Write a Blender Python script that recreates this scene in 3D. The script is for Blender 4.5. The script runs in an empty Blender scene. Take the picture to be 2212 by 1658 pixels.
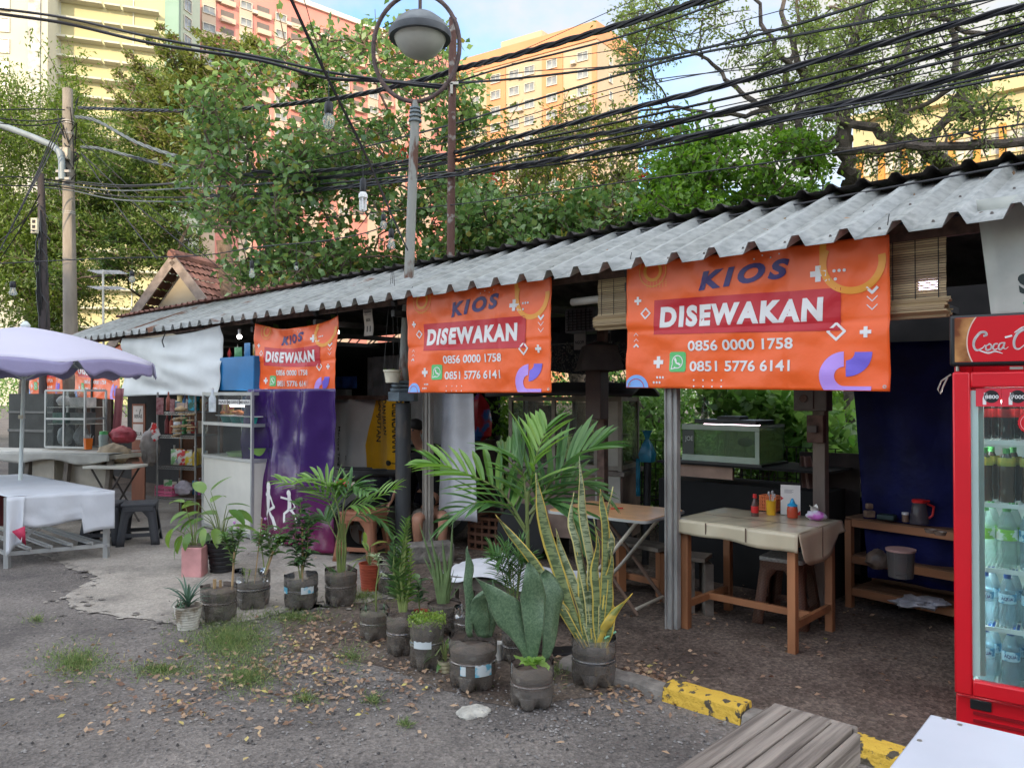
import bpy, bmesh, math, random
import numpy as np
from mathutils import Vector, Matrix, Euler
from mathutils import noise as mnoise
random.seed(7); rng = np.random.default_rng(7)
SC = bpy.context.scene; COL = SC.collection
rad = math.radians; PI = math.pi
U = random.uniform

# ---------------- camera, world, sun, exposure ----------------
F, CX, CY, HCAM, PITCH = 1660.0, 1105.5, 829.0, 1.6, rad(0.725)   # units of a 2211 px wide picture
cam = bpy.data.objects.new('camera', bpy.data.cameras.new('camera')); COL.objects.link(cam)
cam.location = (0, 0, HCAM); cam.rotation_euler = (rad(90) + PITCH, 0, 0)
cam.data.sensor_width = 36; cam.data.lens = 36 * F / 2211; cam.data.clip_end = 2000; cam.data.clip_start = .05
SC.camera = cam
W = bpy.data.worlds.new('World'); SC.world = W; W.use_nodes = True
SUN_EL, SUN_ROT = rad(18), rad(188)
def world():
    nt = W.node_tree; N = nt.nodes; L = nt.links; N.clear()
    out = N.new('ShaderNodeOutputWorld'); bg = N.new('ShaderNodeBackground'); bg.inputs['Strength'].default_value = .15
    sky = N.new('ShaderNodeTexSky'); sky.sky_type = 'NISHITA'; sky.sun_disc = False
    sky.sun_elevation = SUN_EL; sky.sun_rotation = SUN_ROT; sky.air_density = 1.0; sky.dust_density = .3; sky.ozone_density = 3.5
    tc = N.new('ShaderNodeTexCoord'); mp = N.new('ShaderNodeMapping'); mp.inputs['Scale'].default_value = (1, 1, 1.7)
    mp.inputs['Location'].default_value = (.37, .1, .12)
    n1 = N.new('ShaderNodeTexNoise'); n1.inputs['Scale'].default_value = 2.6; n1.inputs['Detail'].default_value = 9; n1.inputs['Roughness'].default_value = .55
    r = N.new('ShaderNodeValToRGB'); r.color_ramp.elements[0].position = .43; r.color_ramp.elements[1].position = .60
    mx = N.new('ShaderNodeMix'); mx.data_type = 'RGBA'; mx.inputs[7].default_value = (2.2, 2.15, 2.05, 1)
    # cloud colour boosted overhead and behind, out of view, as added fill light
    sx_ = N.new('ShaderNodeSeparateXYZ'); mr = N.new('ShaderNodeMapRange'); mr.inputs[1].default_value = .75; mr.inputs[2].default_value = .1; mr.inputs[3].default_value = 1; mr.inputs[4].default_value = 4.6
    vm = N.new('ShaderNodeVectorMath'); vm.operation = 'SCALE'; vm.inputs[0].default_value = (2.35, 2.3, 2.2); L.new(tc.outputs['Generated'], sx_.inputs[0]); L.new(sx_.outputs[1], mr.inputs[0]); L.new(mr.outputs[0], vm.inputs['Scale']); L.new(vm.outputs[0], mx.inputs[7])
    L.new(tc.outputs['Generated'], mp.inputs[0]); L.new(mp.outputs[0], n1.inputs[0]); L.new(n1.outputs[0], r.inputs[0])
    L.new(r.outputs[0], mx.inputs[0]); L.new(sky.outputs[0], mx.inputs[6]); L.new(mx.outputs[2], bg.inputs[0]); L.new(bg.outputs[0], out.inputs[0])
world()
sd = Vector((math.sin(SUN_ROT) * math.cos(SUN_EL), math.cos(SUN_ROT) * math.cos(SUN_EL), math.sin(SUN_EL)))
sun = bpy.data.objects.new('sun', bpy.data.lights.new('sun', 'SUN')); COL.objects.link(sun)
sun.data.energy = 2.0; sun.data.angle = rad(.5); sun.data.color = (1, .80, .55)
sun.rotation_euler = sd.to_track_quat('Z', 'Y').to_euler(); sun.location = (0, -20, 40)
SC.view_settings.view_transform = 'Standard'; SC.view_settings.look = 'None'; SC.view_settings.gamma = 1
SC.view_settings.exposure = 1.45
SC.render.film_transparent = False
SC.cycles.max_bounces = 7; SC.cycles.transparent_max_bounces = 12; SC.cycles.use_denoising = True

# ---------------- projection helpers ----------------
cp, sp = math.cos(PITCH), math.sin(PITCH)
def ray(px, py):
    dx = (px - CX) / F; dz = (CY - py) / F
    return Vector((dx, cp - sp * dz, sp + cp * dz))
def at(px, py, Y):
    r = ray(px, py); t = Y / r.y; return Vector((r.x * t, Y, HCAM + r.z * t))
def gnd(px, py, z=0.0):
    r = ray(px, py); t = (z - HCAM) / r.z; return Vector((r.x * t, r.y * t, z))
OX, OY = 1.065, 5.14; PHI = rad(-42.93); EX = Vector((math.cos(PHI), math.sin(PHI), 0)); EN = Vector((-math.sin(PHI), math.cos(PHI), 0))
def R(xl, d, z=0): return Vector((OX, OY, z)) + EX * xl + EN * d
def rl(px, d):
    k = (px - CX) / F
    return (k * (OY + EN.y * d) - OX - EN.x * d) / (EX.x - EX.y * k)
def zr(px, py, d):          # height of pixel on the row plane at depth d
    P = R(rl(px, d), d); return at(px, py, P.y).z
def loc2(P):                # world -> row local
    q = Vector((P.x - OX, P.y - OY, 0)); return q.dot(EX), q.dot(EN)

# ---------------- materials ----------------
MC = {}
def newmat(name):
    m = bpy.data.materials.new(name); m.use_nodes = True; nt = m.node_tree
    return m, nt.nodes, nt.links, nt.nodes['Principled BSDF']
def M(name, col=(.5, .5, .5), rough=.6, var=.12, scale=6, bump=0, bscale=60, metal=0, emit=0, alpha=1, trans=0, spec=.5, stretch=None, col2=None, lo=.35, hi=.65, detail=5, coat=0, ior=1.45):
    if name in MC: return MC[name]
    m, N, L, p = newmat(name); MC[name] = m
    tc = N.new('ShaderNodeTexCoord'); mp = N.new('ShaderNodeMapping')
    if stretch: mp.inputs['Scale'].default_value = stretch
    L.new(tc.outputs['Object'], mp.inputs[0])
    n = N.new('ShaderNodeTexNoise'); n.inputs['Scale'].default_value = scale; n.inputs['Detail'].default_value = detail
    L.new(mp.outputs[0], n.inputs[0])
    r = N.new('ShaderNodeValToRGB'); e = r.color_ramp.elements
    a = tuple(max(0, c * (1 - var)) for c in col) if col2 is None else col
    b = tuple(min(1, c * (1 + var)) for c in col) if col2 is None else col2
    e[0].color = (*a, 1); e[1].color = (*b, 1); e[0].position = lo; e[1].position = hi
    L.new(n.outputs[0], r.inputs[0]); L.new(r.outputs[0], p.inputs['Base Color'])
    p.inputs['Roughness'].default_value = rough; p.inputs['Metallic'].default_value = metal
    p.inputs['Specular IOR Level'].default_value = spec; p.inputs['Alpha'].default_value = alpha
    p.inputs['Transmission Weight'].default_value = trans; p.inputs['Coat Weight'].default_value = coat; p.inputs['IOR'].default_value = ior
    if emit: p.inputs['Emission Color'].default_value = (*col, 1); p.inputs['Emission Strength'].default_value = emit
    if bump:
        n2 = N.new('ShaderNodeTexNoise'); n2.inputs['Scale'].default_value = bscale; n2.inputs['Detail'].default_value = 6
        L.new(mp.outputs[0], n2.inputs[0]); b_ = N.new('ShaderNodeBump'); b_.inputs['Strength'].default_value = min(1, bump)
        b_.inputs['Distance'].default_value = .02; L.new(n2.outputs[0], b_.inputs['Height']); L.new(b_.outputs[0], p.inputs['Normal'])
    return m
def leafmat(name, c1=(.1, .2, .05), c2=(.2, .3, .1), trans=.3, rough=.45, c3=None):
    if name in MC: return MC[name]
    m, N, L, p = newmat(name); MC[name] = m
    g = N.new('ShaderNodeNewGeometry'); r = N.new('ShaderNodeValToRGB'); e = r.color_ramp.elements
    e[0].color = (*c1, 1); e[1].color = (*c2, 1)
    if c3: e[1].position = .88; q = e.new(.97); q.color = (*c3, 1)
    L.new(g.outputs['Random Per Island'], r.inputs[0]); L.new(r.outputs[0], p.inputs['Base Color'])
    p.inputs['Roughness'].default_value = rough
    t = N.new('ShaderNodeBsdfTranslucent'); mx = N.new('ShaderNodeMixShader'); mx.inputs[0].default_value = trans
    hs = N.new('ShaderNodeHueSaturation'); hs.inputs['Value'].default_value = 1.5; hs.inputs['Saturation'].default_value = 1.15
    L.new(r.outputs[0], hs.inputs['Color']); L.new(hs.outputs[0], t.inputs[0])
    L.new(p.outputs[0], mx.inputs[1]); L.new(t.outputs[0], mx.inputs[2]); L.new(mx.outputs[0], N['Material Output'].inputs[0])
    return m
def glassy(name, col=(.9, .95, .93), rough=.05, clear=.75, body=.18):
    if name in MC: return MC[name]
    m, N, L, p = newmat(name); MC[name] = m
    p.inputs['Base Color'].default_value = (*[c * body for c in col], 1); p.inputs['Roughness'].default_value = rough
    t = N.new('ShaderNodeBsdfTransparent'); t.inputs[0].default_value = (*[.5 + .5 * c for c in col], 1); mx = N.new('ShaderNodeMixShader'); mx.inputs[0].default_value = clear
    L.new(p.outputs[0], mx.inputs[1]); L.new(t.outputs[0], mx.inputs[2]); L.new(mx.outputs[0], N['Material Output'].inputs[0])
    return m

# ---------------- mesh builder ----------------
class MB:
    def __init__(s): s.v = []; s.f = []; s.m = []
    def add(s, vs, fs, mi=0):
        o = len(s.v); s.v += [tuple(v) for v in vs]; s.f += [tuple(i + o for i in f) for f in fs]; s.m += [mi] * len(fs); return s
    def box(s, c, z, rot=None, mi=0):
        hx, hy, hz = z[0] / 2, z[1] / 2, z[2] / 2; c = Vector(c)
        vs = [Vector((x, y, w)) for x in (-hx, hx) for y in (-hy, hy) for w in (-hz, hz)]
        if rot is not None: vs = [rot @ v for v in vs]
        return s.add([c + v for v in vs], [(0, 1, 3, 2), (4, 6, 7, 5), (0, 4, 5, 1), (2, 3, 7, 6), (0, 2, 6, 4), (1, 5, 7, 3)], mi)
    def bar(s, p0, p1, w, h, mi=0, up=(0, 0, 1)):
        p0, p1 = Vector(p0), Vector(p1); d = p1 - p0; y = d.normalized(); u = Vector(up)
        if abs(y.dot(u)) > .98: u = Vector((0, 1, 0))
        x = y.cross(u).normalized(); z = x.cross(y)
        return s.box((p0 + p1) / 2, (w, d.length, h), Matrix((x, y, z)).transposed(), mi)
    def tube(s, pts, r, n=8, mi=0, cap=True):
        pts = [Vector(p) for p in pts]; k = len(pts); rr = r if isinstance(r, (list, tuple)) else [r] * k
        vs = []; x = None
        for i, p in enumerate(pts):
            t = (pts[min(i + 1, k - 1)] - pts[max(i - 1, 0)]).normalized()
            if x is None: x = t.cross(Vector((0, 0, 1)) if abs(t.z) < .9 else Vector((0, 1, 0))).normalized()
            else: x = (x - t * x.dot(t)); x = x.normalized() if x.length > 1e-6 else t.orthogonal().normalized()
            y = t.cross(x)
            for j in range(n): a = 2 * PI * j / n; vs.append(p + (x * math.cos(a) + y * math.sin(a)) * rr[i])
        fs = [(i * n + j, i * n + (j + 1) % n, (i + 1) * n + (j + 1) % n, (i + 1) * n + j) for i in range(k - 1) for j in range(n)]
        if cap: fs += [tuple(range(n))[::-1], tuple(range((k - 1) * n, k * n))]
        return s.add(vs, fs, mi)
    def cyl(s, p0, p1, r0, r1=None, n=16, mi=0): return s.tube([p0, p1], [r0, r0 if r1 is None else r1], n, mi)
    def lathe(s, prof, c=(0, 0, 0), n=24, mi=0, rf=None):
        c = Vector(c); vs = []
        for (r, z) in prof:
            for j in range(n):
                a = 2 * PI * j / n; q = r * (rf(a, z) if rf else 1); vs.append(c + Vector((q * math.cos(a), q * math.sin(a), z)))
        k = len(prof)
        fs = [(i * n + j, i * n + (j + 1) % n, (i + 1) * n + (j + 1) % n, (i + 1) * n + j) for i in range(k - 1) for j in range(n)]
        if prof[0][0] > 1e-4: fs.append(tuple(range(n))[::-1])
        return s.add(vs, fs, mi)
    def grid(s, fn, nu, nv, mi=0):
        vs = [fn(i / nu, j / nv) for j in range(nv + 1) for i in range(nu + 1)]
        fs = [(j * (nu + 1) + i, j * (nu + 1) + i + 1, (j + 1) * (nu + 1) + i + 1, (j + 1) * (nu + 1) + i) for j in range(nv) for i in range(nu)]
        return s.add(vs, fs, mi)
    def prism(s, poly, a, b, ax='z', mi=0):
        n = len(poly)
        def P(p, h): return (p[0], p[1], h) if ax == 'z' else ((p[0], h, p[1]) if ax == 'y' else (h, p[0], p[1]))
        vs = [P(p, a) for p in poly] + [P(p, b) for p in poly]
        return s.add(vs, [tuple(range(n))[::-1], tuple(range(n, 2 * n))] + [(i, (i + 1) % n, n + (i + 1) % n, n + i) for i in range(n)], mi)
    def ball(s, c, r, n=12, mi=0):
        r = r if isinstance(r, (tuple, list)) else (r, r, r); m = n // 2; vs = []
        for i in range(m + 1):
            t = PI * i / m
            for j in range(n): a = 2 * PI * j / n; vs.append((c[0] + r[0] * math.sin(t) * math.cos(a), c[1] + r[1] * math.sin(t) * math.sin(a), c[2] - r[2] * math.cos(t)))
        return s.add(vs, [(i * n + j, i * n + (j + 1) % n, (i + 1) * n + (j + 1) % n, (i + 1) * n + j) for i in range(m) for j in range(n)], mi)
    def lump(s, c, r, seed=0, n=22, amp=.22):
        m = n // 2; vs = []
        for i in range(m + 1):
            t = PI * i / m
            for j in range(n):
                a = 2 * PI * j / n; d = Vector((math.sin(t) * math.cos(a), math.sin(t) * math.sin(a), -math.cos(t))); k = 1 + amp * mnoise.noise(d * 2.2 + Vector((seed, 0, 0))) + amp * .5 * mnoise.noise(d * 6 + Vector((0, seed, 0))) + .35 * max(0, d.z - .93) * 8
                q = .55 + .45 * min(1, (1 + d.z) * 2.2) if d.z < -.5 else 1
                vs.append((c[0] + r[0] * d.x * k, c[1] + r[1] * d.y * k, c[2] + r[2] * max(-.92, d.z * k)))
        return s.add(vs, [(i * n + j, i * n + (j + 1) % n, (i + 1) * n + (j + 1) % n, (i + 1) * n + j) for i in range(m) for j in range(n)])
    def blade(s, p, az, el, L, w, droop=.5, prof='strap', seg=6, fold=.15, roll=0, mi=0, wav=0):
        p = Vector(p); e = el; vs = []; hz = Vector((math.cos(az), math.sin(az), 0)); sd0 = Vector((-math.sin(az), math.cos(az), 0))
        ph = U(0, 6)
        for i in range(seg + 1):
            t = i / seg
            d = hz * math.cos(e) + Vector((0, 0, math.sin(e))); nn = -hz * math.sin(e) + Vector((0, 0, math.cos(e)))
            sd_ = sd0 * math.cos(roll) + nn * math.sin(roll); n2 = nn * math.cos(roll) - sd0 * math.sin(roll)
            if prof == 'strap': q = min(1, .55 + t * 1.6) * min(1, (1 - t) * 3.2) ** .8
            elif prof == 'ovate': q = math.sin(PI * min(1, t ** .72)) ** .8
            elif prof == 'taper': q = (1 - t) ** .75
            elif prof == 'fin': q = (.28 + .72 * math.sin(PI * min(1, t * .95 + .02)) ** .7) if t < .97 else .08
            else: q = math.sin(PI * (t * .93 + .05)) ** .7
            q = max(q, .02); o = n2 * (w * q * fold) + n2 * (wav * w * math.sin(t * 9 + ph))
            vs += [p - sd_ * (w * q / 2) + o, p, p + sd_ * (w * q / 2) + o]
            p = p + d * (L / seg); e -= droop / seg * (1 + (t - .5))
        fs = []
        for i in range(seg): a = i * 3; fs += [(a, a + 1, a + 4, a + 3), (a + 1, a + 2, a + 5, a + 4)]
        s.add(vs, fs, mi); return p
def part(name, mb, mats, parent=None, bevel=0, solid=0, smooth=True, ang=40, subsurf=0):
    me = bpy.data.meshes.new(name); me.from_pydata(mb.v, [], mb.f); mats = mats if isinstance(mats, (list, tuple)) else [mats]
    for m in mats: me.materials.append(m)
    if len(mats) > 1: me.polygons.foreach_set('material_index', mb.m)
    me.validate(); me.update()
    if smooth: me.shade_smooth(); me.set_sharp_from_angle(angle=rad(ang))
    o = bpy.data.objects.new(name, me); COL.objects.link(o)
    if parent is not None: o.parent = parent
    if solid: q = o.modifiers.new('s', 'SOLIDIFY'); q.thickness = solid; q.offset = 0
    if bevel: q = o.modifiers.new('b', 'BEVEL'); q.width = bevel; q.segments = 2; q.limit_method = 'ANGLE'; q.angle_limit = rad(40)
    if subsurf: q = o.modifiers.new('u', 'SUBSURF'); q.levels = q.render_levels = subsurf
    return o
def tag(o, label=None, cat=None, group=None, kind=None):
    if label: o['label'] = label
    if cat: o['category'] = cat
    if group: o['group'] = group
    if kind: o['kind'] = kind
    return o
def thing(name, label, cat, loc=(0, 0, 0), rotz=0, group=None):
    o = bpy.data.objects.new(name, None); COL.objects.link(o); o.empty_display_size = .1
    o.location = loc; o.rotation_euler = (0, 0, rotz); return tag(o, label, cat, group)
def dup(o, loc=None, rotz=None, label=None, parent=None):
    c = o.copy(); COL.objects.link(c)
    if parent is not None: c.parent = parent
    if loc is not None: c.location = loc
    if rotz is not None: c.rotation_euler = (0, 0, rotz)
    if label: c['label'] = label
    for ch in list(o.children): dup(ch, parent=c)
    return c
def irregular(poly, amp=.08, step=.15, sc=1.6):
    out = []
    for i, p in enumerate(poly):
        q = poly[(i + 1) % len(poly)]; L = math.hypot(q[0] - p[0], q[1] - p[1]); n = max(1, int(L / step))
        for k in range(n):
            t = k / n; x = p[0] + (q[0] - p[0]) * t; y = p[1] + (q[1] - p[1]) * t
            f_ = lambda w: sum(mnoise.noise((x * sc * q_, y * sc * q_, w)) / q_ ** .7 for q_ in (2, 5, 13)) * 1.5
            out.append((x + amp * f_(0), y + amp * f_(9)))
    return out
def inpoly(x, y, poly):
    c = False; n = len(poly)
    for i in range(n):
        x1, y1 = poly[i]; x2, y2 = poly[i - 1]
        if (y1 > y) != (y2 > y) and x < (x2 - x1) * (y - y1) / (y2 - y1 + 1e-12) + x1: c = not c
    return c
def sheet(name, poly, z, mat):       # flat polygon on the ground
    bm = bmesh.new(); vs = [bm.verts.new((x, y, z)) for x, y in poly]; f = bm.faces.new(vs)
    bmesh.ops.triangulate(bm, faces=[f]); me = bpy.data.meshes.new(name); bm.to_mesh(me); bm.free(); me.materials.append(mat)
    if me.polygons[0].normal.z < 0: me.flip_normals()
    o = bpy.data.objects.new(name, me); COL.objects.link(o); return o

# text -> (verts, faces), x to the right, y up, size = cap height
TX = {}
def text(s, cap=1.0, bold=0, shear=0, spacing=1):
    k = (s, bold, shear, spacing)
    if k not in TX:
        cu = bpy.data.curves.new('t', 'FONT'); cu.body = s; cu.offset = bold; cu.shear = shear; cu.space_character = spacing; cu.resolution_u = 4
        ob = bpy.data.objects.new('t', cu); COL.objects.link(ob); bpy.context.view_layer.update()
        dg = bpy.context.evaluated_depsgraph_get(); me = bpy.data.meshes.new_from_object(ob.evaluated_get(dg))
        TX[k] = ([tuple(v.co) for v in me.vertices], [tuple(p.vertices) for p in me.polygons])
        bpy.data.objects.remove(ob); bpy.data.meshes.remove(me); bpy.data.curves.remove(cu)
    v, f = TX[k]; sc = cap / .69
    return [(x * sc, y * sc) for x, y, _ in v], f
def text_fit(s, x0, x1, y0, y1, bold=0, shear=0, rise=0, spacing=1):
    v, f = text(s, 1, bold, shear, spacing); X0 = min(p[0] for p in v); X1 = max(p[0] for p in v); Y0 = min(p[1] for p in v); Y1 = max(p[1] for p in v)
    return [(x0 + (x - X0) / (X1 - X0) * (x1 - x0), y0 + (y - Y0) / (Y1 - Y0) * (y1 - y0) + rise * ((x - X0) / (X1 - X0) - .5)) for x, y in v], f
def ring(cx, cy, r0, r1, a0=0, a1=360, n=28):
    vs = []; 
    for i in range(n + 1):
        a = rad(a0 + (a1 - a0) * i / n); vs += [(cx + r0 * math.cos(a), cy + r0 * math.sin(a)), (cx + r1 * math.cos(a), cy + r1 * math.sin(a))]
    return vs, [(2 * i, 2 * i + 1, 2 * i + 3, 2 * i + 2) for i in range(n)]
def rectp(x0, y0, x1, y1): return [(x0, y0), (x1, y0), (x1, y1), (x0, y1)], [(0, 1, 2, 3)]
class Flat:                          # 2-D shapes to be pressed onto a surface
    def __init__(s): s.v = []; s.f = []
    def add(s, vf): o = len(s.v); s.v += list(vf[0]); s.f += [tuple(i + o for i in f) for f in vf[1]]; return s
    def dot(s, x, y, r): s.add(([(x + r * math.cos(i * PI / 4), y + r * math.sin(i * PI / 4)) for i in range(8)], [tuple(range(8))])); return s
    def line(s, pts, w):
        for a, b in zip(pts, pts[1:]):
            dx, dy = b[0] - a[0], b[1] - a[1]; l = math.hypot(dx, dy); nx, ny = -dy / l * w / 2, dx / l * w / 2
            ex, ey = dx / l * w * .3, dy / l * w * .3
            s.add(([(a[0] + nx - ex, a[1] + ny - ey), (a[0] - nx - ex, a[1] - ny - ey), (b[0] - nx + ex, b[1] - ny + ey), (b[0] + nx + ex, b[1] + ny + ey)], [(0, 1, 2, 3)]))
        return s
    def plus(s, x, y, r, w): return s.add(rectp(x - r, y - w, x + r, y + w)).add(rectp(x - w, y - r, x + w, y - w)).add(rectp(x - w, y + w, x + w, y + r))
def press(fl, fn, clip=None, step=.1):
    """cut flat shapes to a rectangle and a grid, then lay them on a surface fn(x,y)->xyz"""
    bm = bmesh.new(); vs = [bm.verts.new((x, y, 0)) for x, y in fl.v]
    for f in fl.f:
        try: bm.faces.new([vs[i] for i in f])
        except ValueError: pass
    def cut(co, no, clear=False): bmesh.ops.bisect_plane(bm, geom=bm.verts[:] + bm.edges[:] + bm.faces[:], plane_co=co, plane_no=no, clear_outer=clear)
    if clip:
        x0, y0, x1, y1 = clip
        cut((x0, 0, 0), (-1, 0, 0), True); cut((x1, 0, 0), (1, 0, 0), True); cut((0, y0, 0), (0, -1, 0), True); cut((0, y1, 0), (0, 1, 0), True)
    if step and len(bm.verts):
        xs = [v.co.x for v in bm.verts]; ys = [v.co.y for v in bm.verts]
        x = math.floor(min(xs) / step) * step + step
        while x < max(xs): cut((x, 0, 0), (1, 0, 0)); x += step
        y = math.floor(min(ys) / step) * step + step
        while y < max(ys): cut((0, y, 0), (0, 1, 0)); y += step
    mb = MB(); bm.verts.index_update(); mb.add([fn(v.co.x, v.co.y) for v in bm.verts], [tuple(v.index for v in f.verts) for f in bm.faces]); bm.free()
    return mb

# ---------------- leaves in bulk ----------------
def leafmesh(name, C, D, L, Wd, mat, parent=None, droop=0):
    """C centres (n,3), D directions (n,3); one folded four-sided leaf each"""
    n = len(C); C = np.asarray(C, float); D = np.asarray(D, float); D /= np.linalg.norm(D, axis=1)[:, None] + 1e-9
    q = rng.normal(size=(n, 3)); q[:, 2] += 1.6; S = np.cross(D, q); S /= np.linalg.norm(S, axis=1)[:, None] + 1e-9; Nn = np.cross(S, D)
    L = np.broadcast_to(L, n)[:, None] * rng.uniform(.7, 1.25, (n, 1)); Wd = np.broadcast_to(Wd, n)[:, None] * rng.uniform(.8, 1.2, (n, 1))
    V = np.stack([C, C + D * L * .45 + S * Wd / 2 + Nn * Wd * .15, C + D * L, C + D * L * .45 - S * Wd / 2 + Nn * Wd * .15], 1).reshape(-1, 3)
    me = bpy.data.meshes.new(name); me.vertices.add(4 * n); me.vertices.foreach_set('co', V.astype('f').ravel())
    me.loops.add(4 * n); me.loops.foreach_set('vertex_index', np.arange(4 * n, dtype='i')); me.polygons.add(n)
    me.polygons.foreach_set('loop_start', np.arange(0, 4 * n, 4, dtype='i')); me.polygons.foreach_set('loop_total', np.full(n, 4, dtype='i'))
    me.update(calc_edges=True); me.materials.append(mat)
    o = bpy.data.objects.new(name, me); COL.objects.link(o)
    if parent is not None: o.parent = parent
    return o
# ================= SETTING =================
def zone_mat(name, c_dark, c_mid, c_light, gs=90, patch=1.1, bump=.6, rough=.92, k=1.):
    m, N, L, p = newmat(name); MC[name] = m; p.inputs['Roughness'].default_value = rough; p.inputs['Specular IOR Level'].default_value = .25
    tc = N.new('ShaderNodeTexCoord'); big = N.new('ShaderNodeTexNoise'); big.inputs['Scale'].default_value = patch; big.inputs['Detail'].default_value = 8; big.inputs['Roughness'].default_value = .65
    vo = N.new('ShaderNodeTexVoronoi'); vo.inputs['Scale'].default_value = gs; fi = N.new('ShaderNodeTexNoise'); fi.inputs['Scale'].default_value = gs * .5; fi.inputs['Detail'].default_value = 6; fi.inputs['Roughness'].default_value = .75
    for n in (big, vo, fi): L.new(tc.outputs['Object'], n.inputs['Vector'])
    r = N.new('ShaderNodeValToRGB'); e = r.color_ramp.elements; e[0].color = (*c_dark, 1); e[0].position = .36; e[1].color = (*c_light, 1); e[1].position = .68; q = e.new(.5); q.color = (*c_mid, 1)
    L.new(big.outputs[0], r.inputs[0])
    r2 = N.new('ShaderNodeValToRGB'); r2.color_ramp.elements[0].color = (1 - .55 * k,) * 3 + (1,); r2.color_ramp.elements[1].color = (1 + .6 * k, 1 + .55 * k, 1 + .5 * k, 1); r2.color_ramp.elements[0].position = .3; r2.color_ramp.elements[1].position = .72
    L.new(fi.outputs[0], r2.inputs[0])
    r3 = N.new('ShaderNodeValToRGB'); r3.color_ramp.elements[0].color = (1 - .45 * k,) * 3 + (1,); r3.color_ramp.elements[1].color = (1 + .5 * k,) * 3 + (1,); L.new(vo.outputs['Color'], r3.inputs[0])
    m1 = N.new('ShaderNodeMix'); m1.data_type = 'RGBA'; m1.blend_type = 'MULTIPLY'; m1.inputs[0].default_value = 1; m2 = N.new('ShaderNodeMix'); m2.data_type = 'RGBA'; m2.blend_type = 'MULTIPLY'; m2.inputs[0].default_value = 1
    L.new(r.outputs[0], m1.inputs[6]); L.new(r2.outputs[0], m1.inputs[7]); L.new(m1.outputs[2], m2.inputs[6]); L.new(r3.outputs[0], m2.inputs[7]); L.new(m2.outputs[2], p.inputs['Base Color'])
    ad = N.new('ShaderNodeMath'); ad.operation = 'ADD'; L.new(fi.outputs[0], ad.inputs[0]); L.new(vo.outputs['Distance'], ad.inputs[1])
    b = N.new('ShaderNodeBump'); b.inputs['Strength'].default_value = bump; b.inputs['Distance'].default_value = .012; L.new(ad.outputs[0], b.inputs['Height']); L.new(b.outputs[0], p.inputs['Normal'])
    return m
ASPH = zone_mat('asphalt', (.104, .093, .086), (.160, .144, .131), (.218, .196, .176), gs=75, k=.7)
DIRT = zone_mat('dirt_floor', (.075, .056, .045), (.12, .092, .074), (.17, .135, .11), gs=60, patch=1.6)
CONC = zone_mat('old_concrete', (.22, .20, .175), (.32, .29, .25), (.40, .365, .315), gs=70, patch=1.9, bump=.35, k=.4)
LAWN = zone_mat('meadow', (.06, .10, .02), (.10, .17, .035), (.16, .24, .06), gs=20, patch=.5)
S = 700
g = part('ground', MB().add([(-S, -S, 0), (S, -S, 0), (S, S, 0), (-S, S, 0)], [(0, 1, 2, 3)]), ASPH, smooth=False); tag(g, kind='structure')
def gp(l): return [tuple(gnd(x, y))[:2] for x, y in l]
conc_poly = irregular(gp([(140, 1312), (262, 1332), (330, 1336), (385, 1350), (520, 1345), (600, 1326), (650, 1306), (800, 1300), (900, 1262), (1000, 1215), (930, 1165), (700, 1125), (500, 1090), (330, 1085), (180, 1100), (40, 1170), (120, 1215), (215, 1245), (150, 1285)]), .06, .035)
tag(sheet('concrete_apron', conc_poly, .006, CONC), kind='structure')
def chips(name, mat, n, z, sg, s0, s1, kind='structure'):
    mb = MB(); m = len(conc_poly)
    for i in range(n):
        x, y = conc_poly[rng.integers(m)]; x += rng.normal(0, sg); y += rng.normal(0, sg); r = U(s0, s1) * U(.4, 1); k = random.randint(5, 9); zz = z + i * 2e-5
        mb.add([(x + r * U(.5, 1.2) * math.cos(2 * PI * j / k), y + r * U(.4, 1) * math.sin(2 * PI * j / k), zz) for j in range(k)], [tuple(range(k))])
    tag(part(name, mb, mat, smooth=False), kind=kind)
chips('concrete_chips', CONC, 420, .0068, .10, .006, .045); chips('asphalt_patches', ASPH, 380, .0125, .08, .006, .05)
SOILP = zone_mat('brown_soil_patch', (.07, .052, .042), (.115, .09, .07), (.16, .13, .105), gs=55, patch=2, k=.8)
tag(sheet('soil_patch', irregular(gp([(600, 1340), (760, 1300), (900, 1290), (1100, 1330), (1330, 1400), (1400, 1470), (1290, 1500), (1120, 1530), (960, 1490), (860, 1450), (740, 1420), (620, 1400)]), .05, .04), .0035, SOILP), kind='structure')
dp = [tuple(R(x, d))[:2] for x, d in ((-2.3, -.6), (-1.2, -.55), (-.3, -.93), (6, -.93), (6, 3.6), (-14, 3.6), (-14, .5), (-7.5, .45), (-4, .5), (-3, -.2))]
tag(sheet('dirt_floor', irregular(dp, .05, .3), .010, DIRT), kind='structure')
lp = [tuple(R(x, d))[:2] for x, d in ((9, 3.5), (60, 40), (10, 60), (-30, 30), (-14, 3.5))]
tag(sheet('lawn', irregular(lp, .1, 1), .004, LAWN), kind='structure')
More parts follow.
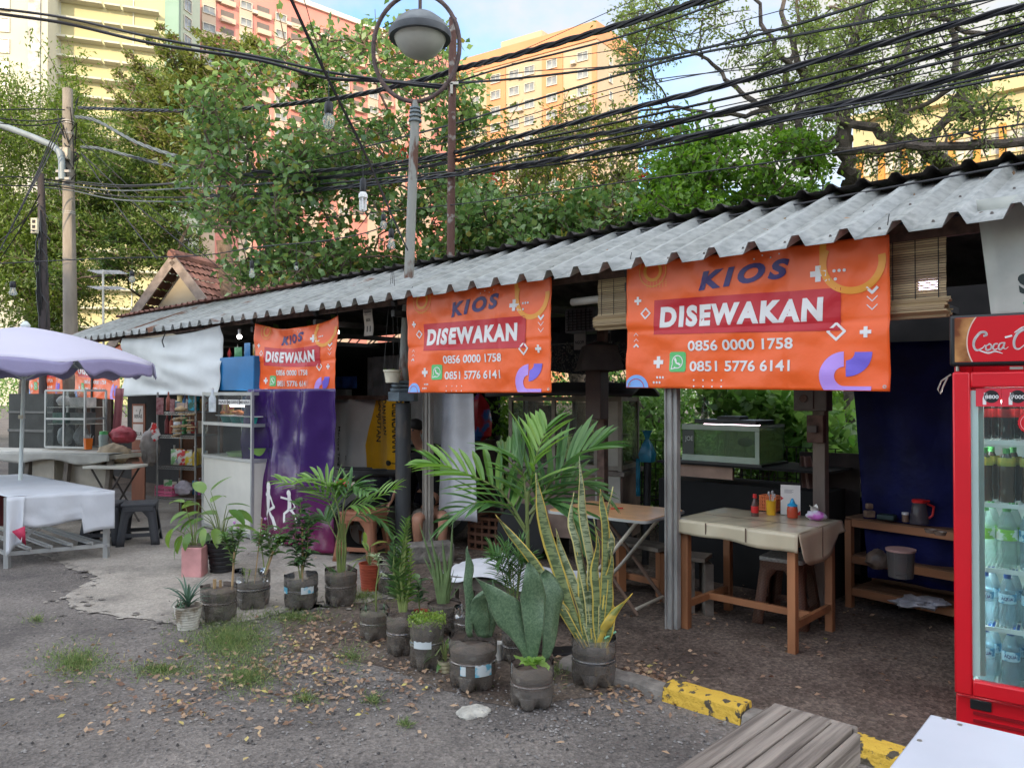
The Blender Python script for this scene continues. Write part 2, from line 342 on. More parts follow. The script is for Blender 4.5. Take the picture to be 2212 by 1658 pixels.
# kerb
KER = M('bare_kerb', (.20, .18, .155), .9, .35, 9, .8, 30)
YEL = M('worn_yellow_paint', (.08, .065, .045), .8, col2=(.62, .39, .05), scale=16, lo=.42, hi=.455, bump=.9, bscale=45, detail=9)
def kerb_piece(x0, x1, mat, h=.11, w=.13):
    n = max(3, int((x1 - x0) / .05)); mb = MB()
    def pr(t): x = x0 + (x1 - x0) * t; q = .012 * mnoise.noise((x * 7, 1, 0)) + .008 * mnoise.noise((x * 31, 4, 0)); return [(x, -w / 2 + q - .02, -.03), (x, -w / 2 + q, h * .8 + q * .5), (x, -w / 2 + .03 + q, h + q), (x, w / 2 - .02, h + q), (x, w / 2, -.03)]
    vs = []; 
    for i in range(n + 1): vs += pr(i / n)
    fs = [(i * 5 + j, i * 5 + j + 1, (i + 1) * 5 + j + 1, (i + 1) * 5 + j) for i in range(n) for j in range(4)] + [(4, 3, 2, 1, 0), tuple(n * 5 + j for j in range(5))]
    return mb.add([R(v[0], v[1] - .93, v[2]) for v in vs], fs)
k = kerb_piece(-.15, .545, KER, .05); tag(part('kerb', k, KER), kind='structure')
k = kerb_piece(.55, .985, YEL, .085); tag(part('kerb', k, YEL), kind='structure')
k = kerb_piece(.99, 1.32, KER, .055); tag(part('kerb', k, KER), kind='structure')
k = kerb_piece(1.325, 1.95, YEL, .08); tag(part('kerb', k, YEL), kind='structure')
k = kerb_piece(1.955, 4.5, KER, .10); tag(part('kerb', k, KER), kind='structure')

# loose stuff on the ground
def scatter(n, zones):
    out = []
    while len(out) < n:
        (x0, y0, x1, y1), wgt = zones[rng.integers(len(zones))]
        if rng.random() > wgt: continue
        px, py = rng.normal((x0 + x1) / 2, (x1 - x0) / 3.2), rng.normal((y0 + y1) / 2, (y1 - y0) / 3.2)
        if py < 1150: continue
        p = gnd(px, py)
        if mnoise.noise((p.x * 1.7, p.y * 1.7, 3)) + U(-.5, .5) > -.12: out.append(p)
    return out
pts = scatter(950, [((40, 1400, 640, 1560), 1), ((560, 1330, 860, 1500), 1), ((250, 1420, 800, 1560), 1), ((800, 1420, 1000, 1560), .4), ((1280, 1440, 1480, 1530), .5)]) + scatter(260, [((0, 1200, 2200, 1700), 1)]) + scatter(420, [((640, 1330, 1000, 1440), 1), ((1330, 1440, 1430, 1500), .6)]) + scatter(110, [((1350, 1250, 2050, 1450), 1)])
C = np.array([(p.x, p.y, .008 + U(0, .012)) for p in pts]); th = rng.uniform(0, 2 * PI, len(C)); D = np.stack([np.cos(th), np.sin(th), rng.uniform(-.1, .35, len(C))], 1)
LIT = leafmat('fallen_leaves', (.20, .11, .07), (.46, .31, .19), .1, .7, c3=(.50, .42, .12))
o = leafmesh('fallen_leaves', C, D, .040, .020, LIT); tag(o, 'brown and yellow fallen leaves scattered over the asphalt', 'leaf litter', kind='stuff')
def stones(name, pts, s0, s1, mat, label):
    n = len(pts); base = np.array([(1, 0, 0), (0, 1, 0), (-1, 0, 0), (0, -1, 0), (0, 0, .8), (0, 0, -.5)]); fc = np.array([(0, 1, 4), (1, 2, 4), (2, 3, 4), (3, 0, 4)])
    Cc = np.array([(p.x, p.y, .004) for p in pts]); a = rng.uniform(0, 6.3, n); s = rng.uniform(s0, s1, n) ** 1
    V = base[None] * (rng.uniform(.6, 1.3, (n, 6, 1)) * s[:, None, None]); ca, sa = np.cos(a)[:, None], np.sin(a)[:, None]
    V = np.stack([V[:, :, 0] * ca - V[:, :, 1] * sa, V[:, :, 0] * sa + V[:, :, 1] * ca, V[:, :, 2]], 2) + Cc[:, None]
    Fc = (fc[None] + (np.arange(n) * 6)[:, None, None]).reshape(-1, 3)
    me = bpy.data.meshes.new(name); me.from_pydata(V.reshape(-1, 3).tolist(), [], Fc.tolist()); me.materials.append(mat); o = bpy.data.objects.new(name, me); COL.objects.link(o)
    return tag(o, label, 'gravel', kind='stuff')
GRV = leafmat('gravel_grey', (.04, .036, .034), (.30, .28, .26), 0, .9)
pts = scatter(3200, [((0, 1330, 900, 1640), 1), ((640, 1320, 1000, 1500), 1), ((0, 1500, 2100, 1700), .6), ((900, 1440, 1500, 1650), .6)])
stones('gravel', pts, .003, .011, GRV, 'small dark gravel strewn over the broken asphalt')
pts = [gnd(U(1300, 2060), U(1240, 1480)) for _ in range(900)]
stones('dirt_crumbs', pts, .003, .010, GRV, 'small dark crumbs of earth on the dirt floor under the shelter')
GRS = leafmat('grass_blades', (.09, .13, .045), (.22, .30, .10), .35, .6, c3=(.42, .36, .18))
gpts = []
for (x0, y0, x1, y1, n) in ((400, 1325, 600, 1440, 6500), (545, 1318, 720, 1350, 1100), (90, 1395, 240, 1470, 1800), (50, 1330, 110, 1350, 150), (460, 1430, 610, 1500, 1500), (250, 1430, 450, 1470, 900), (700, 1270, 860, 1310, 900), (1150, 1420, 1250, 1480, 200), (620, 1495, 700, 1530, 240), (780, 1500, 830, 1530, 160), (860, 1555, 890, 1580, 80), (720, 1390, 800, 1450, 300), (1010, 1440, 1060, 1490, 120)):
    for _ in range(n):
        a = U(0, 2 * PI); q = min(1.5, abs(random.gauss(0, .62))); gpts.append(gnd((x0 + x1) / 2 + (x1 - x0) / 2 * q * math.cos(a), (y0 + y1) / 2 + (y1 - y0) / 2 * q * math.sin(a)))
C = np.array([(p.x, p.y, .003) for p in gpts]); D = rng.normal(size=(len(C), 3)); D[:, 2] = np.abs(D[:, 2]) * .7 + .35
tag(leafmesh('grass', C, D, .042, .004, GRS), 'thin green grass growing through the asphalt beside the pots', 'grass', kind='stuff')
# white flat stone and litter
STN = M('pale_stone', (.42, .40, .35), .9, .25, 14, .8, 40)
p = gnd(1022, 1540); t = thing('flat_stone', 'pale flat stone lying on the asphalt in front of the pots', 'stone', p, .2)
part('stone', MB().lathe([(.0001, .03), (.045, .028), (.066, .022), (.078, .008), (.076, 0)][::-1], n=26, rf=lambda a, z: 1 + .14 * math.sin(2 * a + 1) + .07 * math.sin(5 * a + z * 90) + .05 * math.sin(11 * a)), STN, t)

# ================= BUILDINGS FAR =================
PANE = M('dull_window_glass', (.24, .25, .245), .25, .4, .8)
WFR = M('window_frame_white', (.5, .46, .38), .6, .1)
def winmesh(w, h, fr=.12, prot=.18, mull=1):
    mb = MB(); mb.box((0, -prot / 2, h / 2 + fr / 2), (w + fr * 2, prot, fr)); mb.box((0, -prot / 2, -h / 2 - fr / 2), (w + fr * 2, prot, fr))
    for s in (-1, 1): mb.box((s * (w / 2 + fr / 2), -prot / 2, 0), (fr, prot, h))
    for i in range(mull): mb.box((w * ((i + 1) / (mull + 1) - .5), -.05, 0), (.07, .06, h))
    pb = MB().box((0, -.02, 0), (w, .03, h)); return mb, pb
def facade_frame(P0, P1):
    d = Vector((P1.x - P0.x, P1.y - P0.y, 0)); return d.length, math.atan2(d.y, d.x)
def add_windows(t, spots, w, h, fr, pm=PANE, fm=WFR, mull=1, prot=.18):
    """spots: (x along facade, z) in the facade's frame; a window part with a pane sub-part"""
    fmb, pmb = winmesh(w, h, fr, prot, mull); first = None
    for (x, y, z, rz) in spots:
        if first is None:
            first = part('window', fmb, fm, t, smooth=False); part('pane', pmb, pm, first, smooth=False); first.location = (x, y, z); first.rotation_euler = (0, 0, rz)
        else: dup(first, (x, y, z), rz, parent=t)
def Yq(px, Y): return Vector(((px - CX) / F * Y, Y, 0))
def zt(py, Y): return at(CX, py, Y).z
# cream tower with ledges
CRE = M('cream_render', (.44, .40, .22), .85, .05, .2); CRW = M('white_render', (.46, .44, .34), .85, .05, .2); TEAL = M('teal_strip', (.22, .32, .25), .8, .06, .3)
A = Yq(98, 108); B = Yq(352, 113); Lf, an = facade_frame(A, B)
t = thing('apartment_tower', 'cream tower block with concrete ledges and a teal corner strip, left of the coral block', 'building', A, an)
part('wall', MB().box((Lf / 2, 12, 34), (Lf, 24, 68)), CRE, t, smooth=False)
lb = []
for i in range(19):
    z = zt(82, 108) - (i - 2) * 2.72
    if z < 4 or z > 66: continue
    for (a, b) in ((.065, .46), (.48, .615), (.635, .95)):
        q = part('ledge', MB().box((Lf * (a + b) / 2, -.75, z), (Lf * (b - a), 1.5, .30)), CRW, t, smooth=False)
part('corner_strip', MB().box((Lf + .9, 11, 34), (1.9, 22.2, 67.9)), TEAL, t, smooth=False)
for q in (.1, .72): part('downpipe', MB().box((Lf * q, -.1, 30), (.16, .14, 58)), M('pipe_grey', (.45, .45, .38)), t, smooth=False)
# white tower further left
A = Yq(-260, 100); B = Yq(97, 104); Lf, an = facade_frame(A, B)
t = thing('apartment_tower', 'white tower block with columns of dark windows at the far left edge', 'building', A, an)
part('wall', MB().box((Lf / 2, 10, 34), (Lf, 20, 68)), CRW, t, smooth=False)
sp_ = [(Lf - dx, 0, zt(18, 104) - k * 2.85 + 5.7, 0) for dx in (2.2, 5.6, 9.5) for k in range(14)]
add_windows(t, [s for s in sp_ if s[0] != Lf - 2.2], 1.7, 1.7, .15)
part('window_column', MB().box((Lf - 1.6, -.1, 34), (1.5, .24, 66)), M('grey_glass_column', (.22, .22, .2), .4, .5, 1.2), t, smooth=False)
# white tower between cream and coral
A = Yq(352, 114); B = Yq(428, 122); Lf, an = facade_frame(A, B)
t = thing('apartment_tower', 'narrow pale green-white tower with small balconies between the cream and coral blocks', 'building', A, an)
part('wall', MB().box((Lf / 2, 8, 34), (Lf, 16, 70)), M('pale_green_render', (.38, .42, .32), .85, .05, .2), t, smooth=False)
add_windows(t, [(Lf * .62, 0, 62 - k * 2.9, 0) for k in range(17)] , 1.6, 1.9, .12)
add_windows(t, [(Lf * .25, 0, 62 - k * 2.9, 0) for k in range(17)] , .6, 1.5, .1, mull=0)
# coral tower
A = Yq(425, 129); B = Yq(985, 166); Lf, an = facade_frame(A, B); H = zt(60, 150.6)
t = thing('apartment_tower', 'coral pink apartment block with rows of windows behind the leafy tree', 'building', A, an)
COR = M('coral_render', (.55, .22, .175), .85, .07, .2); BEI = M('beige_render', (.50, .38, .28), .85, .06, .2)  # coral paled in the base colour to stand in for distance haze
part('wall', MB().box((Lf / 2, 9, H / 2), (Lf, 18, H)), COR, t, smooth=False)
part('parapet', MB().box((Lf / 2, 8.9, H + .45), (Lf + .8, 18.8, .9)), M('parapet_cream', (.62, .52, .45)), t, smooth=False)
nb = 17; bw = Lf / nb
for i in range(nb):
    if i % 2 == 0: part('wall_panel', MB().box(((i + .5) * bw, -.12, H / 2 - 2), (bw * .72, .25, H - 5)), BEI, t, smooth=False)
sp_ = []
for i in range(nb):
    for k in range(12):
        if len(sp_) < 140: sp_.append(((i + .5) * bw, -.26 if i % 2 == 0 else 0, H - 4.0 - k * 3.0, 0))
bal = None; SHADEP = M('balcony_recess', (.17, .14, .12), .8, .3, .5)  # flat dark panel, the shade of a recess is put into its colour
for (x, y, z, r_) in sp_:
    if y < 0: continue
    if bal is None: bal = part('balcony', MB().box((0, -.35, -.75), (2.5, .7, .9)), BEI, t, smooth=False); part('recess', MB().box((0, -.02, .35), (2.3, .05, 1.3)), SHADEP, bal, smooth=False); bal.location = (x, y, z)
    else: dup(bal, (x, y, z), parent=t)
add_windows(t, [s for s in sorted(sp_, key=lambda s: -s[2]) if s[1] < 0][:100], 1.9, 1.2, .12)
for i in range(0, nb, 2):
    for k in range(0, 7, 2): part('air_conditioner', MB().box(((i + .5) * bw + 1.5, -.5, H - 4.7 - k * 3.0), (.9, .5, .6)), WFR, t, smooth=False)
# orange block in the middle
K = Yq(1290, 130); B = Yq(985, 146); D_ = Yq(1379, 141.5); H = zt(52, 130)
ORA = M('orange_render', (.55, .25, .12), .85, .05, .2); CR2 = M('cream_wall', (.46, .34, .22), .85, .05, .2)
Lf, an = facade_frame(B, K); L2, an2 = facade_frame(K, D_)
t = thing('apartment_tower', 'orange and cream apartment block standing alone against the white cloud', 'building', K, 0)
u1 = Vector((B.x - K.x, B.y - K.y, 0)); u2 = Vector((D_.x - K.x, D_.y - K.y, 0))
poly = [(0, 0), (u2.x, u2.y), (u1.x + u2.x, u1.y + u2.y), (u1.x, u1.y)]
part('wall', MB().prism(poly, 0, H), CR2, t, smooth=False)
part('roof_band', MB().prism([(-.1, -.25), (u2.x + .2, u2.y - .1), (u1.x + u2.x, u1.y + u2.y + .2), (u1.x - .2, u1.y - .1)], H - 2.6, H + .5), ORA, t, smooth=False)
part('tank_room', MB().prism([(p[0] * .3 - 9, p[1] * .3 + 9) for p in poly], H, H + 3.2), CR2, t, smooth=False)
n1 = u1.normalized(); m1 = Vector((n1.y, -n1.x, 0)); m1 = m1 if m1.y < 0 else -m1
for a, b in ((.22, .36), (.62, .76), (.93, 1.0)):
    c = n1 * (Lf * (a + b) / 2) + m1 * .1; part('wall_panel', MB().box((c.x, c.y, H / 2 - 1.5), (Lf * (b - a), .3, H - 3.4), Matrix.Rotation(an, 3, 'Z')), ORA, t, smooth=False)
c = n1 * .4 + m1 * .1; part('wall_panel', MB().box((c.x, c.y, H / 2 - 1.5), (.9, .3, H - 3.4), Matrix.Rotation(an, 3, 'Z')), ORA, t, smooth=False)
sp_ = []
for q in (.09, .29, .45, .56, .69, .85):
    for k in range(12): c = n1 * (Lf * q) + m1 * (.3 if q in (.29, .69) else .05); sp_.append((c.x, c.y, H - 5 - k * 3, an))
add_windows(t, sp_, 1.9, 1.4, .12)
n2 = u2.normalized(); m2 = Vector((n2.y, -n2.x, 0)); m2 = m2 if m2.y < 0 else -m2
sp_ = [((n2 * (L2 * q) + m2 * .05).x, (n2 * (L2 * q) + m2 * .05).y, H - 5 - k * 3, an2) for q in (.3, .8) for k in range(12)]
add_windows(t, sp_, 1.0, 1.3, .1, mull=0)
for q in (.09, .45): 
    for k in range(0, 8, 2): c = n1 * (Lf * q + 1.6) + m1 * .5; part('air_conditioner', MB().box((c.x, c.y, H - 5.8 - k * 3), (.9, .6, .6), Matrix.Rotation(an, 3, 'Z')), WFR, t, smooth=False)
# yellow block on the right
A = Yq(1845, 78); B = Yq(2330, 66.5); Lf, an = facade_frame(A, B); H = zt(267, 78)
YLW = M('pale_yellow_render', (.46, .38, .21), .85, .05, .2); PIL = M('orange_pilaster', (.50, .23, .05), .85, .05, .3)
t = thing('apartment_block', 'pale yellow long block with thin orange pilasters behind the branches at the right', 'building', A, an)
part('wall', MB().box((Lf / 2, 7, H / 2), (Lf, 14, H)), YLW, t, smooth=False)
part('parapet', MB().box((Lf / 2, 6.6, H + .2), (Lf + .5, 14.8, .7)), YLW, t, smooth=False)
part('stair_head', MB().box((Lf * .78, 4, H + 1.2), (5, 5, 1.8)), YLW, t, smooth=False)
nb = 9; bw = Lf / nb
for i in range(nb): part('pilaster', MB().box(((i + .35) * bw, -.3, H / 2 - 1.4), (.55, .6, H - 3.2)), PIL, t, smooth=False)
add_windows(t, [((i + .85) * bw, 0, H - 4.6 - k * 3.2, 0) for i in range(nb) for k in range(8)], 1.5, 2.0, .1, pm=M('grey_blind_window', (.42, .40, .34), .5, .25, 1), fm=YLW)
# unseen block added behind the viewer, sized to shade the street
t = thing('apartment_block', 'long grey apartment block across the street behind the viewer', 'building', (0, -60, 0), 0)
part('wall', MB().box((0, -7, 14.6), (170, 14, 29.2)), M('warm_grey_render', (.45, .43, .40), .85, .1, .2), t, smooth=False)
add_windows(t, [(-42 + i * 12, .02, 4 + k * 6, PI) for i in range(8) for k in range(5)], 3.5, 1.6, .15)
# small tiled house
hy = 17.0; P = at(396, 560, hy); zb = P.z
TILE = M('red_roof_tile', (.23, .11, .085), .85, .35, 3, .5, 20); WALLC = M('cream_gable', (.50, .44, .33), .9, .08, 1.5)
t = thing('small_house', 'small cream house with a steep red tiled gable roof behind the kiosk roof', 'house', (P.x, hy, 0), -rad(14))
def tile_slope(mb, x_apex, z_apex, x_low, z_low, y0, y1, ny=26, nr=12):
    for r in range(nr):
        a, b = r / nr, (r + 1.12) / nr
        def fn(u, v): y = y0 + (y1 - y0) * u; q = a + (b - a) * v; return (x_apex + (x_low - x_apex) * q, y, z_apex + (z_low - z_apex) * q + .03 * abs(math.sin(u * ny * PI)) + .045 * v)
        mb.grid(fn, ny * 4, 1)
for s, nm in ((-1, 'l'), (1, 'r')):
    mb = MB(); tile_slope(mb, 0, zb, s * 1.75, zb - 2.5 * .82, -.35, 4.2); part('roof_slope', mb, TILE, t)
part('gable_wall', MB().prism([(-1.45, zb - 2.05), (1.45, zb - 2.05), (0, zb - .2)], 0, .15, 'y'), WALLC, t, smooth=False)
part('wall', MB().box((0, 2.05, (zb - 2.05) / 2), (2.8, 4.1, zb - 2.05)), WALLC, t, smooth=False)
for s in (-1, 1): part('barge_board', MB().bar((0, -.36, zb - .07), (s * 1.72, -.36, zb - 2.1), .03, .2), M('weathered_board', (.30, .24, .20), .85, .3, 6), t, smooth=False)
part('ridge_tile', MB().tube([(0, -.4, zb + .05), (0, 4.3, zb + .05)], .11, 8), TILE, t)
# low red shed roofs at far left
# TV antenna
P = at(228, 690, 14.5); t = thing('tv_antenna', 'white double-row television antenna on a thin mast above the far roof', 'antenna', (P.x, P.y, 0), .3)
AL = M('dull_aluminium', (.55, .55, .55), .45, .15, 4, metal=.6); za = at(220, 600, 14.5).z
part('mast', MB().cyl((0, 0, 0), (-.05, 0, za + .15), .02, n=8), M('mast_cream', (.6, .58, .5)), t)
mb = MB()
for k in range(5): 
    for z in (za + .1, za - .2): mb.bar((-.27 + .02 * k, -.18 + k * .09, z), (.27 + .02 * k, -.18 + k * .09, z + .02), .012, .012)
mb.bar((0, -.2, za + .1), (.05, .3, za + .12), .02, .02); mb.bar((0, -.2, za - .2), (.05, .3, za - .18), .02, .02); part('elements', mb, AL, t)
# ================= TREES =================
BARK = M('brown_bark', (.16, .115, .085), .95, .4, 9, 1, 40); BARKD = M('dark_bark', (.125, .10, .08), .95, .4, 9, 1, 40)
def limb(mb, pts, r0, r1, n=7, sub=5, wob=.04):
    P = [Vector(p) for p in pts]; out = []
    for i in range(len(P) - 1):
        a = P[max(i - 1, 0)]; b = P[i]; c = P[i + 1]; d = P[min(i + 2, len(P) - 1)]
        for k in range(sub):
            t = k / sub; q = .5 * ((2 * b) + (c - a) * t + (2 * a - 5 * b + 4 * c - d) * t * t + (3 * b - a - 3 * c + d) * t ** 3)
            out.append(q + Vector((U(-wob, wob), U(-wob, wob), U(-wob, wob) * .6)))
    out.append(P[-1]); m = len(out); mb.tube(out, [r0 + (r1 - r0) * i / (m - 1) for i in range(m)], n); return out
def crown_tree(name, label, base, fork, clusters, leaf, lw, nleaf, mat, bark, r0=.12, twig=10, droop=0., spray=None, limbs=(), group=None, flat=1.):
    """trunk to fork, a limb to each cluster, twigs in it, leaves along the twigs"""
    t = thing(name, label, 'tree', (base[0], base[1], 0), 0, group); o = Vector((base[0], base[1], 0)); fork = Vector(fork)
    tb = MB(); limb(tb, [(0, 0, -.05), (fork - o) * .5 + Vector((U(-.1, .1), U(-.1, .1), 0)), fork - o], r0 * 1.25, r0, 9); part('trunk', tb, bark, t)
    bb = MB(); C = []; D = []; tot = sum(c[3] ** 2 for c in clusters)
    for q in limbs: limb(bb, [Vector(p) - o for p in q[0]], q[1], q[2], 7)
    nodes = [fork - o] + [Vector(p) - o for q in limbs for p in q[0]]
    for (px, py, Y, r) in sorted(clusters, key=lambda q: (at(q[0], q[1], q[2]) - fork).length):
        c = at(px, py, Y) - o; f = min(nodes, key=lambda n_: (n_ - c).length + .25 * (n_ - fork + o).length)
        rm = r0 * .35 * min(1, r) * (1 if (f - fork + o).length < .01 else .55)
        mid = (f + c) / 2 + Vector((U(-.3, .3), U(-.3, .3), U(-.1, .4))) * r
        limb(bb, [f, mid, c], max(.013, rm * 1.2), .010, 5, 4, .03); nodes += [mid, c]
        n = int(nleaf * r * r / tot); per = max(3, n // twig)
        for _ in range(twig):
            if spray is not None: d = Vector(spray) + Vector((U(-.55, .55), U(-.6, .6), U(-.35, .35)))
            else: d = Vector((random.gauss(0, 1), random.gauss(0, 1), random.gauss(.25, .9)))
            d.normalize(); L = r * U(.6, 1.15); st = c + Vector((U(-.35, .35), U(-.35, .35), U(-.35, .35) * flat)) * r
            d2 = Vector((random.gauss(0, .4), random.gauss(0, .4), random.gauss(-droop, .3)))
            pp = [st, st + d * L * .5 + d2 * L * .08, st + d * L + d2 * L * .3]
            bb.tube(pp, [.012, .008, .004], 3, cap=False)
            ts = rng.random(per) ** .8; A0, A1, A2 = (np.array(p) for p in pp)
            q = ((1 - ts) ** 2)[:, None] * A0 + (2 * ts * (1 - ts))[:, None] * A1 + (ts ** 2)[:, None] * A2
            sg = r * .16 if spray is None else r * .10
            q = q + rng.normal(size=(per, 3)) * sg * np.array([1, 1, .8 * flat]); C.append(q)
            dd = rng.normal(size=(per, 3)) + np.array(d) * .8; dd[:, 2] -= droop * .8; D.append(dd)
    part('branches', bb, bark, t); leafmesh('foliage', np.concatenate(C), np.concatenate(D), leaf, lw, mat, t)
    return t
LF_L = leafmat('feathery_leaf', (.07, .12, .025), (.19, .26, .05), .4)
LF_D = leafmat('dark_leaf', (.06, .115, .03), (.19, .27, .06), .35)
LF_M = leafmat('broad_leaf', (.08, .165, .05), (.26, .39, .13), .3, .27, c3=(.30, .26, .06))
LF_Y = leafmat('olive_leaf', (.09, .12, .028), (.25, .28, .07), .45)
LF_R = leafmat('fine_leaf', (.12, .17, .05), (.30, .36, .11), .5)
LF_B = leafmat('bright_leaf', (.09, .19, .03), (.26, .42, .08), .45)
def cl(x0, y0, x1, y1, Y0, Y1, r, n, fn=None):
    out = []
    while len(out) < n:
        x, y = U(x0, x1), U(y0, y1)
        if fn is None or fn(x, y): out.append((x, y, U(Y0, Y1), r * U(.75, 1.25)))
    return out
# far left feathery trees
crown_tree('feathery_tree', 'dense feathery green tree filling the left edge behind the utility pole', (-12.6, 20, 0), (-12.3, 19.8, 4.2),
    cl(-60, 190, 200, 690, 18, 22, 1.0, 62, lambda x, y: y > 215 - .12 * x), .125, .042, 60000, LF_L, BARKD, .2, 14, droop=.35)
crown_tree('feathery_tree', 'layered green tree with long horizontal sprays right of the utility pole', (-8.6, 19.5, 0), (-8.5, 19.2, 3.6),
    cl(150, 130, 440, 660, 17, 21, .95, 64, lambda x, y: y > 430 - .95 * (x - 120) and not (x < 330 and y > 600 and U(0, 1) < .5)), .115, .045, 58000, LF_D, BARKD, .2, 14, droop=.1, spray=(-.8, 0, .35), flat=.5)
crown_tree('spray_tree', 'tall olive tree with upswept sprays in front of the coral block', (-6.2, 17.5, 0), (-6.4, 17, 5.0),
    sum([[(x + 26 * i, y + (20 + 4 * i) * i, 16, .16 + .045 * i) for i in range(6)] for x, y in ((352, 62), (330, 95), (284, 124), (262, 165), (242, 196), (300, 150), (385, 95), (430, 75))], []) + [ (440, 170, 16, .7), (500, 130, 16, .6), (470, 220, 16, .8), (530, 180, 16, .7), (410, 250, 16, .8), (480, 300, 16.5, .9), (540, 260, 16, .8), (450, 360, 16, .8), (370, 120, 15.5, .3), (560, 120, 16, .5), (600, 160, 16, .6)], .10, .045, 21000, LF_Y, BARK, .16, 13, droop=0, spray=(-.8, 0, .55))
# big broad-leaved tree in the middle
def mid(x, y): return (y < 500 or x > 535) and y > 150 - .28 * (x - 560) * (x < 820) - 73 * (x >= 820) + .55 * max(0, x - 900) and (x > 430 or y > 330)
crown_tree('broad_leaved_tree', 'bushy broad-leaved tree with glossy leaves behind the ringed street lamp', (-4.0, 12.6, 0), (-3.6, 12.0, 3.2),
    cl(430, 110, 1010, 610, 10.6, 13.2, .55, 105, mid) + [(600, 110, 11, .4), (700, 90, 11, .35), (790, 95, 11, .35), (830, 80, 11, .3), (920, 120, 11, .35), (960, 160, 11, .35)], .12, .085, 15500, LF_M, BARK, .15, 11, droop=.35)
# olive crowns between the coral and orange blocks and over the orange block's foot
crown_tree('olive_tree', 'olive-green loose tree in front of the orange block', (1.3, 12.4, 0), (1.0, 12.2, 3.4),
    cl(985, 195, 1420, 560, 11, 13.5, .5, 62, lambda x, y: y > 330 - .42 * (x - 985) * (x < 1180) - (82 if x >= 1180 else 0)), .085, .045, 15000, LF_Y, BARK, .13, 12, droop=.4)
crown_tree('glossy_shrub_tree', 'dark glossy low tree crowding the roof ridge between the rusty pole and the branches', (0.3, 10.6, 0), (.2, 10.4, 2.6),
    cl(960, 420, 1560, 590, 9.4, 10.8, .42, 46, lambda x, y: y < 640 - .1 * (x - 900)), .11, .075, 8500, LF_M, BARK, .12, 10, droop=.3)
crown_tree('glossy_shrub_tree', 'green low tree leaning over the ridge in front of the yellow block', (4.4, 9.2, 0), (4.0, 9.2, 2.9),
    cl(1400, 300, 1770, 500, 8.6, 10, .36, 34, lambda x, y: y < 470 and y > 300), .085, .05, 9000, LF_B, BARK, .1, 10, droop=.3)
# sparse trees at the right with a visible skeleton
def pl(l): return [at(x, y, Y) for x, y, Y in l]
lims = [(pl([(1835, 405, 9), (1830, 330, 9), (1815, 250, 9), (1790, 190, 9), (1840, 90, 9), (1870, 10, 9), (1900, -80, 9)]), .105, .03),
    (pl([(1790, 230, 9), (1740, 160, 9.2), (1700, 70, 9.3), (1690, -40, 9.4)]), .06, .02),
    (pl([(1740, 160, 9.2), (1690, 120, 9), (1640, 30, 9), (1620, -50, 9)]), .04, .015),
    (pl([(1830, 300, 9), (1760, 320, 9), (1700, 370, 8.8)]), .06, .05),
    (pl([(1700, 330, 9.3), (1660, 240, 9.4), (1600, 200, 9.6), (1520, 130, 9.8), (1430, 90, 10)]), .05, .012),
    (pl([(1660, 240, 9.4), (1560, 250, 9.6), (1440, 230, 9.8), (1330, 260, 10)]), .035, .01),
    (pl([(1740, 380, 9.2), (1730, 260, 9.2), (1700, 180, 9.4), (1720, 60, 9.5), (1715, -50, 9.5)]), .05, .015)]
crown_tree('bare_branched_tree', 'sparse tree with a thick knobbly trunk rising through the cables at upper right', tuple(at(1838, 400, 9.0))[:2] + (0,), tuple(at(1836, 405, 9.0)),
    cl(1350, -20, 1960, 300, 8.8, 10.5, .42, 25, lambda x, y: y < 330 - .25 * abs(x - 1650)), .06, .026, 14000, LF_R, BARKD, .11, 12, droop=.5, limbs=lims)
lims = [(pl([(2060, 372, 8.6), (2000, 320, 8.5), (1930, 300, 8.6), (1850, 270, 8.8), (1780, 255, 9)]), .10, .03),
    (pl([(1930, 300, 8.6), (1940, 240, 8.6), (1955, 150, 8.6), (1965, 60, 8.7), (1990, -30, 8.8)]), .045, .015),
    (pl([(1950, 250, 8.6), (2040, 200, 8.4), (2100, 150, 8.3), (2200, 100, 8.2)]), .03, .01),
    (pl([(2000, 315, 8.5), (2060, 230, 8.4), (2065, 150, 8.3), (2060, 60, 8.3), (1990, 20, 8.3), (1950, -50, 8.3)]), .05, .02),
    (pl([(1800, 330, 8.9), (1900, 320, 8.3), (2050, 315, 8.0), (2211, 310, 7.6), (2350, 300, 7.4)]), .045, .05),
    (pl([(2060, 60, 8.3), (2150, 70, 8.2), (2260, 40, 8)]), .03, .01)]
crown_tree('bare_branched_tree', 'airy tree with a leaning forked trunk and horizontal bough at the right edge', tuple(at(2100, 400, 8.6))[:2] + (0,), tuple(at(2062, 376, 8.6)),
    cl(1760, -30, 2230, 250, 7.9, 9.4, .36, 24, lambda x, y: U(0, 1) < .8) + [(2060, 260, 8, .3), (2120, 240, 7.8, .3), (2180, 250, 7.8, .3), (1950, 340, 8.5, .3), (2000, 350, 8.5, .3), (1880, 340, 8.6, .3), (2110, 290, 7.8, .25)], .058, .025, 10500, LF_R, BARKD, .12, 12, droop=.6, limbs=lims)
# red blossoms
RED = leafmat('red_blossom', (.5, .02, .02), (.7, .05, .03), .2)
for i, (px, py, w) in enumerate(((1467, 278, 'above the thick cables'), (1385, 378, 'near the orange block'), (872, 330, 'beside the lamp pole'), (1072, 388, 'right of the rusty pole'))):
    c = at(px, py, 9.2); n = 26; o = leafmesh('red_blossom', np.array(c) + rng.normal(size=(n, 3)) * .045, rng.normal(size=(n, 3)), .05, .02, RED)
    tag(o, 'small cluster of red blossom ' + w, 'blossom', 'red blossoms in the trees')
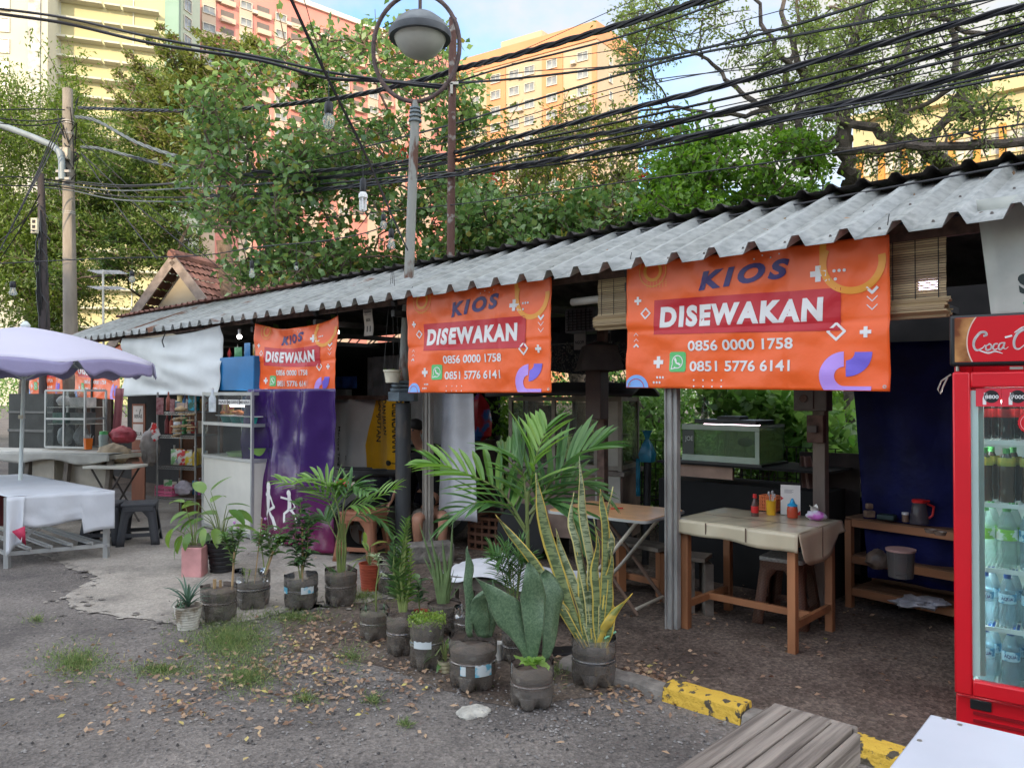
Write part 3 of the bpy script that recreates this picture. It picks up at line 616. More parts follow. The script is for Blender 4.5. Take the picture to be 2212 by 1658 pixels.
# undergrowth behind the open stalls
LFB2 = leafmat('large_lush_leaf', (.08, .18, .04), (.27, .42, .13), .4, .4)
def bush(label, spots, leaf, lw, n, mat, name='garden_shrub', up=.8):
    c0 = spots[0]; b = at(c0[0], c0[1], max(c0[2], R(rl(c0[0], 3.1), 3.1).y)); t = thing(name, label, 'shrub', (b.x, b.y, 0)); o = Vector((b.x, b.y, 0)); C = []; D = []; sb = MB(); tot = sum(s[3] ** 2 for s in spots)
    for (px, py, Y, r) in spots:
        Y = max(Y, R(rl(px, 3.1), 3.1).y); c = at(px, py, Y) - o; sb.tube([(c.x * .5, c.y * .5, 0), c * .6, c], [.02, .014, .008], 5); k = int(n * r * r / tot)
        v = rng.normal(size=(k, 3)); v /= np.linalg.norm(v, axis=1)[:, None]; v *= (rng.random((k, 1)) ** .4) * r; C.append(np.array(c) + v); d = rng.normal(size=(k, 3)) + v; d[:, 2] += up * .3; D.append(d)
    C = np.concatenate(C); m = C[:, 2] > .02; part('stem', sb, BARKD, t); leafmesh('foliage', C[m], np.concatenate(D)[m], leaf, lw, mat, t)
bush('tall lush green shrub with large leaves behind the fish tank', [(1600, 900, 8.3, .35), (1680, 880, 8.2, .35), (1720, 930, 8.2, .4), (1740, 990, 8.2, .4), (1560, 860, 8.6, .3), (1800, 960, 8.3, .4), (1650, 960, 8.4, .4)], .17, .10, 1500, LFB2)
bush('light green bushes seen between the food cart and the grey post', [(1400, 900, 10, .5), (1370, 980, 9.6, .5), (1430, 1000, 9.4, .5), (1400, 860, 11, .5), (1340, 880, 11, .5), (1480, 880, 10, .5), (1380, 1060, 9.2, .5)], .10, .05, 4200, LFB2)
bush('bright yellow-green thicket behind the meter post', [(1820, 900, 9.5, .5), (1830, 980, 9, .5), (1780, 860, 10, .5), (1700, 860, 11, .5), (1860, 940, 9, .5), (1780, 1040, 8.8, .4)], .12, .045, 3600, LF_B, up=2)
bush('bright green bush left of the food cart', [(1090, 920, 9.8, .4), (1100, 1000, 9.6, .4), (1060, 880, 10, .35), (1130, 960, 10, .4), (1110, 870, 11, .45)], .09, .05, 2600, LF_B)
bush('pale distant hedge behind the open stalls', [(x, U(850, 900), U(15, 18), 1.1) for x in range(1000, 2100, 70)] + [(x, U(790, 860), U(25, 28), 1.6) for x in range(-140, 330, 60)], .14, .07, 14000, LFB2, 'hedge')
bush('dark low undergrowth at the back of the stalls', [(x, U(1010, 1080), U(8.6, 9.4), .45) for x in range(1200, 1900, 60)], .09, .05, 5200, LF_D, 'undergrowth')
bush('low mass of vines creeping over the ridge below the big tree', [(x, 596 - (x - 520) * .065 + U(-12, 12), 9.6 + (1000 - x) * .004, .28) for x in range(520, 1250, 34)], .10, .075, 3800, LF_M, 'creeper')
tb = MB(); limb(tb, [at(1560, 800, 8.9), at(1590, 850, 8.8), at(1640, 900, 8.7), at(1680, 980, 8.7), at(1700, 1150, 8.7)], .12, .2, 9); o = part('leaning_trunk', tb, BARK); tag(o, 'thick leaning tree trunk just behind the fish tank', 'tree trunk')
tb = MB(); limb(tb, [at(1270, 800, 10), at(1310, 830, 10), at(1370, 870, 10), at(1450, 960, 10), at(1470, 1100, 10)], .05, .09, 7); o = part('leaning_trunk', tb, BARKD); tag(o, 'thin dark leaning branch behind the food cart', 'tree trunk')
# white parked car glimpsed behind
# ================= KIOSK ROW =================
def roofmat(name, rust):
    m, N, L, p = newmat(name); MC[name] = m; p.inputs['Roughness'].default_value = .5; p.inputs['Specular IOR Level'].default_value = .4
    tc = N.new('ShaderNodeTexCoord'); n = N.new('ShaderNodeTexNoise'); n.inputs['Scale'].default_value = 1.4; n.inputs['Detail'].default_value = 9; n.inputs['Roughness'].default_value = .7
    n2 = N.new('ShaderNodeTexNoise'); n2.inputs['Scale'].default_value = 30; n2.inputs['Detail'].default_value = 6
    mp = N.new('ShaderNodeMapping'); mp.inputs['Scale'].default_value = (1, .22, 1); L.new(tc.outputs['Object'], mp.inputs[0]); L.new(mp.outputs[0], n.inputs[0]); L.new(mp.outputs[0], n2.inputs[0])
    r = N.new('ShaderNodeValToRGB'); e = r.color_ramp.elements; e[0].color = (.25, .265, .25, 1); e[1].color = (.40, .41, .39, 1); e[0].position = .3; e[1].position = .6
    L.new(n2.outputs[0], r.inputs[0])
    rr = N.new('ShaderNodeValToRGB'); e = rr.color_ramp.elements; e[0].position = rust; e[1].position = rust + .045; e[0].color = (0, 0, 0, 1); e[1].color = (1, 1, 1, 1); L.new(n.outputs[0], rr.inputs[0])
    mx = N.new('ShaderNodeMix'); mx.data_type = 'RGBA'; mx.inputs[7].default_value = (.17, .075, .04, 1); L.new(rr.outputs[0], mx.inputs[0]); L.new(r.outputs[0], mx.inputs[6])
    d = N.new('ShaderNodeTexNoise'); d.inputs['Scale'].default_value = 2.3; d.inputs['Detail'].default_value = 8; L.new(mp.outputs[0], d.inputs[0])
    rd = N.new('ShaderNodeValToRGB'); rd.color_ramp.elements[0].color = (.62, .60, .54, 1); rd.color_ramp.elements[0].position = .38; rd.color_ramp.elements[1].position = .55; L.new(d.outputs[0], rd.inputs[0])
    m2 = N.new('ShaderNodeMix'); m2.data_type = 'RGBA'; m2.blend_type = 'MULTIPLY'; m2.inputs[0].default_value = .4; L.new(mx.outputs[2], m2.inputs[6]); L.new(rd.outputs[0], m2.inputs[7]); L.new(m2.outputs[2], p.inputs['Base Color'])
    b = N.new('ShaderNodeBump'); b.inputs['Strength'].default_value = .15; b.inputs['Distance'].default_value = .01; L.new(n2.outputs[0], b.inputs['Height']); L.new(b.outputs[0], p.inputs['Normal'])
    return m
RF1 = roofmat('whitewashed_sheet', .66); RF2 = roofmat('rusting_sheet', .585)
DKM = M('dark_steel', (.035, .033, .032), .6, .3, 8); DRK = M('near_black_board', (.005, .005, .005), .85, .4, 5); RDG = M('dark_fibre_cement', (.055, .048, .045), .95, .45, 6, .8, 30)  # DRK is a near-black board colour
POSTG = M('grey_painted_post', (.26, .255, .235), .75, .28, 9, .3, 60, stretch=(1, 1, .3)); RUSTB = M('rusted_beam', (.10, .06, .045), .85, .4, 12, .4, 40)
GROM0 = M('screw_steel', (.10, .085, .075), .5, .3)
ks = thing('kiosk_row', 'long row of market kiosks under a low corrugated metal roof', 'kiosk row', (OX, OY, 0), PHI)
ZE, SL = 2.43, .416
def zroof(d): return ZE + SL * (d + .2)
PT = .2650
def roofsheet(x0, n, mat, d0=-.2, d1=1.12, dz=0, pt=PT, hh=.068, name='roof_sheet', zf=zroof, taper=0):
    prof = [(0, 0), (.58, 0), (.70, hh), (.86, hh), (.985, 0)]; mb = MB(); pts = []
    for i in range(n):
        for (a, h) in prof[:-1]: pts.append((x0 + (i + a) * pt, h))
    pts += [(x0 + n * pt, 0), (x0 + n * pt + .15 * pt, 0)]; k = 6
    vs = []
    for j in range(k + 1):
        d = d0 + (d1 - d0) * j / k
        for (x, h) in pts: vs.append((x, d + (.008 * math.sin(x * 5) if j == 0 else 0), zf(d) + h * (1 - taper * j / k) + dz + .003 * mnoise.noise((x * 1.3, d, dz * 50))))
    m = len(pts)
    mb.add(vs, [(j * m + i, j * m + i + 1, (j + 1) * m + i + 1, (j + 1) * m + i) for j in range(k) for i in range(m - 1)])
    o = part(name, mb, mat, ks, solid=.0025, ang=20)
    if name == 'roof_sheet':
        sm = MB(); [sm.cyl((x0 + (q + .3) * pt, d, zf(d) + dz), (x0 + (q + .3) * pt, d, zf(d) + dz + .012), .009, .006, 6) for q in range(n) for d in (-.06, .5, 1.0)]; part('fixing_screws', sm, GROM0, o)
    return o
x = 5.5; i = 0
while x > -12.4:
    x -= 4 * PT; roofsheet(x, 4, RF1 if x > -3.4 else RF2, d0=-.2 + U(-.012, .012), dz=.003 * (i % 2) + U(0, .004)); i += 1
i = 0; x = 5.4
while x > -12.4:       # dark ridge strip
    x -= 5 * .212; roofsheet(x, 5, RDG if x > -7.3 else TILE, .98, 1.55, .035 + .004 * (i % 2), .212, .035, 'ridge_cap', lambda d: zroof(1.1) + (.03 if d < 1.3 else .05) - .25 * max(0, d - 1.25)); i += 1
part('back_roof', MB().add([(4, 1.4, zroof(1.1) - .03), (-12.3, 1.4, zroof(1.1) - .03), (-12.3, 2.9, 2.5), (4, 2.7, 2.5)], [(0, 1, 2, 3)]), RDG, ks, solid=.01)
part('eave_beam', MB().box((-4.2, .12, ZE + .06), (16.2, .05, .09)), RUSTB, ks)
part('purlin', MB().box((-4.2, .5, zroof(.5) - .06), (16.2, .05, .08)), DKM, ks)
part('purlin', MB().box((-4.2, 1.05, zroof(1.05) - .06), (16.2, .05, .08)), DKM, ks)
x = 3.6
while x > -12.2:
    part('rafter', MB().bar((x, .06, ZE + .02), (x, 1.15, zroof(1.15) - .10), .05, .05), DKM, ks, smooth=False)
    part('tie_beam', MB().bar((x, .06, ZE - .07), (x, 3.3, ZE - .09), .05, .06), DKM, ks, smooth=False); x -= 1.33
part('gutter_pipe', MB().tube([(-1.0, .2, ZE - .12), (.0, .2, ZE - .11)], .03, 10), M('dusty_white_pipe', (.5, .47, .42), .6, .15), ks)
lr = [R(U(-11, 5), U(-.15, 1.0)) for _ in range(260)]; n = len(lr); tag(leafmesh('fallen_leaves', np.array([(p.x, p.y, zroof(loc2(p)[1]) + U(.004, .03)) for p in lr]), rng.normal(size=(n, 3)) * [1, 1, .2] + [0, .3, .1], .035, .016, LIT), 'dry leaves and twigs caught on the corrugated roof', 'leaf litter', kind='stuff')
def post(xl, d, mat=POSTG, w=.085, z1=2.42, two=True):
    p = part('support_post', MB().box((xl - .015, d, z1 / 2), (.042, .06, z1)), mat, ks, bevel=.006)
    if two: part('post_channel', MB().box((xl + .022, d + .012, z1 / 2), (.03, .05, z1 - .02)).box((xl - .037, d - .02, z1 / 2), (.012, .05, z1 - .01)), mat, p, bevel=.004)
post(rl(1453, .09), .09); P = gnd(925, 1195); q = loc2(P); post(q[0], q[1], M('beige_post', (.27, .245, .21), .8, .2, 9, .3, 60, stretch=(1, 1, .3)))
for xx, dd in ((2.9, .05), (2.95, 1.6), (-.2, 3.2), (-1.75, 2.9), (-3.9, 2.9), (-11, .1), (-11, 2.9), (1.3, 3.2)): post(xx, dd, DKM, two=False)
# back walls and dividers of the left stalls
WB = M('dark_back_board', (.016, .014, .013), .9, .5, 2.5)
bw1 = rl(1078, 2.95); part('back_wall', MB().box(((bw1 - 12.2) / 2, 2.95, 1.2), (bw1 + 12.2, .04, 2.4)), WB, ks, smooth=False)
part('divider', MB().box((2.75, 1.7, 1.2), (.03, 2.9, 2.4)), WB, ks, smooth=False)  # unseen right end wall added to block side light
part('added_dark_drape', MB().grid(lambda u, v: (bw1 + (-1.75 - bw1) * u, 2.55 + .04 * math.sin(u * 22), 1.88 + .62 * v + .06 * math.sin(u * 7) * (1 - v)), 40, 4), M('dark_drape', (.02, .022, .03), .8, .4, 6), ks, solid=.004)  # drape added to darken the bright gap under the roof
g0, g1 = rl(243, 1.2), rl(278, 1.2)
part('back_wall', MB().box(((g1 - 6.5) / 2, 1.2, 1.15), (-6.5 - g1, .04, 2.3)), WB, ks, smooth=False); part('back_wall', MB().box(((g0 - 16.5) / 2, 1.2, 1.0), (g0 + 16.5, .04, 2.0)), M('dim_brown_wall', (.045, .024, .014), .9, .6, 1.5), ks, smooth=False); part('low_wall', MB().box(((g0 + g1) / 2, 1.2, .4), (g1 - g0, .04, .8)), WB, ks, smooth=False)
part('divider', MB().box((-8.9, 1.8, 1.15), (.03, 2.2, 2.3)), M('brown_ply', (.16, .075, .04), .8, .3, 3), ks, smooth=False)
# dark wooden meter-post
def wbox(name, label, cat, px, d, y0, y1, wpx, depth, mat, **k):
    xl = rl(px, d); P = R(xl, d); z0, z1 = at(px, y1, P.y).z, at(px, y0, P.y).z; w = wpx * P.y / F
    o = thing(name, label, cat, (P.x, P.y, z0), PHI); part('body', MB().box((0, depth / 2, (z1 - z0) / 2), (w, depth, z1 - z0)), mat, o, **k); return o, w, z1 - z0
PB = M('aged_meter_box', (.10, .085, .075), .7, .2)
xm = rl(1768, 1.15); Pm = R(xm, 1.15)
t = thing('meter_post', 'squared timber post carrying a grey electricity meter box right of the fish tank', 'post', (Pm.x, Pm.y, 0), PHI)
part('post', MB().box((0, .03, 1.2), (.09, .08, 2.4)), M('grey_brown_timber', (.19, .155, .125), .85, .25, 4, .5, 60, stretch=(1, 1, .2)), t, bevel=.005)
zb_ = at(1762, 887, Pm.y).z; b_ = part('meter_box', MB().box((-.02, -.06, zb_ + .085), (.24, .12, .17)), PB, t, bevel=.008)
part('box_door', MB().box((-.055, -.125, zb_ + .085), (.13, .012, .14)), PB, b_, bevel=.003); part('dial', MB().cyl((-.06, -.14, zb_ + .09), (-.06, -.13, zb_ + .09), .028), RUSTB, b_)
part('junction_box', MB().box((0, -.05, zb_ - .13), (.12, .06, .20)), RUSTB, t, bevel=.005)
part('switch', MB().box((-.01, -.095, zb_ - .13), (.07, .03, .05)), PB, t, bevel=.004)
Pm = R(rl(1298, .9), .9)
t = thing('switch_post', 'thin rusty post with brown switch box and dark hood, right of second banner', 'post', (Pm.x, Pm.y, 0), PHI)
part('post', MB().box((0, .02, 1.1), (.075, .06, 2.3)), RUSTB, t)
z0 = at(1298, 905, Pm.y).z; z1 = at(1298, 800, Pm.y).z; part('switch_box', MB().box((0, -.06, (z0 + z1) / 2), (.16, .12, z1 - z0)), M('brown_box', (.06, .035, .028), .6, .2), t, bevel=.006)
za, zb2 = at(1298, 800, Pm.y).z, at(1298, 745, Pm.y).z
part('hood', MB().lathe([(.26, za - zb2), (.19, -.01), (.03, .03)][::1], (0, -.03, zb2), 4), M('dark_hood', (.055, .042, .035), .7, .25), t)
for a in (-.14, .12): part('hanger', MB().cyl((a, -.03, za + .02), (a, -.03, 2.42), .004, n=5), DKM, t)

# ================= BANNERS =================
OR_ = M('orange_vinyl', (.84, .118, .016), .38, .05, 2.2, .5, 5, spec=.5); CRM = M('crimson_ink', (.50, .012, .022), .42, .04); NAVY = M('navy_ink', (.035, .02, .14), .42, .04)
WHI = M('white_ink', (.74, .72, .70), .42, .03); GRN = M('green_ink', (.10, .48, .14), .42, .04); YEI = M('amber_ink', (.80, .32, .03), .42, .04); BLI = M('blue_ink', (.20, .40, .80), .42, .04)
LIL = M('lilac_ink', (.45, .27, .75), .42, .04); VIO = M('violet_ink', (.17, .12, .62), .42, .04); GROM = M('grommet', (.4, .38, .33), .35, .1, metal=.8)
def banner(xl0, Wd, z0, Hh, d, label, sagt=0, skew=0, wave=.012, rise=0, seed=0):
    P = R(xl0, d); t = thing('rent_banner', label, 'banner', (P.x, P.y, z0), PHI, 'orange for-rent banners under the eave')
    def fn(off):
        def g(x, y):
            u, v = x / Wd, y / Hh; zz = y + rise * u - sagt * 4 * u * (1 - u) * v ** 1.6; xx = x + skew * (1 - v) * (.5 - u) * 2
            w = wave * (math.sin(u * 7 + v * 2 + seed) * .6 + math.sin(u * 17 - v * 5 + seed) * .25) + .024 * mnoise.noise((u * 5, v * 4, seed)) + .004 * mnoise.noise((u * 16, v * 12, seed)) + .009 * math.exp(-abs(v - .46) * 55) + .007 * (math.exp(-abs(u - .34) * 90) + math.exp(-abs(u - .67) * 90)) + sagt * .35 * math.sin(u * 9 + v * 6) * v
            return (xx, w - off, zz)
        return g
    cl_ = MB().grid(lambda u, v: fn(0)(u * Wd, v * Hh), 96, 52); cloth = part('cloth', cl_, OR_, t, solid=.0012, ang=80)
    X = lambda u: u * Wd
    Y = lambda v: v * Hh
    clip = (0.004, 0.004, Wd - .004, Hh - .004)
    def ink(nm, fl, mat, lay=1, step=.03): part(nm, press(fl, fn(.0022 + .0022 * lay), clip, step), mat, cloth, smooth=False)
    ink('red_panel', Flat().add(([(X(.129), Y(.425)), (X(.847), Y(.40)), (X(.85), Y(.685)), (X(.132), Y(.695))], [(0, 1, 2, 3)])), CRM)
    ink('title_lettering', Flat().add(text_fit('KIOS', X(.33), X(.675), Y(.76), Y(.90), .05, .25, Hh * .045, 1.35)), NAVY)
    ink('main_lettering', Flat().add(text_fit('DISEWAKAN', X(.157), X(.795), Y(.47), Y(.635), .055, .06, -.006, 1.2)), WHI, 2)
    ink('phone_number', Flat().add(text_fit('0856 0000 1758', X(.285), X(.69), Y(.285), Y(.365), .022)), WHI)
    ink('phone_number', Flat().add(text_fit('0851 5776 6141', X(.293), X(.68), Y(.13), Y(.21), .022)), WHI)
    r = .038 * Wd; cx, cy = X(.238), Y(.205); rr = [(cx + (r * .72) * sx + r * .28 * math.cos(a), cy + (r * .72) * sy * 1.02 + r * .28 * math.sin(a)) for sx, sy, a0 in ((1, 1, 0), (-1, 1, 90), (-1, -1, 180), (1, -1, 270)) for a in [rad(a0 + 22.5 * k) for k in range(5)]]
    ink('chat_logo', Flat().add((rr, [tuple(range(len(rr)))])), GRN)
    lg = Flat().add(ring(cx, cy, r * .58, r * .68, -125, 205)); lg.line([(cx - r * .62, cy - r * .28), (cx - r * .72, cy - r * .72), (cx - r * .25, cy - r * .62)], r * .1)
    lg.line([(cx - r * .28, cy + r * .22), (cx - r * .1, cy - r * .1), (cx + r * .25, cy - r * .26)], r * .17).line([(cx - r * .3, cy + r * .34), (cx - r * .16, cy + r * .1)], r * .2).line([(cx + r * .12, cy - r * .16), (cx + r * .34, cy - r * .3)], r * .2)
    ink('chat_logo_handset', lg, WHI, 2)
    w = Flat()
    for u, v, a, b in ((.055, .70, .016, .005), (.147, .205, .023, .008), (.775, .79, .027, .0095), (.927, .385, .018, .0062)): w.plus(X(u), Y(v), a * Wd, b * Wd)
    for u, v, a in ((.092, .595, .020), (.834, .395, .027)):
        x, y, a = X(u), Y(v), a * Wd; w.line([(x - a, y), (x, y + a), (x + a, y), (x, y - a), (x - a, y)], a * .3)
    for k in range(3):
        x, y, s = X(.043), Y(.33 + .045 * k), .010 * Wd; w.line([(x - s, y), (x, y + s), (x + s, y)], .006 * Wd if k == 0 else .0022 * Wd)
        x, y, s = X(.945), Y(.64 - .055 * k), .016 * Wd; w.line([(x - s, y + s), (x, y), (x + s, y + s)], .009 * Wd if k == 0 else .003 * Wd)
    for i in range(3): 
        w.dot(X(.80 + .016 * i), Y(.745), .0055 * Wd); w.dot(X(.828 + .016 * i), Y(.80), .0055 * Wd); w.dot(X(.125 + .014 * i), Y(.045), .005 * Wd); w.dot(X(.142 + .014 * i), Y(.085), .005 * Wd)
    for i in range(4): w.dot(X(.31 + .036 * i), Y(.065), .0034 * Wd); w.dot(X(.31 + .036 * i), Y(.018), .0034 * Wd); w.dot(X(.55 + .03 * i), Y(.955 if i % 2 else .935), .003 * Wd)
    ink('white_ornaments', w, WHI)
    a = Flat().add(ring(X(.885), Y(.85), .082 * Wd, .105 * Wd, 150, 370)).add(rectp(X(.885) - .105 * Wd, Y(.85), X(.885) - .082 * Wd, Y(1.1))).add(ring(X(.125), Y(.93), .03 * Wd, .043 * Wd)).add(ring(X(.125), Y(.93), .06 * Wd, .064 * Wd))
    for i in range(7):
        for j in range(4): a.dot(X(.10 + .0145 * i), Y(.80 + .016 * j), .0022 * Wd)
    ink('amber_ornaments', a, YEI)
    ink('blue_half_disc', Flat().add(ring(X(.048), 0, 0, .052 * Wd, 0, 180)), BLI); ink('red_arc', Flat().add(ring(X(.045), 0, .034 * Wd, .037 * Wd, 0, 180)), CRM, 2)
    ink('lilac_arc', Flat().add(ring(X(.862), Y(.095), .032 * Wd, .082 * Wd, 92, 270)).add(rectp(X(.862), Y(.095) - .082 * Wd, X(.945), Y(.095) - .032 * Wd)), LIL)
    ink('violet_arc', Flat().add(ring(X(.867), Y(.255), .027 * Wd, .08 * Wd, 270, 360)), VIO)
    for u, v in ((.985, .03), (.015, .03)): part('grommet', MB().grid(lambda a, b: (fn(.0075)(X(u) + (.005 + .005 * b) * math.cos(a * 2 * PI), Y(v) + (.005 + .005 * b) * math.sin(a * 2 * PI))), 12, 1), GROM, cloth)
    for u in (.01, .99): part('tie_cord', MB().tube([fn(0)(X(u), Y(.985)), (X(u) * 1.0 + .01, .03, Y(1) + .09)], .003, 5), DKM, t)
    return t
x0, x1 = rl(1352, 0), rl(1930, 0); BZ = zr(1352, 837, 0)
banner(x0, x1 - x0 - .02, BZ, .86, 0, 'largest and nearest orange rent banner, right of the grey post', wave=.012, rise=-.03, seed=0)
x0, x1 = rl(881, 0), rl(1191, 0); banner(x0, x1 - x0, zr(881, 848, 0), .88, 0, 'orange rent banner between the black column and the food cart', seed=3, rise=0)
x0, x1 = rl(551, .0), rl(724, .0); banner(x0, x1 - x0, zr(551, 853, 0), .83, 0, 'orange rent banner with a sagging top edge above the purple tarp', sagt=.10, seed=5, wave=.02, rise=-.02)
x0, x1 = rl(159, .1), rl(260, .1); banner(x0, x1 - x0, zr(255, 858, .1), .88, .1, 'small far orange rent banner just left of the blank white tarp', sagt=.12, seed=8, wave=.02, rise=-.04)
x0, x1 = rl(62, .3), rl(136, .3); banner(x0 , x1 - x0, zr(130, 851, .3), .8, .3, 'farthest orange rent banner, mostly hidden behind the lilac parasol', seed=9, wave=.02)
# blank white tarp
TARP = M('white_tarp', (.60, .62, .60), .6, .08, 2, .45, 4)
xa, xb = rl(264, -.08), rl(477, -.08); P = R(xa, -.08); zb0 = zr(477, 858, -.08); zt0 = zr(477, 703, -.08); t = thing('white_tarp', 'blank white tarp hanging under the eave above the grocery shelf', 'tarp', (P.x, P.y, 0), PHI)
def tf(u, v): 
    x = (xb - xa) * u; z = zb0 + (zt0 - zb0) * v + .03 * math.sin(u * 3) * (1 - v)
    return (x, .05 * mnoise.noise((u * 2.5 + v, v * 4, 2)) + .05 * math.sin(u * 5 + v * 3) * (1 - v) + .012 * math.sin(v * 22 + u * 14) * (1 - abs(2 * u - 1)), z - .05 * 4 * u * (1 - u) * v)
part('cloth', MB().grid(tf, 40, 30), TARP, t, solid=.002, ang=80)
part('hem_rod', MB().tube([(0, .01, zt0 - .01), (xb - xa, .01, zt0 - .01)], .012, 6), RUSTB, t)
part('dangling_tie', MB().tube([((xb - xa) * .5, -.02, zt0), ((xb - xa) * .49, -.05, zt0 - .12), ((xb - xa) * .51, -.05, zt0 - .2)], .008, 6), DKM, t)
# shop sign tarp at the right with a single visible letter
xa = rl(2108, .02); P = R(xa, .02); zb0 = at(2160, 682, P.y - .2).z; t = thing('shop_sign_cloth', 'grey-white stained cloth sign with a dark letter S at the upper right edge', 'sign', (P.x, P.y, 0), PHI)
CS = M('stained_cream_cloth', (.46, .47, .42), .8, .2, 3, .4, 5)
fS = lambda x, y: (x + .07 * (1 - y / .62), .025 * math.sin(x * 6 + y * 3) - .0, zb0 + y - .04 * x)
part('cloth', MB().grid(lambda u, v: fS(u * 1.4, v * .62), 24, 14), CS, t, solid=.002, ang=80)
GS = M('dark_green_ink', (.015, .025, .022), .6, .1)
ps = loc2(at(2192, 650, 3.95))[0] - xa
part('lettering', press(Flat().add(text_fit('SOTO', ps - .015, ps + .36, .12, .225, .05)), lambda x, y: tuple(Vector(fS(x, y)) + Vector((0, -.004, 0))), None, .05), GS, t, smooth=False)
part('green_tick', press(Flat().line([(ps + .0, .075), (ps + .05, .09), (ps + .3, .08)], .014), lambda x, y: tuple(Vector(fS(x, y)) + Vector((0, -.004, 0))), None, .05), M('green_tick', (.05, .3, .16)), t, smooth=False)
# bamboo blinds
BAM = leafmat('bamboo_slat', (.32, .22, .12), (.56, .43, .24), .12, .6)
def blind(x0, x1, ztop, zbot, d, label, rollr=.055, ext=.10):
    P = R(x0, d); t = thing('bamboo_blind', label, 'blind', (P.x, P.y, 0), PHI, 'rolled bamboo blinds'); mb = MB(); w = x1 - x0; z = ztop
    while z > zbot + rollr: mb.box((w / 2, .004 * math.sin(z * 60), z), (w, .006, .0102), Matrix.Rotation(U(-.004, .004), 3, 'Y')); z -= .0135
    part('slats', mb, BAM, t, smooth=False)
    mb = MB(); k = 26
    for i in range(k):
        a = 2 * PI * i / k; rr = rollr * (1 - .25 * (i % 3) / 3); mb.box((w / 2 + U(-.012, .012), rr * math.cos(a), zbot + rollr * .9 + rr * math.sin(a)), (w + ext * .2, .014, .009), Matrix.Rotation(-a, 3, 'X'))
    mb.cyl((.01, 0, zbot + rollr * .9), (w - .01, 0, zbot + rollr * .9), rollr * .6, n=10); part('roll', mb, BAM, t, smooth=False)
    for u in (.12, .5, .88): part('cord', MB().tube([(w * u, -.006, ztop), (w * u, -.008, zbot + rollr)], .0025, 4), DKM, t)
blind(rl(1292, .14), rl(1362, .14), 2.44, zr(1330, 708, .14), .14, 'rolled bamboo blind left of the biggest banner', .05)
blind(rl(1915, .12), rl(2045, .12), 2.46, zr(2000, 683, .12), .12, 'bamboo blind between the biggest banner and the drinks fridge', .05)
P = R(rl(2007, .16), .16); z = at(2007, 617, P.y).z; t = thing('tube_lamp', 'short glowing lamp seen through the right bamboo blind', 'lamp', (P.x, P.y, z), PHI); part('tube', MB().box((0, -.012, 0), (.09, .018, .06)), M('violet_glow', (.72, .66, 1), emit=7), t, bevel=.006)
# navy tarp partition and back tarps
NVT = M('navy_tarp', (.003, .005, .055), .6, .35, 4, .6, 12, spec=.25)
xa, xb = rl(1832, 1.45), rl(2110, 1.45); P = R(xa, 1.45); t = thing('navy_tarp', 'deep navy tarp hanging as a back wall behind the wooden rack', 'tarp', (P.x, P.y, 0), PHI)
part('cloth', MB().grid(lambda u, v: ((xb + .5 - xa) * u + .13 * (1 - v) * (1 - u), .03 * math.sin(u * 13 + v * 2) + .03 * mnoise.noise((u * 6, v * 5, 4)), .25 + v * 1.72), 30, 24), NVT, t, solid=.002, ang=80)
part('back_cloth', MB().box((1.0, 2.0, 1.3), (3.2, .03, 2.6)), WB, t, smooth=False)
# end wall behind fridge side
def sky_gap(): pass
# ================= FRIDGE =================
RED_ = M('fridge_red', (.62, .006, .016), .35, .04, coat=.2); BLK = M('black_plastic', (.012, .012, .013), .45, .2); ICE = M('fridge_inner_white', (.62, .70, .66), .5, .04); SEAL = M('seal_grey', (.34, .35, .31), .6, .1)
fp = gnd(2063, 1592); FR = rad(-36); fr = thing('drinks_fridge', 'red glass-door drinks fridge full of bottles at the right edge', 'fridge', (fp.x, fp.y, 0), FR)
FW, FD, FH = .62, .58, 1.95
part('cabinet', MB().box((.0 + .012, FD / 2 + .06, FH / 2), (.024, FD, FH)).box((FW - .012, FD / 2 + .06, FH / 2), (.024, FD, FH)).box((FW / 2, FD + .05, FH / 2), (FW - .05, .02, FH)).box((FW / 2, FD / 2 + .05, .2), (FW - .05, FD - .03, .06)).box((FW / 2, FD / 2 + .05, 1.60), (FW - .05, FD - .03, .04)), RED_, fr, bevel=.002)
part('liner', MB().box((.034, FD / 2 + .05, .9), (.016, FD - .05, 1.34)).box((FW - .034, FD / 2 + .05, .9), (.016, FD - .05, 1.34)).box((FW / 2, FD + .03, .9), (FW - .09, .01, 1.34)).box((FW / 2, FD / 2 + .05, .238), (FW - .09, FD - .06, .012)), ICE, fr, smooth=False)
part('kick_panel', MB().box((FW / 2, .05, .10), (FW, .04, .195)), RED_, fr, bevel=.006)
mb = MB(); [mb.box((FW / 2 + .02, .026, .055 + .035 * i), (FW - .1, .012, .012)) for i in range(3)]; part('grille', mb, M('dark_red', (.25, .005, .01), .4), fr)
part('latch_plate', MB().box((.10, .026, .165), (.085, .012, .045)), BLK, fr, bevel=.004)
dm = MB(); z0, z1 = .215, 1.70; w = .072
dm.box((w / 2, .0, (z0 + z1) / 2), (w, .045, z1 - z0)).box((FW - w / 2, 0, (z0 + z1) / 2), (w, .045, z1 - z0)).box((FW / 2, 0, z0 + w / 2), (FW - 2 * w, .0445, w)).box((FW / 2, 0, z1 - w / 2), (FW - 2 * w, .0445, w))
door = part('door', dm, RED_, fr, bevel=.008)
part('seal', MB().box((w + .014, .004, .96), (.028, .02, 1.31)).box((FW - w - .014, .004, .96), (.028, .02, 1.31)), ICE, door, smooth=False)
part('inner_seal', MB().box((w + .038, .03, .96), (.020, .03, 1.31)), SEAL, door, smooth=False)
part('glass', MB().box((FW / 2, -.004, .96), (FW - 2 * w - .002, .006, 1.335)), glassy('fridge_glass', (.75, .9, .88), .03, .88), door, smooth=False)
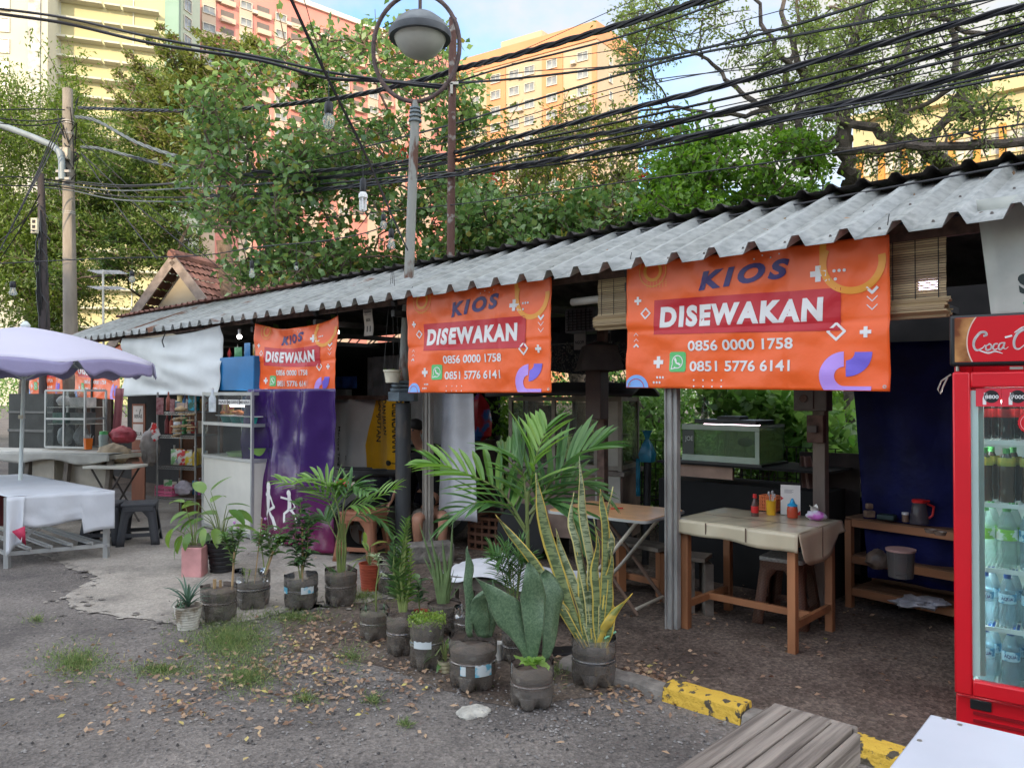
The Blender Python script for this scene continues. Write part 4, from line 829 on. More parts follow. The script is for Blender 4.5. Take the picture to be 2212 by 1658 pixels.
hd = part('header', MB().box((FW / 2, .03, 1.845), (FW + .02, .12, .235)), BLK, fr, bevel=.012)
HF = lambda x, y: (x, -.033, 1.735 + y)
part('sign_face', MB().box((FW / 2 + .006, -.030, 1.848), (FW - .02, .004, .205)), M('header_red', (.58, .008, .016), .3, .04), hd, smooth=False)
fl = Flat().add(rectp(.012, .012, .15, .214)); part('drink_picture', press(fl, lambda x, y: (x, -.0335, 1.735 + y), None, .03), M('cola_picture', (.16, .04, .01), .3, col2=(.50, .24, .08), scale=9, lo=.4, hi=.62), hd, smooth=False)
fl = Flat().add(ring(.262, .10, 0, .20, 0, 360, 60)); part('red_disc', press(fl, lambda x, y: (x, -.0345, 1.735 + y), (.0, .011, .6, .215), None), M('header_red', ), hd, smooth=False)
fl = Flat().add(ring(.262, .10, .198, .203, 100, 260, 60)); part('disc_rim', press(fl, lambda x, y: (x, -.0355, 1.735 + y), (.0, .011, .6, .215), None), M('pale_gold', (.7, .5, .4), .4), hd, smooth=False)
# script lettering drawn as strokes
def stroke(fl, pts, w0, w1=None):
    P = []; n = len(pts)
    for i in range(n - 1):
        a = pts[max(i - 1, 0)]; b = pts[i]; c = pts[i + 1]; d = pts[min(i + 2, n - 1)]
        for k in range(5):
            t = k / 5; P.append(tuple(.5 * ((2 * b[j]) + (c[j] - a[j]) * t + (2 * a[j] - 5 * b[j] + 4 * c[j] - d[j]) * t * t + (3 * b[j] - a[j] - 3 * c[j] + d[j]) * t ** 3) for j in (0, 1)))
    P.append(pts[-1]); m = len(P) - 1
    for i in range(m): q = i / m; fl.line([P[i], P[i + 1]], w0 * (.35 + .65 * math.sin(PI * min(1, q * 1.0 + .12)) ** .6))
lt = Flat()
def sx(l, ox, s=1.0): return [(.088 + (ox + x * s) * .001, .058 + y * s * .001) for x, y in l]
stroke(lt, sx([(46, 70), (56, 74), (50, 86), (30, 84), (8, 55), (4, 25), (16, 6), (38, 14), (50, 28)], 0), .0115)          # C
stroke(lt, sx([(60, 30), (48, 22), (50, 6), (64, 8), (70, 22), (62, 34), (54, 28)], 6), .0075)                            # o
stroke(lt, sx([(94, 32), (82, 30), (76, 14), (84, 6), (98, 14)], 6), .0075)                                              # c
stroke(lt, sx([(122, 36), (108, 32), (102, 14), (110, 6), (122, 20), (126, 36), (122, 14), (130, 8), (140, 16)], 2), .0075)  # a
lt.line(sx([(132, 60), (156, 66)], 0), .008)
stroke(lt, sx([(216, 74), (226, 86), (206, 92), (180, 76), (166, 44), (168, 14), (184, 6), (204, 22)], 0), .0115)         # C
stroke(lt, sx([(226, 36), (212, 26), (214, 8), (230, 8), (238, 26), (228, 38), (220, 30)], 0), .0075)
stroke(lt, sx([(246, 10), (252, 40), (266, 74), (258, 80), (250, 50), (246, 16), (256, 8), (266, 16)], 0), .0075)
stroke(lt, sx([(292, 36), (278, 32), (272, 14), (280, 6), (292, 20), (296, 38), (292, 14), (302, 8), (316, 20)], 0), .0075)
stroke(lt, sx([(20, 8), (60, -8), (90, -2), (120, -12)], 0), .007); stroke(lt, sx([(168, 80), (210, 104), (270, 80), (330, 96)], 0), .006)
part('script_lettering', press(lt, lambda x, y: (x * .96, -.0362, 1.735 + y * 1.0 + x * .04 * 0), (.0, .0, .6, .22), None), WHI, hd, smooth=False)
part('hinge', MB().cyl((.02, -.005, 1.705), (.02, -.005, 1.73), .008).box((.25, .0, 1.715), (.05, .03, .012)), GROM, fr)
part('wire_loop', MB().tube([(-.005, -.02, 1.69), (-.045, -.02, 1.66), (-.06, -.02, 1.62), (-.05, -.02, 1.60), (-.035, -.02, 1.64), (-.02, -.02, 1.675)], .004, 5), GROM, fr)
# price strip behind the top of the glass
PRW = .10
for i, (c, s) in enumerate(((('price_red', (.62, .03, .05))), ('price_red', (.62, .03, .05)), ('price_green', (.06, .45, .08)), ('price_red', (.62, .03, .05)))):
    x0 = w + .02 + i * PRW; pc = part('price_card', MB().box((x0 + PRW / 2, -.012, 1.583), (PRW - .002, .004, .082)), M(c, s, .4), door, smooth=False)
    part('dark_oval', press(Flat().add(([(x0 + .062 + .03 * math.cos(k * PI / 12), 1.587 + .029 * math.sin(k * PI / 12)) for k in range(24)], [tuple(range(24))])), lambda x, y: (x, -.0150, y), None, None), BLK, pc, smooth=False)
    part('price_lettering', press(Flat().add(text_fit(('8800', '7000', '6000', '7000')[i], x0 + .038, x0 + .09, 1.577, 1.594, .02)).add(text_fit('Rp', x0 + .04, x0 + .048, 1.598, 1.603)), lambda x, y: (x, -.0165, y), None, None), WHI, pc, smooth=False)
    part('bottle_picture', press(Flat().add(([(x0 + .028 + a, 1.55 + b) for a, b in ((0, 0), (.014, 0), (.014, .03), (.009, .045), (.009, .055), (.005, .055), (.005, .045), (0, .03))], [tuple(range(8))])), lambda x, y: (x, -.0150, y), None, None), WHI, pc, smooth=False)
bs = part('round_sticker', press(Flat().add(([((.30 + (.045 + .003 * (k % 2)) * math.cos(k * PI / 20)), 1.47 + (.045 + .003 * (k % 2)) * math.sin(k * PI / 20)) for k in range(40)], [tuple(range(40))])), lambda x, y: (x, -.0085, y), None, None), RED_, door, smooth=False)
part('sticker_ring', press(Flat().add(ring(.30, 1.47, .036, .0375)), lambda x, y: (x, -.0095, y), None, None), WHI, bs, smooth=False)
part('lamp_strip', MB().box((.045, .10, .95), (.008, .03, 1.25)).box((FW / 2, .09, 1.565), (FW - .15, .03, .01)), M('fridge_lamp', (.85, .95, 1), emit=15), fr, smooth=False)
SHZ = [1.375, 1.085, .785, .515, .25]
for z in SHZ:
    mb = MB().box((FW / 2, .062, z), (FW - .1, .012, .02)).box((FW / 2, .5, z), (FW - .1, .012, .012)); x = .06
    while x < FW - .06: mb.cyl((x, .06, z + .008), (x, .52, z + .008), .0025, n=4); x += .016
    part('wire_shelf', mb, M('shelf_white', (.75, .77, .74), .4, .03), fr)
BOT = [(.0001, 0), (.030, 0), (.034, .01), (.034, .045), (.031, .06), (.033, .075), (.034, .13), (.032, .155), (.022, .185), (.013, .205), (.0125, .212)]
CLR = glassy('clear_bottle', (.55, .72, .78), .05, .6, .6); CLRG = glassy('clear_green_bottle', (.6, .75, .70), .05, .65, .6); COLA = M('cola_liquid', (.02, .008, .005), .12, .2, coat=.5); TEA = M('dark_tea', (.06, .03, .015), .12, .3, coat=.5)
def bottle(x, y, z, s, body, capm, lab, labm, label, txt=None, lz=.105, lh=.05, grp='bottles in the drinks fridge'):
    t = thing('drink_bottle', label, 'bottle', fr.matrix_world @ Vector((0, 0, 0)), 0, grp); wloc = Vector((fp.x, fp.y, 0)) + Matrix.Rotation(FR, 3, 'Z') @ Vector((x, y, z)); t.location = wloc; t.rotation_euler = (0, 0, FR)
    part('bottle_body', MB().lathe([(r * s, q * s * 1.06) for r, q in BOT], n=20, rf=lambda a, z_: 1 + .02 * math.sin(z_ * 260)), body, t)
    part('cap', MB().lathe([(.0145 * s, .212 * s), (.0145 * s, .238 * s), (.0001, .239 * s)], n=14), capm, t)
    if lab: 
        l = part('label', MB().lathe([(.0352 * s, lz * s), (.0355 * s, (lz + .002) * s), (.0355 * s, (lz + lh) * s), (.0350 * s, (lz + lh + .002) * s)], n=20), labm, t)
        if txt:
            v, f = text_fit(txt, -.7, .7, lz * s + lh * s * .28, lz * s + lh * s * .72, .03); q = MB().add([(.0362 * s * math.sin(a), -.0362 * s * math.cos(a), b) for a, b in v], f); part('label_lettering', q, WHI if txt != 'AQUA' else NAVY, l, smooth=False)
    return t
names = ['first', 'second', 'third', 'fourth', 'fifth']
ALAB = M('blue_water_label', (.05, .25, .42), .4, col2=(.55, .75, .85), scale=30, lo=.45, hi=.5); GLAB = M('lime_label', (.25, .55, .06), .4, col2=(.75, .8, .72), scale=14, lo=.5, hi=.53)
YLAB = M('yellow_drink_label', (.50, .38, .06), .4, col2=(.18, .28, .05), scale=22); CAPR = M('red_cap', (.55, .02, .02), .4); CAPB = M('blue_cap', (.02, .10, .40), .4); CAPG = M('green_cap', (.10, .4, .1), .4)
for si, z in enumerate((1.39, 1.10, .80, .53, .265)):
    sc = (.95, 1.04, 1.2, 1.02, 1.05)[si]; n = 5 if si < 4 else 4
    for row in range(2):
        for i in range(n):
            x = .115 + i * .088 * (1 if si < 4 else 1.12) + (.0 if row == 0 else .02); y = .105 + row * .10
            if si == 0: a = (COLA, CAPR, 1, M('cola_label', (.35, .01, .01), .4), 'cola bottle in fridge')
            elif si == 1: a = (TEA, CAPG, 1, YLAB, 'fruit-tea bottle in fridge')
            elif si == 2: a = (CLRG, CAPG, 1, GLAB, 'lime-labelled water bottle in fridge') if i < 2 else (CLR, CAPB, 1, ALAB, 'blue-labelled bottle in fridge')
            else: a = (CLR, CAPB, 1, ALAB, 'pale-labelled water bottle in fridge')
            bottle(x, y, z, sc, a[0], a[1], a[2], a[3], '%s, %s from left, %s row, %s shelf' % (a[4], names[i], 'front' if row == 0 else 'back', ('top', 'second', 'third', 'fourth', 'bottom')[si]), 'AQUA' if (si >= 3 and row == 0) else None, lz=.16 if si == 1 else .105, lh=.035 if si == 1 else .04)

# ================= STREET LAMP, POLES =================
LP = at(870, 1193, 7.75); lp_ = thing('ring_street_lamp', 'old street lamp with a round shade hung inside a big rusty ring', 'street lamp', (LP.x, LP.y, 0), 0)
PNT = M('flaking_grey_paint', (.27, .27, .24), .7, col2=(.12, .055, .035), scale=9, lo=.52, hi=.60, stretch=(1, 1, .35), bump=.4, bscale=30); PNB = M('blackened_column', (.045, .048, .05), .6, col2=(.10, .085, .07), scale=7, lo=.5, hi=.65, stretch=(1, 1, .4), bump=.3, bscale=30)
zz = lambda py: at(880, py, 7.75).z
part('column', MB().cyl((0, 0, 0), (0, 0, zz(870)), .080, .078, 20), PNB, lp_)
part('capital', MB().prism([(.155 * math.cos(rad(22.5 + 60 * k)), .155 * math.sin(rad(22.5 + 60 * k))) for k in range(6)], zz(866), zz(846)).cyl((0, 0, zz(845)), (0, 0, zz(838)), .13, n=20).cyl((0, 0, zz(836)), (0, 0, zz(830)), .12, n=20).cyl((0, 0, zz(828)), (0, 0, zz(822)), .11, n=20), M('capital_blue_grey', (.10, .13, .15), .6, .3, 9), lp_, bevel=.004)
part('base_flange', MB().lathe([(.14, 0), (.14, .02), (.11, .05), (.085, .09)], n=20), PNT, lp_)
tilt = (894 - 880) * 7.75 / F
part('upper_pole', MB().tube([(.0, 0, zz(830)), (.055, 0, zz(600)), (.055 + tilt * .9, 0, zz(262)), (.055 + tilt, 0, zz(218))], [.052, .050, .046, .03], 16), PNT, lp_)
tx = .055 + tilt
mb = MB()
for i, py in enumerate((262, 252, 243, 235)): mb.lathe([(.03, -.012), (.068 - .004 * i, -.008), (.066 - .004 * i, .012), (.03, .016)], (tx - .004, 0, zz(py)), 14)
part('collar', mb, M('collar_steel', (.16, .19, .2), .5, .3, 9), lp_)
RST = M('rusty_steel', (.11, .075, .068), .65, .35, 10, .4, 40, metal=.3)
rc = at(898.5, 103, 7.75); rx = 95 * 7.75 / F; rz_ = 118 * 7.75 / F; ro = rc - Vector((LP.x, LP.y, 0))
part('ring', MB().tube([(ro.x + rx * math.cos(a), ro.y - .05 * math.cos(a), ro.z + rz_ * math.sin(a)) for a in [2 * PI * i / 48 for i in range(49)]], .022, 10, cap=False), RST, lp_)
part('bracket', MB().bar((tx, 0, zz(222)), (ro.x, 0, ro.z - rz_ - .005), .05, .05), RST, lp_)
ls = at(907, 78, 7.75) - Vector((LP.x, LP.y, 0)); rr = 66 * 7.75 / F
part('hanger', MB().cyl((ls.x, 0, ls.z + rr * .55), (ls.x, 0, ro.z + rz_), .018, n=10), RST, lp_)
part('shade_cap', MB().lathe([(rr, -.02), (rr * 1.0, .04), (rr * .93, .07), (rr * .8, rr * .42), (rr * .55, rr * .62), (rr * .25, rr * .74), (.02, rr * .77)], (ls.x, 0, ls.z), 32), M('grey_shade_cap', (.16, .175, .18), .55, .25, 5, .2, 20), lp_)
part('shade_rim', MB().lathe([(rr * .85, -.03), (rr * 1.01, -.035), (rr * 1.03, .0), (rr * 1.01, .035), (rr * .9, .04)], (ls.x, 0, ls.z), 32), M('dark_rim', (.06, .065, .07), .5, .2), lp_)
part('bowl', MB().lathe([(.001, -rr * .74), (rr * .3, -rr * .70), (rr * .55, -rr * .56), (rr * .75, -rr * .33), (rr * .85, -.03)], (ls.x, 0, ls.z), 32), M('milky_bowl', (.40, .39, .34), .35, .12, 3), lp_)
P = at(968, 560, 8.8); z1 = at(970, 40, 8.8).z; t = thing('rusty_pole', 'bare rust-brown steel pole standing behind the ringed street lamp', 'pole', (P.x, P.y, 0))
part('shaft', MB().cyl((0, 0, 0), (.05, 0, z1), .048, .045, 14), M('flaky_rust', (.13, .065, .05), .85, col2=(.28, .25, .22), scale=10, lo=.60, hi=.66, bump=.5, bscale=40), t)
zc = at(968, 185, 8.8).z; part('clamp', MB().box((.04, -.05, zc), (.16, .04, .03)).box((.04, -.05, zc - .06), (.03, .04, .12)), GROM, t)
CONP = M('pole_concrete', (.27, .235, .195), .9, .22, 5, .4, 40, stretch=(1, 1, .25))
P = at(152, 740, 16); z1 = at(146, 193, 16).z; t = thing('utility_pole', 'tall round concrete utility pole wrapped in cables at the left', 'utility pole', (P.x, P.y, 0))
tz = lambda py: at(150, py, 16).z
tk = at(146, 193, 16).x - P.x; part('shaft', MB().tube([(0, 0, 0), (0, 0, tz(720)), (tk * .5, 0, tz(470)), (tk, 0, z1)], [.145, .14, .12, .098], 18), CONP, t)
STR = M('pale_strap', (.35, .33, .30), .5, .1)
for py in (263, 268, 288, 291, 458, 462): part('strap', MB().lathe([(.118, -.012), (.122, 0), (.118, .012)], (tk * .85 if py < 400 else tk * .5, 0, tz(py)), 16), STR, t)
part('junction_box', MB().box((tk * .6, -.17, tz(338)), (.2, .12, .24)), M('off_white_box', (.42, .38, .31), .6, .15), t, bevel=.01)
mb = MB(); 
for i in range(26): a = U(0, 6.3); h = tz(U(210, 400)); mb.tube([(tk * .8 + .12 * math.cos(a), .12 * math.sin(a), h), (tk * .8 + .2 * math.cos(a + .4), .2 * math.sin(a + .4), h + U(-.2, .2)), (tk * .8 + .13 * math.cos(a + .9), .13 * math.sin(a + .9), h + U(-.5, .1))], .012, 4)
part('wire_tangle', mb, BLK, t)
P2 = at(128, 390, 15.7); t = thing('arm_street_light', 'grey tubular street light arm curving out left of the utility pole', 'street light', (P2.x, P2.y, 0))
part('arm', MB().tube([tuple(at(x, y, 15.7) - Vector((P2.x, P2.y, 0))) for x, y in ((134, 388), (133, 345), (128, 328), (112, 314), (70, 296), (0, 270), (-90, 236))], .065, 10), M('pale_blue_grey_pipe', (.22, .26, .28), .45, .1), t)
part('bracket', MB().box((.08, 0, at(134, 370, 15.7).z), (.3, .04, .05)).box((.08, 0, at(134, 386, 15.7).z), (.3, .04, .05)), STR, t)
part('lamp_head', MB().ball(tuple(at(-120, 232, 15.7) - Vector((P2.x, P2.y, 0))), (.35, .14, .09)), PNT, t)
P = at(97, 740, 15); t = thing('timber_pole', 'short dark timber pole tangled in cables left of the concrete utility pole', 'utility pole', (P.x, P.y, 0)); z1 = at(88, 375, 15).z; k2 = at(88, 375, 15).x - P.x
part('shaft', MB().tube([(0, 0, 0), (0, 0, at(97, 720, 15).z), (k2, 0, z1)], [.1, .095, .06], 12), M('dark_timber', (.06, .05, .05), .9, .35, 6, .6, 30, stretch=(1, 1, .2)), t)
mb = MB()
for i in range(22):
    s = U(-1, 1); h0 = at(90, U(400, 640), 15).z; mb.tube([(k2 * .6, -.08, h0), (s * .16, -.12, h0 - .25), (s * .12, -.1, h0 - U(.3, 1.1))], U(.008, .018), 4)
part('wire_tangle', mb, BLK, t)
pp = at(75, 488, 14.8) ; o = thing('power_strip', 'cream power strip tied to the dark timber pole', 'power strip', pp, 0); part('body', MB().box((0, 0, 0), (.13, .06, .30)), M('cream_plastic', (.55, .50, .38), .5), o, bevel=.01)
part('sockets', MB().box((.0, -.032, .08), (.06, .01, .06)).box((0, -.032, -.02), (.06, .01, .06)).box((0, -.032, -.1), (.05, .01, .03)), BLK, o)

# ================= CABLES =================
CBL = M('black_cable', (.012, .012, .016), .45, .3, 5); CBG = M('grey_cable', (.10, .12, .13), .5, .2, 5)
def cable(pts, r, label, mat=CBL, twist=0, group='overhead cables'):
    P = [at(*p) for p in pts]; n = len(P); out = []
    for i in range(n - 1):
        a = P[max(i - 1, 0)]; b = P[i]; c = P[i + 1]; d = P[min(i + 2, n - 1)]
        for k in range(8): t = k / 8; out.append(.5 * ((2 * b) + (c - a) * t + (2 * a - 5 * b + 4 * c - d) * t * t + (3 * b - a - 3 * c + d) * t ** 3))
    out.append(P[-1]); mb = MB()
    if twist:
        for s in range(twist):
            q = []; L = 0
            for i in range(len(out) - 1):
                m_ = max(2, int((out[i + 1] - out[i]).length / .06))
                for j in range(m_):
                    p = out[i].lerp(out[i + 1], j / m_); L += .06; a = L * 9 + s * 2 * PI / twist; q.append(p + Vector((0, math.cos(a), math.sin(a))) * r * .75)
            mb.tube(q, r * .62, 5)
    else: mb.tube(out, r, 5)
    return tag(part('overhead_cable', mb, mat), label, 'cable', group)
Yr, Ym, Yl = 5.2, 8.2, 11.5
cable([(1700, -50, 6.3), (1525, 0, 6.6), (1300, 66, 7.4), (1105, 121, 8.2), (999, 147, 8.8), (886, 180, 9.2), (696, 217, 10.5), (430, 240, 13), (167, 233, 15.8)], .026, 'thick twisted black cable, highest one passing behind the lamp ring', twist=3)
cable([(1700, -45, 6.4), (1572, 0, 6.8), (1340, 80, 7.6), (1105, 141, 8.3), (985, 178, 9)], .011, 'black cable just under the highest thick cable')
cable([(1960, -30, 5.6), (1891, 0, 5.7), (1658, 70, 6.4), (1372, 137, 7.4), (1105, 171, 8.3), (970, 180, 8.9)], .013, 'black cable crossing the top of the orange block')
cable([(2211, -25, 5), (2125, 0, 5.2), (1658, 88, 6.3), (1439, 133, 7), (1105, 231, 8.2), (903, 288, 9.5), (553, 372, 11.8), (300, 400, 14), (167, 392, 15.8)], .012, 'long black cable falling across the rusty pole toward the utility pole')
cable([(2300, -12, 4.8), (2211, 13, 5), (1658, 160, 6.2), (1372, 233, 7), (1105, 298, 8), (903, 345, 9.3), (653, 372, 10.8), (540, 370, 11.6)], .021, 'thick black twisted cable crossing the middle of the branches', twist=3)
cable([(2300, 30, 4.9), (2211, 50, 5.1), (1658, 193, 6.3), (1105, 312, 8.1), (903, 352, 9.4), (640, 385, 11), (417, 363, 13), (200, 320, 15.8)], .012, 'black cable directly below the thick middle one')
cable([(2300, 45, 4.9), (2211, 64, 5.1), (1658, 219, 6.2), (1372, 278, 7), (1105, 317, 8.1), (903, 362, 9.3), (553, 400, 11.8)], .018, 'second thick twisted cable above the roof ridge', twist=3)
cable([(2300, 70, 4.8), (2211, 92, 5), (1658, 224, 6.2), (1105, 346, 8), (903, 378, 9.3), (553, 410, 11.8)], .012, 'black cable sagging just below the second thick bundle')
cable([(2300, 112, 4.7), (2211, 133, 4.9), (1658, 262, 6.1), (1372, 316, 6.9), (1105, 360, 7.9), (903, 386, 9.2), (553, 422, 11.8), (417, 420, 13)], .022, 'lowest thick twisted cable bundle over the roof', twist=3)
cable([(2300, 140, 4.7), (2211, 160, 4.9), (1658, 269, 6.1), (1372, 330, 7), (1105, 366, 8), (553, 428, 12)], .010, 'thin black cable hugging the lowest thick bundle')
cable([(2300, 160, 4.7), (2211, 152, 4.8), (1900, 215, 5.4), (1658, 258, 6), (1300, 330, 7.2), (1105, 356, 7.8)], .009, 'thin black cable crossing behind the lowest bundle at right')
for i, (a, b, c, d) in enumerate(((35, 128, 170, 250), (78, 178, 262, 330), (-20, 105, 180, 262), (110, 205, 300, 352), (-40, 60, 128, 150))):
    cable([(2300, a - 25, 4.9), (2211, a, 5.1), (1800, b, 6), (1372, c + 10, 7.2), (1105, d + 10, 8.3), (903, d + 60, 9.6)], .005, 'hair-thin telephone wire %s among the thick cables' % ('running steepest', 'lowest', 'in the upper middle', 'hidden along the lower bundles', 'highest of all')[i])
cable([(2300, 255, 4.6), (2211, 268, 4.7), (1658, 352, 5.9), (1300, 400, 7), (1000, 440, 8.6), (700, 470, 10.5)], .006, 'thin wire crossing just above the bough at right')
cable([(2300, 333, 4.3), (2211, 352, 4.4), (1658, 452, 5.7), (1372, 498, 6.5), (1105, 540, 7.8)], .007, 'wire lying just above the dark ridge of the roof')
cable([(1700, 20, 6.3), (1380, 100, 7.5), (1105, 138, 8.5)], .004, 'faint thin wire slanting before the orange block'); cable([(1372, 0, 8), (1130, 108, 9), (1000, 160, 9.5)], .004, 'faint thin wire against the white cloud')
cable([(-60, 12, 10), (0, 20, 10), (143, 40, 10), (330, 82, 9.6), (553, 123, 9.2), (700, 155, 9), (830, 174, 8.9), (966, 186, 8.8)], .018, 'upper of two dark cables crossing the cream tower')
cable([(-60, 20, 10), (0, 31, 10), (143, 52, 10), (330, 95, 9.7), (553, 130, 9.3), (700, 168, 9.1), (820, 176, 8.9), (966, 192, 8.8)], .022, 'lower and thicker of two dark cables crossing the cream tower')
cable([(163, 253, 15.9), (210, 262, 15.5), (300, 310, 14.5), (413, 347, 13.5), (520, 372, 12.4)], .028, 'grey twisted cable running down from the utility pole into the tree', CBG, 3)
cable([(175, 318, 15.9), (220, 322, 15.3), (330, 350, 14.2), (417, 366, 13.4), (560, 380, 12)], .024, 'lower grey twisted cable leaving the utility pole', CBG, 3)
for i, (x0, y0, x1, y1, x2, y2, w) in enumerate(((0, 240, 60, 236, 140, 238, 'topmost left'), (0, 252, 70, 262, 140, 256, 'second left'), (0, 262, 70, 272, 140, 262, 'third left'), (0, 385, 50, 383, 150, 395, 'level with the timber pole top'), (0, 398, 60, 402, 150, 398, 'just under the timber pole top'))):
    cable([(x0 - 40, y0, 14), (x1, y1, 14.8), (x2, y2, 15.7)], .012, 'black service wire at far left, ' + w)
for i, (x0, y0, x1, y1, w) in enumerate(((128, 260, 20, 500, 'steep one left of the pole'), (130, 285, 60, 420, 'short steep one'), (0, 560, 86, 420, 'rising from the left edge'), (0, 520, 84, 440, 'second from the left edge'), (180, 335, 423, 552, 'long one ending at the roof'), (172, 300, 520, 620, 'longest thin one'), (175, 330, 340, 560, 'inner one'), (128, 275, 0, 540, 'outermost left'))):
    cable([(x0, y0, 15.4), ((x0 + x1) / 2, (y0 + y1) / 2 + 6, 14.6), (x1, y1, 13.8)], .012 if i != 5 else .007, 'diagonal black drop wire at the left, ' + w)
for i, (y0, y1, y2, w) in enumerate(((387, 404, 392, 'highest'), (394, 412, 405, 'second'), (400, 424, 426, 'third'), (405, 432, 436, 'lowest'))):
    cable([(95, y0, 15), (160, y0 + 8, 15.4), (260, y1, 14.5), (440, y2, 12.5), (600, y2 - 10, 11)], .013, 'cable of the lower bundle right of the utility pole, ' + w, CBG if i % 2 else CBL)
cable([(-60, 569, 8.5), (0, 569, 8.5), (60, 566, 8.5), (230, 558, 8.4), (432, 552, 8.2), (553, 534, 8), (700, 520, 7.4), (800, 500, 7), (850, 474, 6.8)], .006, 'thin festoon wire carrying bulbs across the left half', group='festoon wires')
cable([(600, -60, 3.3), (629, 0, 3.45), (696, 145, 3.9), (786, 327, 4.7), (830, 427, 5.6), (850, 474, 6.2), (880, 540, 7)], .008, 'festoon wire slanting down steeply past the lamp ring', group='festoon wires')
cable([(640, -20, 3.6), (656, 0, 3.7), (675, 65, 4), (700, 150, 4.2)], .002, 'hair-thin wire beside the steep festoon wire')
# bulbs
GLB = glassy('bulb_glass', (.92, .95, .95), .03, .80, .9); FIL = M('filament', (.75, .6, .3), .5)
def bulb(px, py0, py1, wpx, Y, label, kind='round', top=None):
    w = wpx * Y / F / 2; a = at(px, py0, Y); b = at(px, py1, Y); H = a.z - b.z; tp = at(px, top if top else py0 - 25, Y).z - a.z
    t = thing('hanging_bulb', label, 'light bulb', a, 0, 'bulbs on the festoon wires')
    part('flex', MB().cyl((0, 0, 0), (0, 0, tp), .0025, n=5), BLK, t)
    part('socket', MB().lathe([(.001, 0), (w * .5, -.002), (w * .72, -H * .12), (w * .72, -H * .40), (w * .6, -H * .46), (.001, -H * .46)], n=14), BLK, t)
    if kind == 'cfl':
        part('collar', MB().lathe([(w * .6, -H * .42), (w * .95, -H * .5), (w * 1.0, -H * .60), (w * .5, -H * .64)], n=16), M('white_plastic', (.75, .74, .7), .4), t)
        mb = MB(); [mb.tube([(w * .6 * math.cos(q), w * .6 * math.sin(q), -H * .6), (w * .6 * math.cos(q), w * .6 * math.sin(q), -H * .97), (w * .15 * math.cos(q), w * .15 * math.sin(q), -H)], w * .22, 8) for q in (0, 1.57, 3.14, 4.71)]; part('tubes', mb, M('white_tube', (.8, .8, .78), .3), t)
    else:
        s = .46; pf = [(.6, 0), (.72, .08), (.95, .28), (1, .5), (.86, .78), (.5, .95), (.01, 1)] if kind == 'round' else [(.6, 0), (.62, .15), (.85, .5), (1, .72), (.85, .9), (.4, 1), (.01, 1.02)]
        part('glass_bulb', MB().lathe([(r * w, -H * (s + (1 - s) * q)) for r, q in pf], n=18), GLB, t)
        part('filament', MB().cyl((-w * .2, 0, -H * .5), (-w * .28, 0, -H * .85), w * .05, n=5).cyl((w * .2, 0, -H * .5), (w * .28, 0, -H * .85), w * .05, n=5).cyl((0, 0, -H * .45), (0, 0, -H * .7), w * .09, n=5), FIL, t)
bulb(710, 220, 279, 27, 4.0, 'clear round bulb in a black socket, largest and highest of them', top=150)
bulb(784, 385, 456, 20, 4.8, 'white folded-tube energy saving bulb', 'cfl', top=335)
bulb(828, 462, 496, 15, 5.6, 'small clear round bulb just below the white tube bulb', top=425)
bulb(845, 494, 538, 18, 6.1, 'clear pear-shaped bulb left of the lamp pole', 'pear', top=470)
bulb(544, 562, 600, 13, 8.0, 'small pear-shaped bulb before the tiled house', 'pear', top=536)
bulb(285, 585, 610, 13, 8.3, 'small clear bulb right of the concrete pole', top=557)
bulb(28, 607, 638, 17, 8.3, 'amber pear-shaped bulb above the lilac parasol', 'pear', top=567)
bulb(640, 566, 584, 9, 7.6, 'tiny round bulb nearest the sagging banner', top=527)
for i, (px, py, Y, w) in enumerate(((517, 727, 9.3, 'left of the sagging banner'), (727, 717, 8.3, 'right of the sagging banner'))):
    c = at(px, py, Y); t = thing('lit_bulb', 'glowing white bulb under the eave ' + w, 'light bulb', c); part('glass', MB().ball((0, 0, 0), .028), M('lit_bulb', (1, .97, .92), emit=9), t); part('socket', MB().cyl((0, 0, .02), (0, 0, .09), .018), WHI, t); part('flex', MB().cyl((0, 0, .09), (0, 0, max(.12, 2.4 - c.z)), .004, n=5), BLK, t)
# ================= POTTED PLANTS =================
def plasticmat(name):
    m, N, L, p = newmat(name); MC[name] = m; p.inputs['Base Color'].default_value = (.36, .32, .275, 1); p.inputs['Roughness'].default_value = .35
    tr = N.new('ShaderNodeBsdfTransparent'); tr.inputs[0].default_value = (.9, .88, .85, 1); gl = N.new('ShaderNodeBsdfGlossy'); gl.inputs['Roughness'].default_value = .07; fr_ = N.new('ShaderNodeFresnel'); fr_.inputs[0].default_value = 2.3
    tc = N.new('ShaderNodeTexCoord'); n = N.new('ShaderNodeTexNoise'); n.inputs['Scale'].default_value = 16; L.new(tc.outputs['Object'], n.inputs[0]); b = N.new('ShaderNodeBump'); b.inputs['Strength'].default_value = .35; b.inputs['Distance'].default_value = .012; L.new(n.outputs[0], b.inputs['Height']); L.new(b.outputs[0], gl.inputs['Normal']); L.new(b.outputs[0], fr_.inputs['Normal'])
    a = N.new('ShaderNodeMixShader'); a.inputs[0].default_value = .30; L.new(tr.outputs[0], a.inputs[1]); L.new(p.outputs[0], a.inputs[2]); c = N.new('ShaderNodeMixShader'); L.new(fr_.outputs[0], c.inputs[0]); L.new(a.outputs[0], c.inputs[1]); L.new(gl.outputs[0], c.inputs[2]); L.new(c.outputs[0], N['Material Output'].inputs[0]); return m
